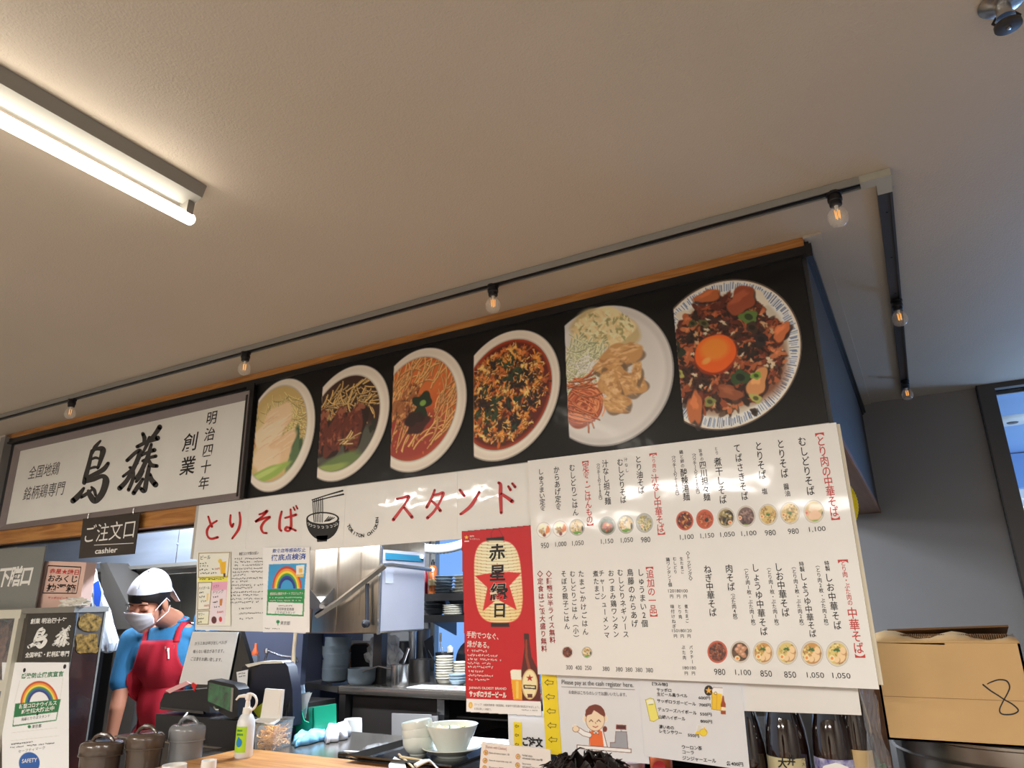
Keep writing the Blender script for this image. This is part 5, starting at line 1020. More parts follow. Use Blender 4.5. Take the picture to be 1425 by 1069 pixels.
stack(6, 'side_plate', 'pale plate in the left stack on the upper window shelf', 'plates stacked on the upper window shelf', 616, 822, Y_+.14, 34, 5, 40*.62, m_greyc, .6, ZS1-.004)
stack(6, 'side_plate', 'cream plate in the right stack on the upper window shelf', 'cream plates on the upper window shelf', 648, 822, Y_+.14, 38, 5, 40*.62, m_cream, .6, ZS1-.004)
stack(4, 'grey_bowl', 'dark grey bowl in the left stack on the lower window shelf', 'dark bowls on the lower window shelf', 606, 850, Y_+.15, 34, 11, 24, m_dgrey, .45, ZS2-.004, cat='bowl')
stack(5, 'grey_bowl', 'mid grey bowl in the right stack on the lower window shelf', 'grey bowls on the lower window shelf', 641, 850, Y_+.2, 38, 10, 32, m_greyc, .5, ZS2-.004, cat='bowl')
stack(5, 'serving_plate', 'off-white plate at the front of the lower window shelf', 'off-white plates at the front of the lower window shelf', 630, 853, Y_+.07, 30, 4, 14, m_cream, .7, ZS2-.004)
# gas torch canister with orange label
p = at(602, 828, Y=Y_+.08); p.z = ZS1-.004; r = .028; h = .17
t = thing('gas_canister', 'orange labelled spray canister on the upper window shelf', 'canister', p)
b = MB(); b.lathe([(r, 0), (r, h), (r*.7, h+.015), (r*.4, h+.02)], p, 20); b.build('can', mat('orange_print', rgb(216, 110, 40), .35), t)
b = MB(); b.lathe([(r*.45, h+.02), (r*.4, h+.04), (.006, h+.045), (.006, h+.055)], p, 14); b.build('nozzle', m_blk, t)
b = MB(); b.lathe([(r+.0006, h*.35), (r+.0006, h*.6)], p, 20, closed=False); b.build('label_band', mat('can_cream', rgb(226, 200, 150), .4), t)
p = at(591, 818, Y=Y_+.1); p.z = ZS1-.004
setp(MB().lathe([(.022, 0), (.022, .12), (.012, .15), (.012, .165)], p, 18).build('sauce_bottle', mat('red_plastic', rgb(170, 34, 36), .4), loc=p), 'red sauce bottle beside the orange canister', 'bottle')
# corrugated hose near the ceiling
b = MB(); P_ = []
for k in range(40):
    u = k/39; px = 560+90*u; py = 755+14*math.sin(u*PI*.8)+0*u-8*u; P_.append(at(px, py, Y=BACK-.55))
P_.append(Vector((P_[-1].x+.1, BACK-.001, P_[-1].z+.02))); b.tube(P_, [.026+.004*(k % 2) for k in range(41)], 12); setp(b.build('flexible_hose', mat('grey_hose', rgb(190, 190, 190), .5), loc=P_[0]), 'pale corrugated hose sagging above the kitchen shelves', 'hose')
z = at(600, 805, Y=BACK-.1).z; b = MB(); b.b2((at(560, 800, Y=BACK-.1).x, BACK-.12, z+.28), (at(760, 800, Y=BACK-.1).x, BACK-.001, z+.36)); setp(b.build('trim_12', m_wallg), kind='structure')

# ---- work table with crockery
YT = 3.15; ZT = at(560, 958, Y=YT).z
tx0, tx1 = at(470, 957, Y=YT).x, SX-.5
t = thing('work_table', 'dark stainless work table carrying grey bowls and pots', 'table', ((tx0+tx1)/2, YT+.35, 0))
MB().b2((tx0, YT, ZT-.045), (tx1, BACK-.002, ZT), .01).build('table_top', m_ctop, t)
b = MB(); b.slab([at(425, 950, Y=YT+.28)+Vector((0, 0, 0)), at(470, 956, Y=YT)+Vector((0, 0, 0)), Vector((tx0-.002, 3.62, ZT-.001)), Vector((tx0-.42, 3.62, ZT-.001))], (0, 0, -.03)); b.build('side_board', m_ctop, t)
for x, y in ((tx0+.03, YT+.03), (at(612, 980, Y=YT).x, YT+.03), (tx1-.03, YT+.03), (tx0+.03, BACK-.05), (tx0-.3, YT+.44)): MB().b2((x-.022, y-.022, 0), (x+.022, y+.022, ZT-.045)).build('leg', m_steel if x > tx0+.1 else m_dsteel, t)
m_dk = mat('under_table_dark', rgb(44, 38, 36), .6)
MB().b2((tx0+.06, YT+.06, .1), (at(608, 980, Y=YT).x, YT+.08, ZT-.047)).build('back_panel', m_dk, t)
b = MB()
for k in range(4): z = ZT-.14-.11*k; b.b2((at(620, 980, Y=YT).x, YT+.1, z), (tx1, YT+.5, z+.008))
b.build('wire_shelf', m_dsteel, t)
MB().b2((at(625, 990, Y=YT+.09).x, YT+.05, .1), (at(628, 990, Y=YT+.09).x, YT+.07, ZT-.047)).build('door_frame_bar', m_steel, t)
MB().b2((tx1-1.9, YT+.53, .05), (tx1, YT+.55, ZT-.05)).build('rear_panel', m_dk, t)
# flat sheet leaning under the table, white cup, panel
p = at(575, 1040, Y=YT+.02)
b = MB(); q = quad_on(('Y', YT-.05), [(545, 993), (599, 995), (606, 1060), (545, 1060)]); b.slab(q, (0, .01, 0)); b.slab(quad_on(('Y', YT-.03), [(600, 997), (608, 997), (610, 1060), (604, 1060)]), (0, .01, 0)); b.b2((q[3].x, YT-.05, 0), (q[2].x, YT-.04, q[3].z)); setp(b.build('leaning_board', mat('grey_card', rgb(132, 128, 124), .7), loc=(q[3].x, YT, 0)), 'grey flat board leaning against the dark table below the pots', 'board')
p = at(490, 1030, Y=2.6); b = MB(); r = rad(30, 490, 1020, 2.6); b.lathe([(r*.8, -.12), (r*1.0, .0), (r*.96, .06), (r*.9, .085), (r*.86, .085), (r*.9, .0), (r*.7, -.11), (0, -.115)], p, 26)
t = thing('white_bucket', 'white plastic tub standing behind the counter under the table', 'tub', p-Vector((0, 0, .12))); b.build('tub', m_white, t)
b = MB(); b.b2((p.x-.15, 2.5, 0), (p.x+.15, 2.75, p.z-.121)); setp(b.build('waste_bin', m_dk, loc=(p.x, 2.6, 0)), 'dark waste bin under the white tub behind the counter', 'bin')

def onT(px, Y): a = at(px, 950, Y=Y); a.z = ZT; return a
G5 = 'grey bowls stacked on the work table'
Yb = YT+.13
f = bowl('grey_serving_bowl', 'grey bowl at the bottom of the stack of five on the work table', 466, 950, Yb, 41, 20, m_greyc, .7, G5, base=onT(466, Yb), straight=True)
labs = ['grey bowl second from the bottom of the stack of five', 'grey bowl in the middle of the stack of five', 'grey bowl fourth up in the stack of five', 'grey bowl on top of the stack of five on the work table']
for i in range(1, 5):
    o = f.copy(); C.objects.link(o); o.location = f.location+Vector(((-1)**i*.004, .002, i*10*scl(466, 940, Yb))); o.rotation_euler = ((-1)**i*.04, (.05, -.04, .03, -.05)[i-1], i); o['label'] = labs[i-1]
bowl('grey_serving_bowl', 'single grey bowl standing beside the stack of five', 503, 953, YT+.08, 43, 23, m_greyc, .74, None, base=onT(503, YT+.08), straight=True)
# black tray leaning
Yt = YT+.3; b = MB()
q = [at(488, 945, Y=Yt), at(522, 945, Y=Yt), at(520, 925, Y=Yt), at(515, 900, Y=Yt), at(510, 895.5, Y=Yt), at(492, 896, Y=Yt), at(488, 900, Y=Yt)]
for v in q[:2]: v.z = ZT+.001
b.slab(q, (0, .012, 0)); t = thing('leaning_tray', 'black tray propped upright behind the grey bowls', 'tray', q[0]); b.build('tray_panel', m_blk, t)
b = MB(); b.tube(q[1:]+[q[0]], .005, 6); b.build('tray_rim', m_brown, t)
b = MB(); q = quad_on(('Y', Yt+.05), [(455, 894), (512, 896), (512, 903), (455, 903)]); b.slab(q, (0, .25, 0)); b.b2((q[0].x+.01, Yt+.06, ZT), (q[0].x+.05, Yt+.2, q[3].z)); b.b2((q[1].x-.05, Yt+.06, ZT), (q[1].x-.01, Yt+.2, q[3].z)); setp(b.build('cutting_board_rack', m_alu, loc=q[0]), 'pale flat rack behind the grey bowl stack', 'rack')
# crumpled clear bag
def blob(name, M, c, r, amp, seed, label, cat, n=3, sq=(1, 1, 1), flat=None, group=None):
    bm = bmesh.new(); bmesh.ops.create_icosphere(bm, subdivisions=n, radius=1); rn = random.Random(seed); 
    from mathutils import noise as nz
    for v in bm.verts:
        d = v.co.copy(); k = 1+amp*nz.noise(d*2.3+Vector((seed, 0, 0)))+amp*.8*abs(nz.noise(d*5.1+Vector((0, seed, 0))))
        v.co = Vector((d.x*r*sq[0]*k, d.y*r*sq[1]*k, d.z*r*sq[2]*k))
        if flat is not None and v.co.z < flat: v.co.z = flat
    me = bpy.data.meshes.new(name); bm.to_mesh(me); bm.free(); me.materials.append(M)
    o = link(name, me); o.location = c
    return setp(o, label, cat, group)
m_bag = mat('crinkled_clear_bag', (.80, .82, .86), .12, alpha=.6, coat=1, bump=.8, bscale=30, bdist=.02)
c = at(533, 912, Y=YT+.35); blob('plastic_bag', m_bag, Vector((c.x, c.y, ZT+.12)), .1, .5, 3, 'crumpled clear plastic bag behind the bowls on the work table', 'bag', 4, (1, .7, 1.2), -.118)
# pots
def pot(name, label, px, Y, wpx, ytop, ybase, M, zb_=None, wall=.004, lidded=False, handle=False, cat='pot'):
    base = at(px, ybase, Y=Y); 
    if zb_ is not None: base.z = zb_
    r = rad(wpx, px, ybase, Y); h = at(px, ytop, Y=Y).z-base.z
    t = thing(name, label, cat, base)
    b = MB(); b.lathe([(r*.94, 0), (r, .006), (r, h), (r+.004, h+.002), (r+.004, h-.003), (r-wall, h-.004), (r-wall, .01), (0, .008)], base, 32, closed=False); b.lathe([(r*.94, 0), (0, .0)], base, 32, closed=False); b.build('pot_body', M, t)
    if handle:
        d = Vector((-.86, -.35, 0)).normalized(); b = MB(); b.tube([base+Vector((0, 0, h-.02))+d*r, base+Vector((0, 0, h-.005))+d*(r+.07), base+Vector((0, 0, h-.03))+d*(r+.16)], .005, 8); b.build('handle', M, t)
    return t, base, r, h
t, bs, r, h = pot('small_steel_pot', 'small shiny steel pot with a ladle on the work table', 556, YT+.07, 27, 925.5, 953, m_steel, ZT, handle=True)
b = MB(); b.tube([bs+Vector((.0, 0, .02)), bs+Vector((.02, .0, h)), bs+Vector((.055, .0, h+.085))], [.006, .006, .008], 8); setp(b.build('ladle', m_steel, loc=bs), 'steel ladle standing in the small shiny pot', 'ladle')
pot('tall_canister', 'wide dark canister behind the small shiny pot', 584, YT+.3, 32, 918, 949, m_dsteel, ZT, cat='canister'); pot('steel_canister', 'dark canister below the dishwasher, left of the window', 558, YT+.55, 26, 893, 945, m_dsteel, ZT, cat='canister')
pot('stock_pot', 'tall dim pot standing against the wall beside the window', 585, YT+.62, 27, 876, 935, m_dsteel, ZT); pot('steel_jug', 'slim steel jug between the canisters', 573, YT+.5, 12, 879, 940, m_steel, ZT, cat='jug')
# stacks of small white dishes
GW = 'small white dishes stacked tall on the work table'
Ys = YT+.28
fb = stack(9, 'small_dish', 'small white dish in the tallest stack on the work table', GW, 618.5, 947, Ys, 27, 8.5, 31, m_cream, .6, ZT, cat='dish', jit=.0015)
stack(7, 'small_dish', 'small white dish in the stack beside the red poster', 'small white dishes beside the red poster', 641, 947, Ys+.06, 24, 7, 24, m_cream, .6, ZT, cat='dish')
stack(3, 'blue_rim_bowl', 'blue banded bowl in front of the small white dishes', 'blue banded bowls on the work table', 637, 951, Ys-.09, 27, 9, 11, m_greyc, .5, ZT, cat='bowl')
# sticker strip
b = MB(); p0, p1 = at(566, 957, Y=YT+.02).x, at(652, 957, Y=YT+.02).x; b.b2((p0, YT+.02, ZT), (p1+.2, YT+.15, ZT+.004)); t = thing('white_board', 'white mat with small coloured stickers on the work table edge', 'mat', (p0, YT, ZT)); b.build('mat_sheet', m_white, t)
for x, y, cl in ((607, 956, (190, 40, 70)), (617, 957, (20, 120, 90)), (624, 956, (20, 130, 100)), (629, 957, (30, 120, 90)), (634, 956, (190, 40, 90)), (645, 957, (20, 90, 110))):
    p = at(x, y, Y=YT+.06); MB().b2((p.x-.009, YT+.05, ZT+.004), (p.x+.009, YT+.08, ZT+.0055)).build('sticker', mat('sticker_ink', rgb(*cl), .4), t)
# utensils in a holder
p = onT(618, YT+.55); b = MB(); b.lathe([(.05, 0), (.055, .14), (.052, .14), (.046, .005), (0, .004)], p, 22); setp(b.build('utensil_holder', m_dsteel, loc=p), 'round metal utensil holder behind the small white dishes', 'holder')
b = MB(); q = p+Vector((-.02, 0, .02)); e = at(596, 905, Y=YT+.55); b.tube([q, e], .004, 6); e2 = at(597, 900, Y=YT+.55); b.slab([e+Vector((-.035, 0, .05)), e+Vector((.03, 0, .085)), e+Vector((.045, 0, -.03)), e+Vector((.005, 0, -.06))], (0, .003, 0)); setp(b.build('black_turner', m_blk, loc=p), 'black kitchen turner in the utensil holder before the window', 'turner')
b = MB(); q = p+Vector((.0, 0, .02)); e = at(613, 893, Y=YT+.55); b.tube([q, e], .003, 6); b.tube([e, e+Vector((0, 0, .05))], .007, 8)
for k in range(5):
    a = k*PI/5; b.tube([e+Vector((math.cos(a)*s_*.022, math.sin(a)*s_*.022, z_)) for s_, z_ in ((.1, -.01), (.8, -.05), (1, -.08), (.8, -.11))], .0012, 5)
setp(b.build('whisk', m_steel, loc=p), 'thin wire whisk in the utensil holder before the window', 'whisk')
b = MB(); q = p+Vector((.02, 0, .02)); e = at(626, 905, Y=YT+.56); b.tube([q, e+Vector((0, 0, -.03))], .004, 6); b.lathe([(.0, -.035), (.02, -.02), (.022, .015), (.0, .03)], e, 12, sy=.25); setp(b.build('wooden_spoon', m_cream, loc=p), 'pale wooden spoon in the utensil holder before the window', 'spoon')
b = MB(); c = at(655, 918, Y=YT+.6); b.lathe([(.0, .01), (.10, .0), (.115, -.012), (.112, -.016), (.0, -.004)], c, 26, R=Matrix.Rotation(PI/2-.15, 3, 'X')); b.tube([c+Vector((0, 0, -.11)), Vector((c.x, c.y, ZT))], .006, 6); setp(b.build('black_skimmer', m_blk, loc=(c.x, c.y, ZT)), 'round black skimmer partly hidden by the red poster', 'skimmer')

# ---- tap, hose, bottle behind the black printer
Y_ = 2.95
b = MB(); b.tube([at(368, 921, Y=Y_), at(372, 908, Y=Y_), at(374, 906, Y=Y_), at(392, 913, Y=Y_), at(412, 916, Y=Y_), at(414, 922, Y=Y_)], .007, 8); b.tube([at(371, 909, Y=Y_), at(371, 903, Y=Y_)], .013, 10); b.tube([at(368, 921, Y=Y_), at(368, 1000, Y=Y_)], .01, 8)
setp(b.build('tap', m_steel, loc=at(368, 1000, Y=Y_)), 'chrome tap with a thin spout behind the black printer', 'tap')
b = MB(); b.tube([at(412, 876, Y=2.92), at(409, 905, Y=2.92), at(407, 940, Y=2.92), at(404, 985, Y=2.92)], [.011, .010, .013, .012], 10); setp(b.build('beige_pipe', mat('beige_plastic', rgb(176, 158, 132), .5), loc=at(404, 985, Y=2.92)), 'beige pipe rising beside the tap under the rainbow certificate', 'pipe')
p = at(354, 922, Y=2.92); b = MB(); b.lathe([(.022, -.1), (.024, 0), (.024, .03), (.014, .045)], p, 18); t = thing('squeeze_bottle', 'clear bottle with an orange cap behind the black printer', 'bottle', p); b.build('bottle', m_clear, t)
b = MB(); b.lathe([(.018, .04), (.018, .055), (.008, .075), (.006, .1)], p, 16); b.build('cap', mat('orange_plastic', rgb(206, 90, 40), .4), t)
setp(MB().b2((-3.45, 2.84, 0), (-2.85, 3.08, at(400, 975, Y=2.92).z-.0)).build('sink_unit', m_dsteel, loc=(at(380, 940, Y=2.9).x, 2.8, 0)), 'low steel sink unit under the tap behind the counter', 'sink')
m_blueg = mat('blue_grey_panel', rgb(92, 98, 120), .45, .3)
x0, x1 = at(334, 900, Y=3.14).x, at(428, 900, Y=3.14).x
setp(MB().b2((x0, 3.1, 0), (x1, 3.14, 1.72)).build('splash_panel', m_blueg, loc=(x0, 3.1, 0)), 'blue-grey steel splash panel behind the tap', 'panel')

# ---- extractor hood and back of the kitchen on the left
Y_ = 2.9; hx0, hx1 = at(10, 760, Y=Y_).x, at(336, 760, Y=Y_).x; hz = at(200, 789, Y=Y_).z
t = thing('extractor_hood', 'bright stainless extractor hood above the cook', 'hood', (hx0/2+hx1/2, Y_, hz))
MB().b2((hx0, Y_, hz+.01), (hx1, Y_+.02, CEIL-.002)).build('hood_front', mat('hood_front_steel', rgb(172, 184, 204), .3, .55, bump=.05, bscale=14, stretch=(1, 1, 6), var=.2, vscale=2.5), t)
b = MB(); x = at(249, 750, Y=Y_).x; b.b2((x-.003, Y_-.004, hz), (x+.003, Y_, CEIL-.01)); b.lathe([(.008, 0), (0, .006)], at(247, 757, Y=Y_-.004), 10, R=Matrix.Rotation(PI/2, 3, 'X')); b.build('seam', m_steel, t)
b = MB(); b.b2((hx0, Y_-.012, hz-.012), (hx1, Y_+.05, hz+.01)); b.b2((hx0, Y_+.06, hz-.05), (hx1, Y_+.1, hz-.02)); b.build('bottom_lip', m_alu, t)
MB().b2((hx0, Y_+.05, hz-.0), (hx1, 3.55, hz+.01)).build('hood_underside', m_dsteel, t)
m_wst = mat('wall_steel', rgb(206, 202, 194), .35, .55, bump=.04, bscale=10)
x0, x1 = at(120, 830, Y=BACK-.03).x, at(331, 830, Y=BACK-.03).x
for k in range(3):
    a0 = x0+(x1-x0)*k/3; setp(MB().b2((a0, BACK-.03, .9), (a0+(x1-x0)/3-.006, BACK-.002, CEIL-.002)).build('wall_steel_panel', m_wst, loc=(a0, BACK, .9)), ('leftmost bright steel wall panel behind the cook', 'middle bright steel wall panel behind the cook', 'bright steel wall panel right of the cook')[k], 'panel')
# steel cabinet behind the cook
Y_ = 3.15; x0, x1 = at(128, 870, Y=Y_).x, at(330, 880, Y=3.6).x; z = at(220, 868, Y=Y_).z
t = thing('steel_cabinet', 'dull grey steel cabinet behind the cook', 'cabinet', (x0/2+x1/2, Y_, 0)); MB().b2((x0, Y_, 0), (x1, BACK-.05, z-.02)).build('cabinet_body', mat('dull_blue_steel', rgb(104, 108, 118), .45, .5), t)
MB().b2((x0-.02, Y_-.015, z-.03), (x1, BACK-.05, z), .004).build('cabinet_top', m_steel, t)
MB().b2((x0+.2, Y_-.006, .3), (x0+.9, Y_, z-.1)).build('cabinet_door', m_dsteel, t)
# sloping duct panel
Y_ = 2.75; q = quad_on(('Y', Y_), [(139, 784), (148, 783), (178, 842), (196, 875), (158, 876), (141, 815)])
b = MB(); b.slab(q, (0, .18, 0)); b.b2((q[4].x, Y_+.02, 0), (q[3].x, Y_+.16, q[4].z)); setp(b.build('sloping_duct', mat('duct_grey', rgb(92, 88, 84), .5, .3), loc=(q[4].x, Y_, 0)), 'grey sloping metal duct left of the cook', 'duct')
setp(MB().b2((at(60, 800, Y=3).x, 3.0, 0), (at(141, 800, Y=3).x, 3.04, hz-.01)).build('grey_partition', mat('partition_grey', rgb(120, 122, 128), .5, .2), loc=(at(60, 800, Y=3).x, 3, 0)), 'grey partition behind the hanging plastic bag', 'partition')
# stacked paper cups behind the cook's cap
G = 'pale paper cups stacked sideways behind the cook'
for k in range(5):
    p = at(176+k*.6, 803+k*7, Y=3.75); b = MB(); b.lathe([(.03, 0), (.04, .09), (.043, .09), (.04, .1)], p, 16, R=Matrix.Rotation(PI/2-.25, 3, 'Y'))
    setp(b.build('paper_cup', m_cream, loc=p), 'pale paper cup in the sideways pile behind the cook, '+('topmost', 'second from the top', 'in the middle', 'second from the bottom', 'lowest')[k], 'cup', G)
b = MB(); b.b2((at(166, 835, Y=3.75).x-.05, 3.65, 0), (at(200, 835, Y=3.75).x+.05, 3.9, at(180, 836, Y=3.75).z)); setp(b.build('cup_rack', m_alu, loc=(at(180, 835, Y=3.6).x, 3.6, 0)), 'steel rack column carrying the paper cups', 'rack')
# hanging plastic bag
b = MB(); Y_ = 2.62; rn = random.Random(2)
prof = [((133, 793), 2), ((132, 805), 5), ((134, 825), 10), ((141, 850), 14), ((146, 875), 17), ((150, 895), 17), ((150, 906), 12), ((150, 909), 4)]
vs = []; n = 28
for (px, py), w_ in prof:
    c = at(px, py, Y=Y_); s_ = scl(px, py, Y_)
    for i in range(n): a = 2*PI*i/n; k = 1+.16*math.sin(a*7+py*.05)+.1*rn.uniform(-1, 1); vs.append(c+Vector((math.cos(a)*w_*s_*k, math.sin(a)*w_*s_*k*.6, 0)))
fs = [(j*n+i, j*n+(i+1) % n, (j+1)*n+(i+1) % n, (j+1)*n+i) for j in range(len(prof)-1) for i in range(n)]
b.add(vs, fs, True); t = thing('hanging_bag', 'white plastic bag with blue print hanging beside the steel cabinet', 'bag', at(133, 793, Y=Y_)); b.build('bag', mat('milky_plastic', rgb(196, 204, 216), .3, bump=.5, bscale=25, bdist=.01), t)
b = MB(); q = [at(*p, Y=Y_-.055) for p in ((130, 812), (137, 808), (141, 826), (137, 848), (131, 840))]; b.slab(q, (0, .003, 0)); b.build('blue_print', mat('bag_blue', rgb(40, 84, 190), .4), t)
b = MB(); b.tube([at(133, 794, Y=Y_), at(134, 784, Y=Y_), at(140, 783, Y=2.74)], .002, 5); b.build('tie', m_white, t)
# ================================================================== things on and around the counter
def onC(px, py, z=CT): return at(px, py, Z=z)
def swid(p): return (p-Vector((0, 0, EYE))).dot(CF)/FPX
# pitchers
m_brp = mat('smoked_brown_plastic', rgb(84, 70, 60), .25, coat=.4, bump=.15, bscale=60, var=.15)
m_cl2 = mat('frosted_clear_plastic', rgb(150, 152, 156), .22, coat=.4, trans=.35, bump=.15, bscale=50, var=.2)
def pitcher(px, ytop, Y, wpx, M, label, rz, hose=False):
    top = at(px, ytop, Y=Y); s_ = scl(px, ytop, Y); r = wpx*s_*.46; z0 = LZ_; h = top.z-z0
    base = Vector((top.x, top.y, z0)); t = thing('water_pitcher', label, 'pitcher', base)
    R = Matrix.Rotation(rz, 3, 'Z'); k = .8
    b = MB(); b.lathe([(r*.78, 0), (r*.84, .01), (r*.92, h*.75), (r*.93, h*.83)], base, 32, sx=1, sy=k, R=R); b.build('jug', M, t)
    b = MB(); b.lathe([(r*.95, h*.80), (r*1.0, h*.82), (r*1.0, h*.93), (r*.96, h*.97), (r*.8, h), (0, h*1.0)], base, 32, sx=1, sy=k, R=R); ld = b.build('lid', M, t)
    b = MB(); b.tube([base+R@Vector((x*r, 0, h*zz)) for x, zz in ((-.55, .995), (-.42, 1.05), (-.1, 1.09), (.25, 1.08), (.5, 1.03), (.6, .995))], [.005, .006, .007, .007, .006, .005], 8); b.build('lid_handle', M, ld)
    b = MB(); b.lathe([(r*.965, h*.795), (r*1.02, h*.8), (r*1.02, h*.815), (r*.965, h*.82)], base, 32, sy=k, R=R); b.build('lid_seal', M, ld)
    return t
pitcher(143, 1031, 1.50, 65, m_brp, 'brown water pitcher, leftmost of the three', .3)
pitcher(204, 1020, 1.58, 58, m_brp, 'brown water pitcher in the middle with a light spout mark', .3)
pitcher(262, 1008, 1.68, 56, m_cl2, 'clear frosted water pitcher beside the sanitizer bottle', .3)
p = at(291, 1058, Y=1.5); b = MB(); r = rad(24, 291, 1060, 1.5); h = p.z-LZ_; p.z = LZ_; b.lathe([(r*.8, 0), (r, h*.9), (r*.97, h), (r*.9, h), (r*.9, h*.9), (r*.7, .004), (0, .003)], p, 24)
setp(b.build('paper_cup', m_white, loc=p), 'white cup right of the pitchers at the bottom edge', 'cup')
p = at(243, 1064, Y=1.42); h = p.z-LZ_; p.z = LZ_; r = rad(38, 243, 1064, 1.42); b = MB(); b.lathe([(r*.75, 0), (r, h*.9), (r, h), (r*.94, h), (r*.7, .005), (0, .004)], p, 26); setp(b.build('white_tub', m_white, loc=p), 'low white tub in front of the clear pitcher', 'tub')

# cash register group
Yr = 1.98; sR = scl(270, 990, Yr)
def bx(name, M, par, pts, dy, bev=0):
    b = MB(); b.slab(pts, (0, dy, 0)); return b.build(name, M, par)
t = thing('receipt_printer_till', 'black cash register with printer in front of the cook', 'cash register', (at(262, 1040, Y=Yr).x, Yr, CT))
f = lambda *q: quad_on(('Y', Yr), q)
zz = Vector((0, 0, 0)); b = MB(); q = f((217, 994), (298, 999), (296, 1044), (213, 1044)); q[2].z = q[3].z = CT; b.slab(q, (0, .17, 0)); b.build('till_body', m_blk, t)
b = MB(); q = f((223, 978), (229, 964), (290, 958), (292, 992), (222, 987)); b.slab(q, (0, .16, 0)); b.build('printer_top', m_blk, t)
b = MB(); q = quad_on(('Y', Yr-.004), [(224, 984), (283, 990), (283, 994), (224, 988)]); b.slab(q, (0, .01, 0)); b.build('paper_slot', m_blkg, t)
b = MB(); b.slab([at(230, 961, Y=Yr-.012), at(259, 948, Y=Yr-.006), at(265, 951.5, Y=Yr-.006), at(236, 965, Y=Yr-.012)], (0, .004, 0)); b.build('ticket', mat('pale_red_paper', rgb(226, 170, 170), .5), t)
b = MB(); q = quad_on(('Y', Yr-.006), [(268, 950), (273, 953), (270, 962), (266, 953)]); b.slab(q, (0, .004, 0)); b.build('red_ribbon', mat('ribbon_red', rgb(200, 30, 34), .4), t)
t = thing('customer_display', 'black customer display with green reflections beside the till', 'display', (at(300, 1040, Y=1.93).x, 1.93, CT))
Yd = 1.93; f = lambda *q: quad_on(('Y', Yd), q)
q = f((288, 1000), (338, 1004), (334, 1048), (290, 1046)); q[2].z = q[3].z = CT; b = MB(); b.slab(q, (0, .1, 0)); b.build('stand_box', m_blk, t)
q = f((289, 948), (293, 946), (326, 953), (332, 960), (331, 998), (322, 1001), (287, 980)); b = MB(); b.slab(q, (0, .05, 0)); b.build('display_shell', m_blk, t)
q = quad_on(('Y', Yd-.002), [(291, 950), (322, 957), (320, 990), (289, 976)]); b = MB(); b.slab(q, (0, .002, 0)); b.build('screen', mat('dark_screen', rgb(34, 44, 40), .12, coat=.8, col2=rgb(40, 120, 70), vscale=26), t)  # green reflections are painted into the screen colour
q = [at(322, 957, Y=Yd-.002), at(325, 958, Y=Yd-.002), at(323, 991, Y=Yd-.002), at(320, 990, Y=Yd-.002)]; b = MB(); b.slab(q, (0, .002, 0)); b.build('silver_edge', m_alu, t)
b = MB(); b.tube([at(298, 984, Y=Yd-.01), at(301, 988, Y=Yd-.015), at(305, 988, Y=Yd-.01)], .004, 6); b.build('small_bracket', m_steel, t)
# cable behind
b = MB(); b.tube([Vector((at(253, 1006, Y=1.9).x, 1.9, CT+.001)), at(253, 1006, Y=1.9), at(256, 998, Y=1.9), at(261, 992, Y=1.92)], .0035, 6); setp(b.build('white_cable', m_white, loc=at(253, 1006, Y=1.9)), 'short white cable rising behind the clear pitcher', 'cable')

# easel with the handwritten note
Yn = 2.18
t = thing('note_easel', 'black easel carrying a white handwritten Japanese note', 'notice', (at(300, 950, Y=Yn).x, Yn, CT))
q = quad_on(('Y', Yn), [(268, 879), (331.5, 880), (317, 954), (249, 951.5)]); b = MB(); b.slab(q, (0, .003, 0)); b.build('note_paper', m_paper, t)
q = quad_on(('Y', Yn+.008), [(270, 878), (335, 878), (349, 926), (345, 965), (312, 965), (250, 953)]); b = MB(); b.slab(q, (0, .02, 0)); b.build('black_board', m_blkg, t)
b = MB(); b.tube([at(272, 950, Y=Yn+.02), Vector((at(272, 950, Y=Yn+.02).x, Yn+.05, CT))], .008, 6); b.build('leg', m_blk, t); b = MB(); b.tube([at(320, 955, Y=Yn+.02), Vector((at(320, 955, Y=Yn+.02).x, Yn+.05, CT))], .008, 6); b.build('leg', m_blk, t)
I = Ink(('Y', Yn)); I.h('ガラス本は呼び出しベルが', (271, 896), (316, 894), 5.2, .0, .15); I.h('鳴らない場合があります。', (269, 907), (312, 906), 5.4, 0, .15); I.h('ご注意をお願い致します。', (266, 917), (309, 918.5), 5.4, 0, .15); I.build('handwriting', k_inks, t)

# black machine with paper label
Ym = 2.12
t = thing('label_printer', 'rounded navy-black machine with a white label on its left side', 'printer', (at(365, 990, Y=Ym).x, Ym, CT))
q = quad_on(('Y', Ym), [(352, 1010), (345, 972), (356, 932), (364, 923), (396, 922), (401, 928), (407, 960), (408, 1010)]); b = MB(); b.slab(q, (0, .045, 0)); b.b2((q[1].x, Ym+.01, CT), (q[6].x-.01, Ym+.04, q[0].z)); b.build('machine_body', m_navy, t)
q = quad_on(('Y', Ym+.01), [(338, 1000), (330, 960), (337, 928), (365, 921), (356, 932), (347, 972)]); b = MB(); b.slab(q, (0, .035, 0)); b.build('machine_side', m_blk, t)
q = quad_on(('Y', Ym-.004), [(341, 925), (364, 920.5), (392, 920), (394, 923), (364, 924), (345, 929)]); b = MB(); b.slab(q, (0, .045, 0)); b.build('paper_tray', m_cream, t)
q = quad_on(('Y', Ym-.001), [(329, 935.5), (345, 932), (343, 962), (333.5, 976)]); b = MB(); b.slab(q, (0, .002, 0)); b.build('paper_label', m_paper, t)
I = Ink(('Y', Ym-.001)); scrib(I, (331, 938.5), (342, 936.5), 2.4, 1.3); scrib(I, (332, 942), (342, 940), 2.4, 1.3); I.build('lettering', k_inks, t)

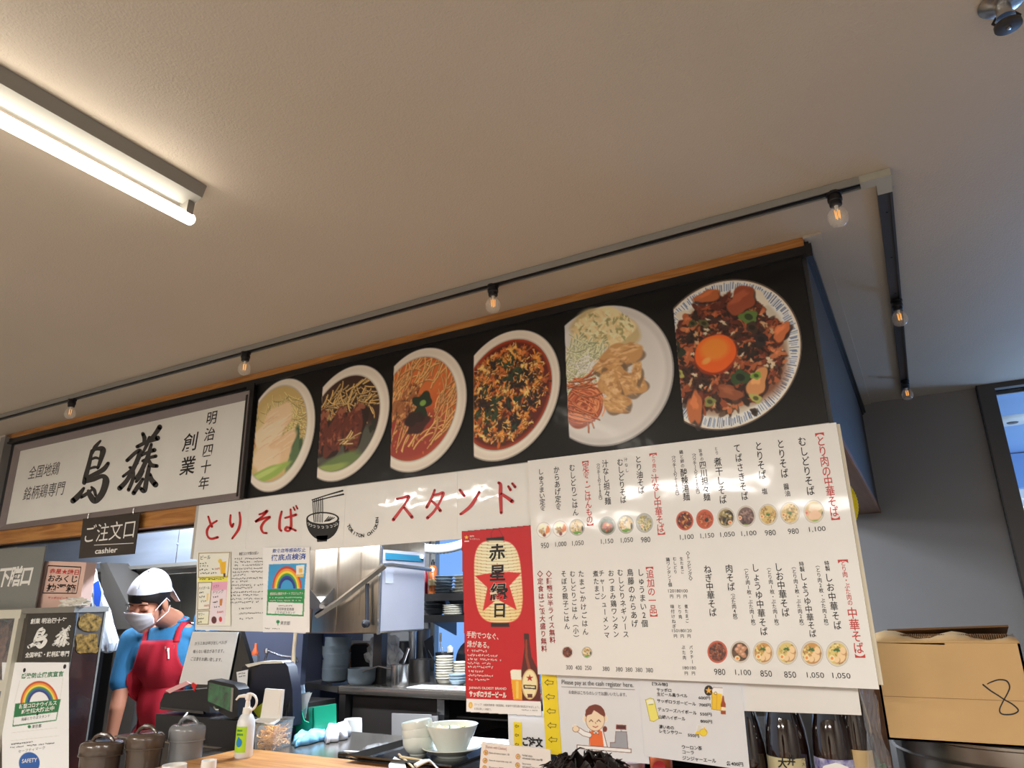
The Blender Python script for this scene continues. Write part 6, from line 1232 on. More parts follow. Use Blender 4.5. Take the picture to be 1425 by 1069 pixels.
# sanitizer pump bottle
p = onC(338.5, 1054, CT+.022); s_ = swid(p); r = 13.2*s_*.93
t = thing('sanitizer_bottle', 'white pump bottle with a lime green label on the wooden board', 'bottle', p); H = 56*s_
m_bot = mat('milky_bottle', rgb(222, 226, 228), .3, coat=.3)
b = MB(); b.lathe([(r*.9, 0), (r, .006), (r, H*.72), (r*.93, H*.84), (r*.7, H*.95), (r*.45, H)], p, 32); b.build('bottle_body', m_bot, t)
b = MB(); b.lathe([(r*.5, H*.98), (r*.52, H*1.02), (r*.46, H*1.13), (r*.3, H*1.14), (r*.24, H*1.3)], p, 24); b.build('collar', m_white, t)
b = MB(); hd = p+Vector((0, 0, H*1.3)); b.lathe([(r*.25, 0), (r*.34, .004), (r*.36, .016), (r*.2, .022), (0, .022)], hd, 18)
b.tube([hd+Vector((0, 0, .012)), hd+Vector((-.012, -.008, .014)), hd+Vector((-.026, -.016, .012)), hd+Vector((-.034, -.02, .002))], [.007, .006, .0045, .003], 8); b.build('pump_head', m_white, t)
b = MB(); b.tube([hd+Vector((.004, 0, .004))+Vector((math.sin(a)*.024*1.0, .012*math.sin(a), .0+.026*math.cos(a)-.010)) for a in [k*.32-.2 for k in range(11)]], .004, 8); b.build('clip_ring', m_white, t)
dv = Vector((-p.x, -p.y, 0)).normalized(); a0 = math.atan2(dv.y, dv.x)
def wrap(b, c, rr, z0, z1, aa, ab, n=12): b.add([c+Vector((rr*math.cos(aa+(ab-aa)*k/n), rr*math.sin(aa+(ab-aa)*k/n), z)) for z in (z0, z1) for k in range(n+1)], [(k, k+1, n+2+k, n+1+k) for k in range(n)], True)
b = MB(); wrap(b, p, r+.0006, H*.14, H*.72, a0-1.35, a0+.15); b.build('label_band', mat('lime_label', rgb(170, 216, 40), .4), t)
b = MB(); vs = []; 
for k in range(14): 
    a = 2*PI*k/14; aa = a0-.62+.36*math.cos(a)*(1 if k != 4 else 1.3); vs.append(p+Vector(((r+.0014)*math.cos(aa), (r+.0014)*math.sin(aa), H*.36+H*.10*math.sin(a)*(1.5 if k == 4 else 1))))
b.add(vs, [tuple(range(14))]); b.build('blue_drop', mat('label_blue', rgb(36, 130, 196), .4), t)
b = MB()
for z0, n in ((H*.64, 7), (H*.55, 8)):
    for k in range(n): wrap(b, p, r+.0013, z0-.004, z0+.002, a0-1.0+k*.1, a0-1.0+k*.1+.06, 1)
o = b.build('label_print', k_green, t); o['kind'] = 'stuff'

# container of yellow fried noodles with open white lid
A_ = onC(352, 1047); B_ = onC(378.5, 1048.5); C_ = onC(405.5, 1037.5)
up = lambda px, py, Y: at(px, py, Y=Y).z
z1 = up(378, 1008, B_.y); e1 = (A_-B_).normalized(); e2 = (C_-B_).normalized()
D0 = A_+(C_-B_)
t = thing('noodle_container', 'clear plastic box of crisp yellow noodles with its white lid open', 'food container', (A_+C_)/2)
hh = z1-CT; fl = .012
def ringq(k, z): c = (A_+C_)/2; return [c+(v-c)*k+Vector((0, 0, z)) for v in (B_, C_, D0, A_)]
b = MB(); lo, hi = ringq(.93, .001), ringq(1.04, hh); b.add(lo+hi, [(0, 1, 2, 3)]+[(i, (i+1) % 4, (i+1) % 4+4, i+4) for i in range(4)]); lo2, hi2 = ringq(.91, .004), ringq(1.02, hh); b.add(lo2+hi2, [(3, 2, 1, 0)]+[(i+4, (i+1) % 4+4, (i+1) % 4, i) for i in range(4)])
b.build('box', mat('thin_clear_plastic', (.86, .92, .95), .08, alpha=.12, coat=.8), t, fix=False)
b = MB(); r0, r1 = ringq(1.02, hh-.004), ringq(1.08, hh); 
for i in range(4): j = (i+1) % 4; b.hexa([r0[i], r0[j], r1[j], r1[i]], [v+Vector((0, 0, .004)) for v in (r0[i], r0[j], r1[j], r1[i])])
b.build('box_rim', m_clear, t)
rn = random.Random(8); nb = MB(); c = (A_+C_)/2; ax = (C_-B_)*.46; ay = (A_-B_)*.46
for _ in range(330):
    u, v = rn.uniform(-.95, .95), rn.uniform(-.95, .95); z = .006+rn.uniform(0, 1)*hh*(.5+.28*(1-abs(u-.0))*(1 if v < .4 else .7)); a = rn.uniform(0, 6.3); P_ = [c+ax*u+ay*v+Vector((0, 0, z))]; el = rn.uniform(-.4, .5)
    for s_ in range(4): a += rn.uniform(-1.1, 1.1); q = P_[-1]+Vector((math.cos(a)*.009, math.sin(a)*.009, el*.007+rn.uniform(-.003, .003))); q.z = max(q.z, CT+.007); P_.append(q)
    P_ = [Vector((q.x, q.y, min(q.z, CT+hh-.004))) for q in P_]
    def clampq(q):
        d = q-c; u_ = d.dot(ax)/ax.length_squared; v_ = d.dot(ay)/ay.length_squared; return c+ax*max(-.96, min(.96, u_))+ay*max(-.96, min(.96, v_))+Vector((0, 0, q.z-c.z))
    nb.tube([clampq(q) for q in P_], .0019, 4)
o = nb.build('crisp_noodles', mat('noodle_yellow', rgb(236, 184, 96), .5, var=.3, vscale=30, col2=rgb(196, 128, 50)), t); o['kind'] = 'stuff'
Yl = B_.y+.02
q = quad_on(('Y', Yl), [(369, 958.5), (394, 960), (390, 1000), (362, 1000)]); b = MB(); b.slab(q, (0, .008, 0)); q = quad_on(('Y', Yl-.002), [(371.5, 962), (391, 963), (387, 996), (365.5, 996)]); b.slab(q, (0, .003, 0)); b.build('lid', m_white, t)
q = [at(353, 1002, Y=B_.y), at(362, 999, Y=Yl), at(390, 1000, Y=Yl), at(380, 1008, Y=B_.y-.02)]; b = MB(); b.slab(q, (0, 0, -.006)); b.build('lid_flap', m_white, t)

# green box with papers
t = thing('green_file_box', 'green plastic box holding papers behind the noodle container', 'box', onC(420, 1028))
Yg = onC(421, 1029).y; q = quad_on(('Y', Yg), [(408, 990), (419, 990), (423, 1003), (430, 1006), (433, 990), (436, 985), (437, 1021), (405, 1029)]); q[6].z = q[7].z = CT
b = MB(); b.slab(q, (0, .006, 0)); q2 = [v+Vector((0, .12, .0)) for v in quad_on(('Y', Yg), [(398, 990), (436, 985), (437, 1021), (398, 1029)])]; q2[2].z = q2[3].z = CT; b.slab(q2, (0, .005, 0)); b.slab([q[5], q[5]+Vector((0, .12, 0)), q[6]+Vector((0, .12, 0)), q[6]], (-.004, 0, 0)); b.b2((q[7].x, Yg, CT), (q[6].x, Yg+.12, CT+.004)); b.build('green_shell', m_green, t)
for k, (pp, lab, M) in enumerate((([(396, 958), (423, 953), (427, 985), (400, 1000)], 'blue-grey printed paper standing behind the others', mat('blue_paper', rgb(196, 210, 226), .5)), ([(400, 968), (431, 963), (425, 1000), (398, 1005)], 'pale clear folder leaning in the green box', mat('pale_folder', rgb(190, 204, 210), .3)), ([(420, 967), (434, 964), (426, 985), (420, 990)], 'white sheet at the right of the papers', m_paperb))):
    q = quad_on(('Y', Yg+.05+.03*(1-k)), pp); b = MB(); b.slab(q, (0, .0015, 0)); setp(b.build('paper_sheet', M, loc=q[3]), lab, 'paper')
b = MB(); P_ = [at(398, 1000, Y=Yg-.05), at(400, 985, Y=Yg-.05), at(403, 977, Y=Yg-.05), at(402, 992, Y=Yg-.05)]; b.tube(P_, .003, 6); b.tube([at(396, 990, Y=Yg-.05), at(400, 980, Y=Yg-.05)], .003, 6); setp(b.build('black_scissors', m_blk, loc=P_[0]), 'black handled scissors between the lid and the papers', 'scissors')
b = MB(); b.lathe([(.018, 0), (.022, .004), (.022, .01), (.018, .014), (.014, .01), (.014, .004), (.018, 0)], at(410, 992, Y=Yg+.0), 22, R=Matrix.Rotation(PI/2, 3, 'X'), closed=False); setp(b.build('tape_roll', mat('tape_olive', rgb(120, 110, 60), .4), loc=at(410, 992, Y=Yg)), 'small roll of olive tape inside the green box', 'tape')
q = quad_on(('Y', 2.05), [(352, 988), (366, 978), (369, 995), (360, 1000)]); b = MB(); b.slab(q, (0, .02, 0)); setp(b.build('lime_packet', mat('lime_packet', rgb(196, 206, 40), .4), loc=q[3]), 'lime yellow packet behind the sanitizer bottle', 'packet')

# cloths
def cloth(name, label, pts, M, seed, h=.02, n=22, cat='cloth'):
    c = [onC(*p) for p in pts]; rn = random.Random(seed); from mathutils import noise as nz
    vs = []; fs = []
    for j in range(n+1):
        for i in range(n+1):
            u, v = i/n, j/n; p = (c[0]*(1-u)+c[1]*u)*(1-v)+(c[3]*(1-u)+c[2]*u)*v
            q = Vector((u*3+seed, v*2.2, 0)); e = min(u, 1-u, v, 1-v); z = h*(.55+.7*abs(nz.noise(q*1.1))+.16*nz.noise(q*3))*min(1, e*9)**.5+.002
            p = p+Vector((.014*nz.noise(q*2), .014*nz.noise(q*2+Vector((9, 0, 0))), max(.002, z))); vs.append(p)
    for j in range(n):
        for i in range(n): fs.append((j*(n+1)+i, j*(n+1)+i+1, (j+1)*(n+1)+i+1, (j+1)*(n+1)+i))
    b = MB(); b.add(vs, fs, True); o = b.build(name, M, loc=c[0]); md = o.modifiers.new('s', 'SOLIDIFY'); md.thickness = .004; md.offset = 1
    return setp(o, label, cat)
cloth('blue_cloth', 'folded light blue cloth on the counter beside the green box', [(409, 1031), (446, 1021), (458, 1030), (411, 1041)], mat('blue_fabric', rgb(128, 190, 228), .8, bump=.4, bscale=300, bdist=.001), 3, .035)
cloth('white_cloth', 'crumpled white cloth behind the blue cloth', [(448, 1022), (490, 1019), (482, 1029), (455, 1036)], mat('white_fabric', rgb(206, 206, 212), .8, bump=.3, bscale=200, bdist=.001), 8, .045)
# packet wrapped in film
p = onC(492, 1055); t = thing('black_packet', 'flat black packet with white print lying on the counter', 'packet', p)
R = Matrix.Rotation(.1, 3, 'Z'); MB().box(p+Vector((0, 0, .009)), (.105, .035, .018), R, .003).build('packet', m_blkg, t); MB().box(p+Vector((0, .003, .0188)), (.07, .016, .001), R).build('white_print', k_white, t)
cloth('film_wrap', 'loose crinkled clear film beside the black packet', [(505, 1047), (542, 1036), (548, 1058), (515, 1066)], mat('film_wrap', rgb(190, 188, 186), .12, coat=1, alpha=.35), 5, .02, cat='wrap')

# tray with bowls
T0, T1, T2, T3 = onC(519, 1061), onC(560, 1046), onC(690, 1044), onC(700, 1095)
T3 = Vector((T0.x+(T2.x-T1.x), T0.y-.0, CT)); q = [T0+Vector((0, -.02, 0)), T1+Vector((-.05, .05, 0)), Vector((T2.x, T1.y+.05, CT)), Vector((T2.x+.1, T0.y-.02, CT))]
q = [Vector((-1.73, 1.83, CT+.024)), Vector((-1.66, 2.27, CT+.003)), Vector((-1.20, 2.27, CT+.003)), Vector((-1.20, 1.83, CT+.024))]
P0 = onC(519, 1061); xl_, yn, yf = P0.x, P0.y-.12, 2.24
t = thing('serving_tray', 'black lacquer tray with ramen and white bowls on the counter', 'tray', ((xl_-1.25)/2, 2.05, CT+.022))
zt_ = CT+.023
b = MB(); b.b2((xl_+.02, yn+.02, zt_), (-1.27, yf-.02, zt_+.006)); b.build('tray_base', m_blkg, t)
o_ = [Vector((xl_, yn, zt_+.02)), Vector((-1.25, yn, zt_+.02)), Vector((-1.25, yf, zt_+.02)), Vector((xl_, yf, zt_+.02))]; i_ = [Vector((xl_+.03, yn+.03, zt_+.004)), Vector((-1.28, yn+.03, zt_+.004)), Vector((-1.28, yf-.03, zt_+.004)), Vector((xl_+.03, yf-.03, zt_+.004))]
b = MB()
for k in range(4): j = (k+1) % 4; b.hexa([o_[k], o_[j], i_[j], i_[k]], [v+Vector((0, 0, -.005)) for v in (o_[k], o_[j], i_[j], i_[k])])
b.build('tray_rim', m_blkg, t)
ZR = zt_+.0065
base = at(582, 1050, Z=ZR); s_ = swid(base); r = 25*s_*.95; G3 = 'white bowls stacked on the tray'
def wbowl(z, tl, label, k=1.0):
    b = MB(); R = Matrix.Rotation(tl[0], 3, 'X')@Matrix.Rotation(tl[1], 3, 'Y'); h = r*1.0; c = base+Vector((0, 0, z))
    b.lathe([(r*.5, 0), (r*.52, .004), (r*.72, h*.2), (r*.9, h*.5), (r*.93, h*.85), (r*.9, h), (r*.86, h), (r*.88, h*.84), (r*.84, h*.5), (r*.6, h*.2), (0, h*.1)], c, 32, R=R)
    return setp(b.build('rice_bowl', m_cer, loc=c), label, 'bowl', G3)
wbowl(0, (0, 0), 'white bowl at the bottom of the stack of three on the tray'); wbowl(r*.45, (.02, -.08), 'white bowl in the middle of the stack of three'); wbowl(r*.82, (.03, -.14), 'tilted white bowl on top of the stack of three')
pb = at(629, 1052, Z=ZR); s_ = swid(pb); rp = 43*s_*.97; rb = 38*s_*.97; pz = .022
b = MB(); b.lathe([(rp*.5, 0), (rp*.52, .003), (rp*.6, .008), (rp*.95, pz), (rp, pz+.003), (rp*.97, pz+.005), (rp*.6, .013), (0, .01)], pb, 40); setp(b.build('saucer_plate', m_cer, loc=pb), 'wide white plate under the ramen bowl', 'plate')
bz = .0135; hb = .072
t = thing('ramen_bowl', 'white bowl of ramen on a white plate on the tray', 'bowl', pb+Vector((0, 0, bz)))
b = MB(); c = pb+Vector((0, 0, bz)); b.lathe([(rb*.55, 0), (rb*.57, .006), (rb*.68, hb*.3), (rb*.86, hb*.7), (rb*.98, hb), (rb*1.0, hb+.004), (rb*.95, hb+.003), (rb*.84, hb*.72), (rb*.6, hb*.25), (0, hb*.15)], c, 44); b.build('bowl_body', m_cer, t)
b = MB(); b.lathe([(rb*.86, hb*.8), (0, hb*.8)], c, 40, closed=False); b.build('broth', mat('pale_broth', rgb(206, 196, 164), .15, coat=.6), t)
rn = random.Random(3); b = MB()
for _ in range(26): 
    a = rn.uniform(0, 6.3); rr = rn.uniform(0, .6)*rb; P_ = [c+Vector((rr*math.cos(a), rr*math.sin(a), hb*.8))]
    for k in range(5):
        a += rn.uniform(-.9, .9); q = P_[-1]+Vector((math.cos(a)*.012, math.sin(a)*.012, rn.uniform(-.002, .003))); d_ = q-c; d_.z = 0
        if d_.length > rb*.74: q -= d_*(1-rb*.74/d_.length)
        P_.append(q)
    b.tube(P_, .0022, 5)
o = b.build('noodles', mat('noodle_pale', rgb(226, 206, 150), .4), t); o['kind'] = 'stuff'
for k, (dx, dy, M_, sz) in enumerate(((-.035, .0, 'rgb(190, 150, 110)', .02), (-.01, .02, 'rgb(214, 206, 190)', .024), (.01, -.01, 'rgb(220, 212, 196)', .022), (.03, .02, 'rgb(196, 160, 120)', .018))):
    bm_ = MB(); bm_.lathe([(0, -.006), (sz, -.003), (sz*1.05, .002), (sz*.6, .007), (0, .008)], c+Vector((dx*1.3, dy, hb*.82)), 14, sy=.7, R=Matrix.Rotation(k*.8, 3, 'Z')@Matrix.Rotation(.2, 3, 'X')); bm_.build('chicken_slice', mat('meat_'+str(k), eval(M_), .45, bump=.3, bscale=90), t)
for k, (dx, dy) in enumerate(((.028, -.012), (.04, -.006), (.034, .005), (.0, .012))):
    b = MB(); a = k*1.3; b.slab([c+Vector((dx, dy, hb*.84)), c+Vector((dx+.02*math.cos(a), dy+.012*math.sin(a), hb*.84+.012)), c+Vector((dx+.028*math.cos(a+.5), dy+.02*math.sin(a+.4), hb*.84+.006)), c+Vector((dx+.012, dy-.01, hb*.84))], (0, 0, -.002)); b.build('green_leaf', mat('leaf_green', rgb(84, 128, 50), .5), t)
# napkin, chopsticks, spoon
q = [at(*p_, Z=ZR+.004) for p_ in ((541, 1064), (549, 1053), (563, 1060), (566, 1072), (541, 1072))]; b = MB(); b.slab(q, (0, 0, -.004)); setp(b.build('napkin', m_paperb, loc=q[0]), 'folded pale napkin in the left corner of the tray', 'napkin')
for k, (p0, p1, lab) in enumerate((((555, 1050), (576, 1069), 'wooden chopstick lying steeper, left on the tray'), ((557, 1053.5), (592, 1059), 'wooden chopstick lying across the other one'))):
    a, b_ = at(*p0, Z=ZR+.006+.005*k), at(*p1, Z=ZR+.006+.005*k); mb = MB(); mb.tube([a, b_], [.0035, .0028], 6); setp(mb.build('chopstick', mat('bamboo', rgb(222, 196, 150), .5), loc=a), lab, 'chopstick', 'chopsticks on the tray')
P_ = [at(578, 1066, Z=ZR+.012), at(588, 1060.5, Z=ZR+.02), at(597, 1058.5, Z=ZR+.022), at(604, 1064, Z=ZR+.012), at(611, 1072, Z=ZR+.008)]
b = MB(); b.tube(P_, [.016, .017, .012, .008, .008], 10, flat=.35); setp(b.build('ramen_spoon', m_cer, loc=P_[0]), 'white ceramic ramen spoon in front of the plate', 'spoon')

# ---- customer at the bottom edge: dark hair seen from behind is built with the people
# ---- bottles behind the papers on the right
Yb = 2.10; m_glassd = mat('dark_brown_glass', rgb(30, 16, 12), .06, coat=.8, spec=.8)
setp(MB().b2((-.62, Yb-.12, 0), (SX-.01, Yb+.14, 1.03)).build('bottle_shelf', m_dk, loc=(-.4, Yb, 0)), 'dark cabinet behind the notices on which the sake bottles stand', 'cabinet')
def bottle(px, wpx, label, Ml, ylab, ext=None):
    c = at(px, ylab, Y=Yb); zl_ = c.z; c.z = 1.031; r = rad(wpx, px, ylab, Yb); t = thing('sake_bottle', label, 'bottle', c); h1 = zl_-1.031
    hs = h1+.015
    b = MB(); b.lathe([(r*.9, 0), (r, .01), (r, hs), (r*.93, hs+.045), (r*.72, hs+.095), (r*.42, hs+.145), (r*.3, hs+.19), (r*.3, hs+.25), (r*.34, hs+.252), (r*.34, hs+.27)], c, 32); b.build('glass', m_glassd, t)
    b = MB(); b.lathe([(r*.36, hs+.255), (r*.36, hs+.29), (0, hs+.292)], c, 20); b.build('cap', m_white, t)
    b = MB(); wrap(b, c, r+.0008, max(.02, h1-.13), h1, -2.9, -.6, 24); b.build('paper_label', Ml, t)
    return t, c, r, h1
m_lab1 = mat('sake_label_cream', rgb(206, 192, 146), .5); m_lab2 = mat('sake_label_blue_print', rgb(206, 204, 226), .45, col2=rgb(70, 60, 140), vscale=70, var=.5); m_lab3 = mat('sake_label_tan', rgb(196, 168, 120), .5)
bottle(1047, 50, 'dark sake bottle with a pale neck band, leftmost behind the price list', m_lab1, 1068)
t, c, r, h1 = bottle(1097, 66, 'dark sake bottle with a cream label and black calligraphy', m_lab1, 1050)
I = Ink(('Y', c.y-r-.0015), (0, 0, 0)); I.one('大', (1089, 1062), 15, 13, .03, .1); I.one('井', (1101, 1059), 14, 12, .03, .1); I.v('九大', (1117.5, 1056), (1118.5, 1064), 6, 5); I.build('lettering', k_ink, t)
t, c, r, h1 = bottle(1163, 68, 'dark sake bottle with a blue and white patterned label', m_lab2, 1052)
I = Ink(('Y', c.y-r-.001), (0, 0, 0)); pol(I, [(1146, 1066), (1155, 1063.5), (1163, 1061.5), (1171, 1064), (1181, 1068), (1188, 1080), (1140, 1080)]); I.build('white_medallion', k_white, t)
bottle(1197, 44, 'dark bottle with a tan label half hidden at the right end', m_lab3, 1041)
# drink cartons low down
for k, (x0, x1, cl, lab) in enumerate(((903, 937, (196, 90, 40), 'orange drink can with a round red emblem under the price list'), (866, 899, (150, 120, 110), 'dim pinkish can left of the orange can'))):
    c = at((x0+x1)/2, 1060, Y=Yb-.02); zt2 = at((x0+x1)/2, 1052+k*8, Y=Yb-.02).z; c.z = 1.031; r = rad(x1-x0, 915, 1060, Yb)
    t = thing('drink_can', lab, 'can', c); b = MB(); b.lathe([(r*.85, 0), (r, .006), (r, zt2-1.035), (r*.9, zt2-1.031), (r*.85, zt2-1.033)], c, 26); b.build('can_body', mat('can_paint', rgb(*cl), .35, .2), t)
    if k == 0: I = Ink(('Y', c.y-r-.001), (0, 0, 0)); pol(I, ring(917, 1068, 9, 9)[:-1]); I.build('red_emblem', k_red, t)
setp(MB().b2((-1.15, Yb-.1, 0), (-.63, Yb+.1, 1.030)).build('can_shelf', m_dk, loc=(-.9, Yb, 0)), 'dark cabinet under the drink cans behind the notices', 'cabinet')

# ---- clear plastic draped at the right corner, green lump
def drape(name, label, cols, Y, M, amp=.008, cat='sheet'):
    b = MB(); vs = []; n = len(cols[0]); rows = 14
    P_ = []
    for r_ in range(rows+1):
        v = r_/rows*(len(cols)-1); i = min(int(v), len(cols)-2); f_ = v-i
        for k in range(13):
            u = k/12*(n-1); j = min(int(u), n-2); g = u-j
            q = [cols[a][bb] for a, bb in ((i, j), (i, j+1), (i+1, j), (i+1, j+1))]
            px = (q[0][0]*(1-g)+q[1][0]*g)*(1-f_)+(q[2][0]*(1-g)+q[3][0]*g)*f_; py = (q[0][1]*(1-g)+q[1][1]*g)*(1-f_)+(q[2][1]*(1-g)+q[3][1]*g)*f_
            P_.append(at(px, py, Y=Y)+Vector((0, amp*math.sin(k*2.1+r_*.7)+amp*.5*math.sin(r_*2.3), 0)))
    fs = [(r_*13+k, r_*13+k+1, (r_+1)*13+k+1, (r_+1)*13+k) for r_ in range(rows) for k in range(12)]
    b.add(P_, fs, True); return setp(b.build(name, M, loc=P_[0]), label, cat)
m_film2 = mat('clear_film', (.78, .82, .88), .1, alpha=.3, coat=1, bump=.4, bscale=14, bdist=.01)
drape('plastic_sheet', 'crinkled clear plastic sheet hanging beside the last bottle', [[(1194, 955), (1215, 958), (1222, 975)], [(1202, 1000), (1212, 1005), (1226, 1020)], [(1206, 1020), (1222, 1030), (1238, 1050)], [(1206, 1100), (1230, 1100), (1246, 1110)]], 2.02, m_film2, .012)
c = at(1212, 1030, Y=2.12); blob('green_bundle', mat('leaf_bundle', rgb(52, 92, 30), .6), Vector((c.x, c.y, 1.06)), .035, .4, 2, 'green leafy bundle behind the clear plastic sheet', 'vegetable', 3, (1, .8, 1.4), -.028)
setp(MB().b2((at(1203, 1060, Y=2.3).x, 2.26, 0), (at(1242, 1060, Y=2.3).x, 2.3, 1.35)).build('brown_board', m_brown, loc=(at(1220, 1060, Y=2.3).x, 2.3, 0)), 'brown board behind the clear plastic at the corner', 'board')

# ---- big pot with the cardboard box on it
Yp = 2.1; rim0 = at(1241, 1021, Y=Yp+.3); zr = at(1300, 1030, Y=Yp+.06).z; rP = .29; pc = Vector((rim0.x+rP+.005, Yp+.3, 0.0))
t = thing('large_stock_pot', 'large steel stock pot under the cardboard box', 'pot', (pc.x, pc.y, .55))
b = MB(); b.lathe([(rP*.97, .55), (rP, .57), (rP, zr-.01), (rP+.008, zr-.006), (rP+.008, zr), (rP-.002, zr), (rP-.006, .58), (0, .575)], pc, 64); b.build('pot_body', mat('pot_steel', rgb(170, 164, 156), .3, .9, bump=.1, bscale=8, var=.35, vscale=4, col2=rgb(110, 96, 84)), t)
b = MB(); b.lathe([(rP+.003, zr-.05), (rP+.009, zr-.046), (rP+.003, zr-.042)], pc, 64, closed=False); b.build('bead', m_steel, t)
setp(MB().b2((pc.x-.3, pc.y-.3, 0), (pc.x+.3, pc.y+.3, .549)).build('pot_stand', m_dk, loc=(pc.x, pc.y, 0)), 'dark low stand under the large stock pot', 'stand')
m_card = mat('cardboard', rgb(206, 168, 116), .75, bump=.25, bscale=14, bdist=.004, var=.12, vscale=5); m_card2 = mat('cardboard_edge', rgb(120, 88, 58), .8)
q = [at(1219, 893, Y=Yp), at(1450, 903, Y=Yp), at(1450, 1032, Y=Yp), at(1234, 1019.5, Y=Yp)]; q[0].z = q[1].z = (q[0].z+q[1].z)/2+.004; q[2].z = q[3].z = zr+.004; q[3].x = q[0].x = q[3].x-.0; q[1].x = q[2].x
t = thing('cardboard_box', 'open brown cardboard box marked with a handwritten 8', 'box', (q[3].x/2+q[2].x/2, Yp+.2, zr+.004))
dpt = .34; A0 = Vector((q[0].x, Yp, zr+.004)); A1 = Vector((q[1].x, Yp, zr+.004)); hgt = q[0].z-A0.z
def wallq(a, b_, th): m_ = MB(); m_.slab([a, b_, b_+Vector((0, 0, hgt)), a+Vector((0, 0, hgt))], th); return m_
wallq(A0, A1, (0, .005, 0)).build('front_panel', m_card, t); wallq(A0+Vector((0, dpt, 0)), A1+Vector((0, dpt, 0)), (0, -.005, 0)).build('back_panel', m_card, t); wallq(A0, A0+Vector((0, dpt, 0)), (.005, 0, 0)).build('side_panel', m_card, t); wallq(A1, A1+Vector((0, dpt, 0)), (-.005, 0, 0)).build('side_panel', m_card, t)
MB().b2(A0, (A1.x, Yp+dpt, A0.z+.005)).build('bottom_panel', m_card, t)
T0_, T1_ = A0+Vector((0, 0, hgt)), A1+Vector((0, 0, hgt))
b = MB(); b.slab([T0_, T0_+Vector((0, dpt, 0)), T0_+Vector((.15, dpt, .012)), T0_+Vector((.16, 0, -.004))], (0, 0, .004)); b.build('flap', m_card, t)
b = MB(); n = 12; q0 = [T0_.lerp(T1_, k/n) for k in range(n+1)]; vs = q0+[p_+Vector((0, .13+.01*math.sin(k), .012+.009*math.sin(k*1.1)-.006*k/n)) for k, p_ in enumerate(q0)]
b.add(vs, [(k, k+1, n+2+k, n+1+k) for k in range(n)]); o = b.build('flap', m_card, t); md = o.modifiers.new('s', 'SOLIDIFY'); md.thickness = .005; md.offset = 1
b = MB(); b.slab([T1_+Vector((0, dpt, 0)), T0_+Vector((.02, dpt, 0)), T0_+Vector((.03, dpt-.14, .02)), T1_+Vector((0, dpt-.14, .03))], (0, 0, .005)); b.build('flap', m_card2, t)
b = MB()
for k in range(60): x = T0_.x+.01+(T1_.x-T0_.x-.02)*k/60; b.b2((x, Yp+.1+.004*math.sin(k), T0_.z+.004), (x+.003, Yp+.128, T0_.z+.016))
o = b.build('corrugation', m_card2, t); o['kind'] = 'stuff'
b = MB(); b.b2((A0.x+.004, Yp-.0012, A0.z+hgt*.44), (A1.x-.002, Yp-.0, A0.z+hgt*.442)); b.build('crease', m_card2, t)
I = Ink(('Y', Yp)); brush(I, [(1368, 953), (1378, 961), (1389, 968), (1398, 974), (1410, 981), (1417, 989), (1409, 994), (1395, 994), (1391, 988), (1396, 976), (1402, 965), (1405, 956), (1401, 948), (1391, 946), (1380, 949), (1374, 952)], [2.2, 2.1, 1.9, 1.9, 2.0, 2.2, 2.2, 2.0, 1.9, 1.9, 2.0, 2.2, 2.2, 2.0, 1.9, 1.4], 5); I.build('marker_number', k_ink, t)

# ---- yellow ribbed lantern hanging behind the menu
Yl = D+.16; c = at(1151, 703, Y=Yl); R_l = (at(1194, 703, Y=Yl)-c).length
t = thing('yellow_lantern', 'ribbed yellow paper lantern peeking out behind the menu board', 'lantern', c); b = MB(); pr = []
for k in range(49): a = -1.25+2.5*k/48; rr = R_l*math.cos(a)**.8*(1+.022*(k % 2)); pr.append((rr, R_l*1.05*math.sin(a)))
b.lathe(pr, c, 40); b.build('ribbed_shade', mat('yellow_lantern', rgb(236, 208, 20), .9, spec=.1), t); b = MB(); b.tube([c+Vector((0, 0, R_l*.9)), Vector((c.x, c.y, ZB+.001))] if c.z+R_l < ZB else [c+Vector((0, 0, R_l*.95)), c+Vector((0, 0, R_l*1.1))], .002, 5); b.build('cord', m_blk, t)

# ================================================================== light track with bare bulbs
TW, TH = .034, .02
zc = CEIL
cA = at(1238, 233, Z=CEIL); yR = cA.y; xR = cA.x
xl2 = at(0, 583, Y=yR).x-.4
m_tr = mat('track_grey', rgb(150, 148, 142), .4, .3); m_trd = mat('track_dark', rgb(58, 54, 52), .45, .2); m_joint = mat('track_joint', rgb(170, 166, 152), .45)
t = thing('light_track', 'grey and black light track turning a corner on the ceiling', 'light track', (xR-1.5, yR, CEIL))
xj = at(1195, 246, Y=yR).x
b = MB(); b.b2((xl2, yR, zc-TH), (xj, yR+.004, zc-.001)); b.b2((xl2, yR+TW-.004, zc-TH), (xj, yR+TW, zc-.001)); b.build('long_rail', m_tr, t)
b = MB(); b.b2((xl2, yR+.004, zc-TH+.004), (xj, yR+TW-.004, zc-.001)); b.build('long_channel', m_trd, t)
b = MB(); b.b2((xl2, yR+.014, zc-TH), (xj, yR+.02, zc-TH+.003)); b.build('conductor_strip', m_blk, t)
b = MB(); b.b2((xj, yR-.001, zc-TH-.001), (xR, yR+TW, zc-.001)); b.b2((xR-TW, yR+TW, zc-TH-.001), (xR, yR+TW+.05, zc-.001)); b.build('corner_joint', m_joint, t)
ye = BACK-.05
b = MB(); b.b2((xR-TW, yR+TW+.05, zc-TH), (xR-TW+.006, ye, zc-.001)); b.b2((xR-.006, yR+TW+.05, zc-TH), (xR, ye, zc-.001)); b.build('short_rail', m_trd, t)
b = MB(); b.b2((xR-TW+.006, yR+TW+.05, zc-TH+.005), (xR-.006, ye, zc-.001)); b.build('short_channel', m_trd, t)
b = MB()
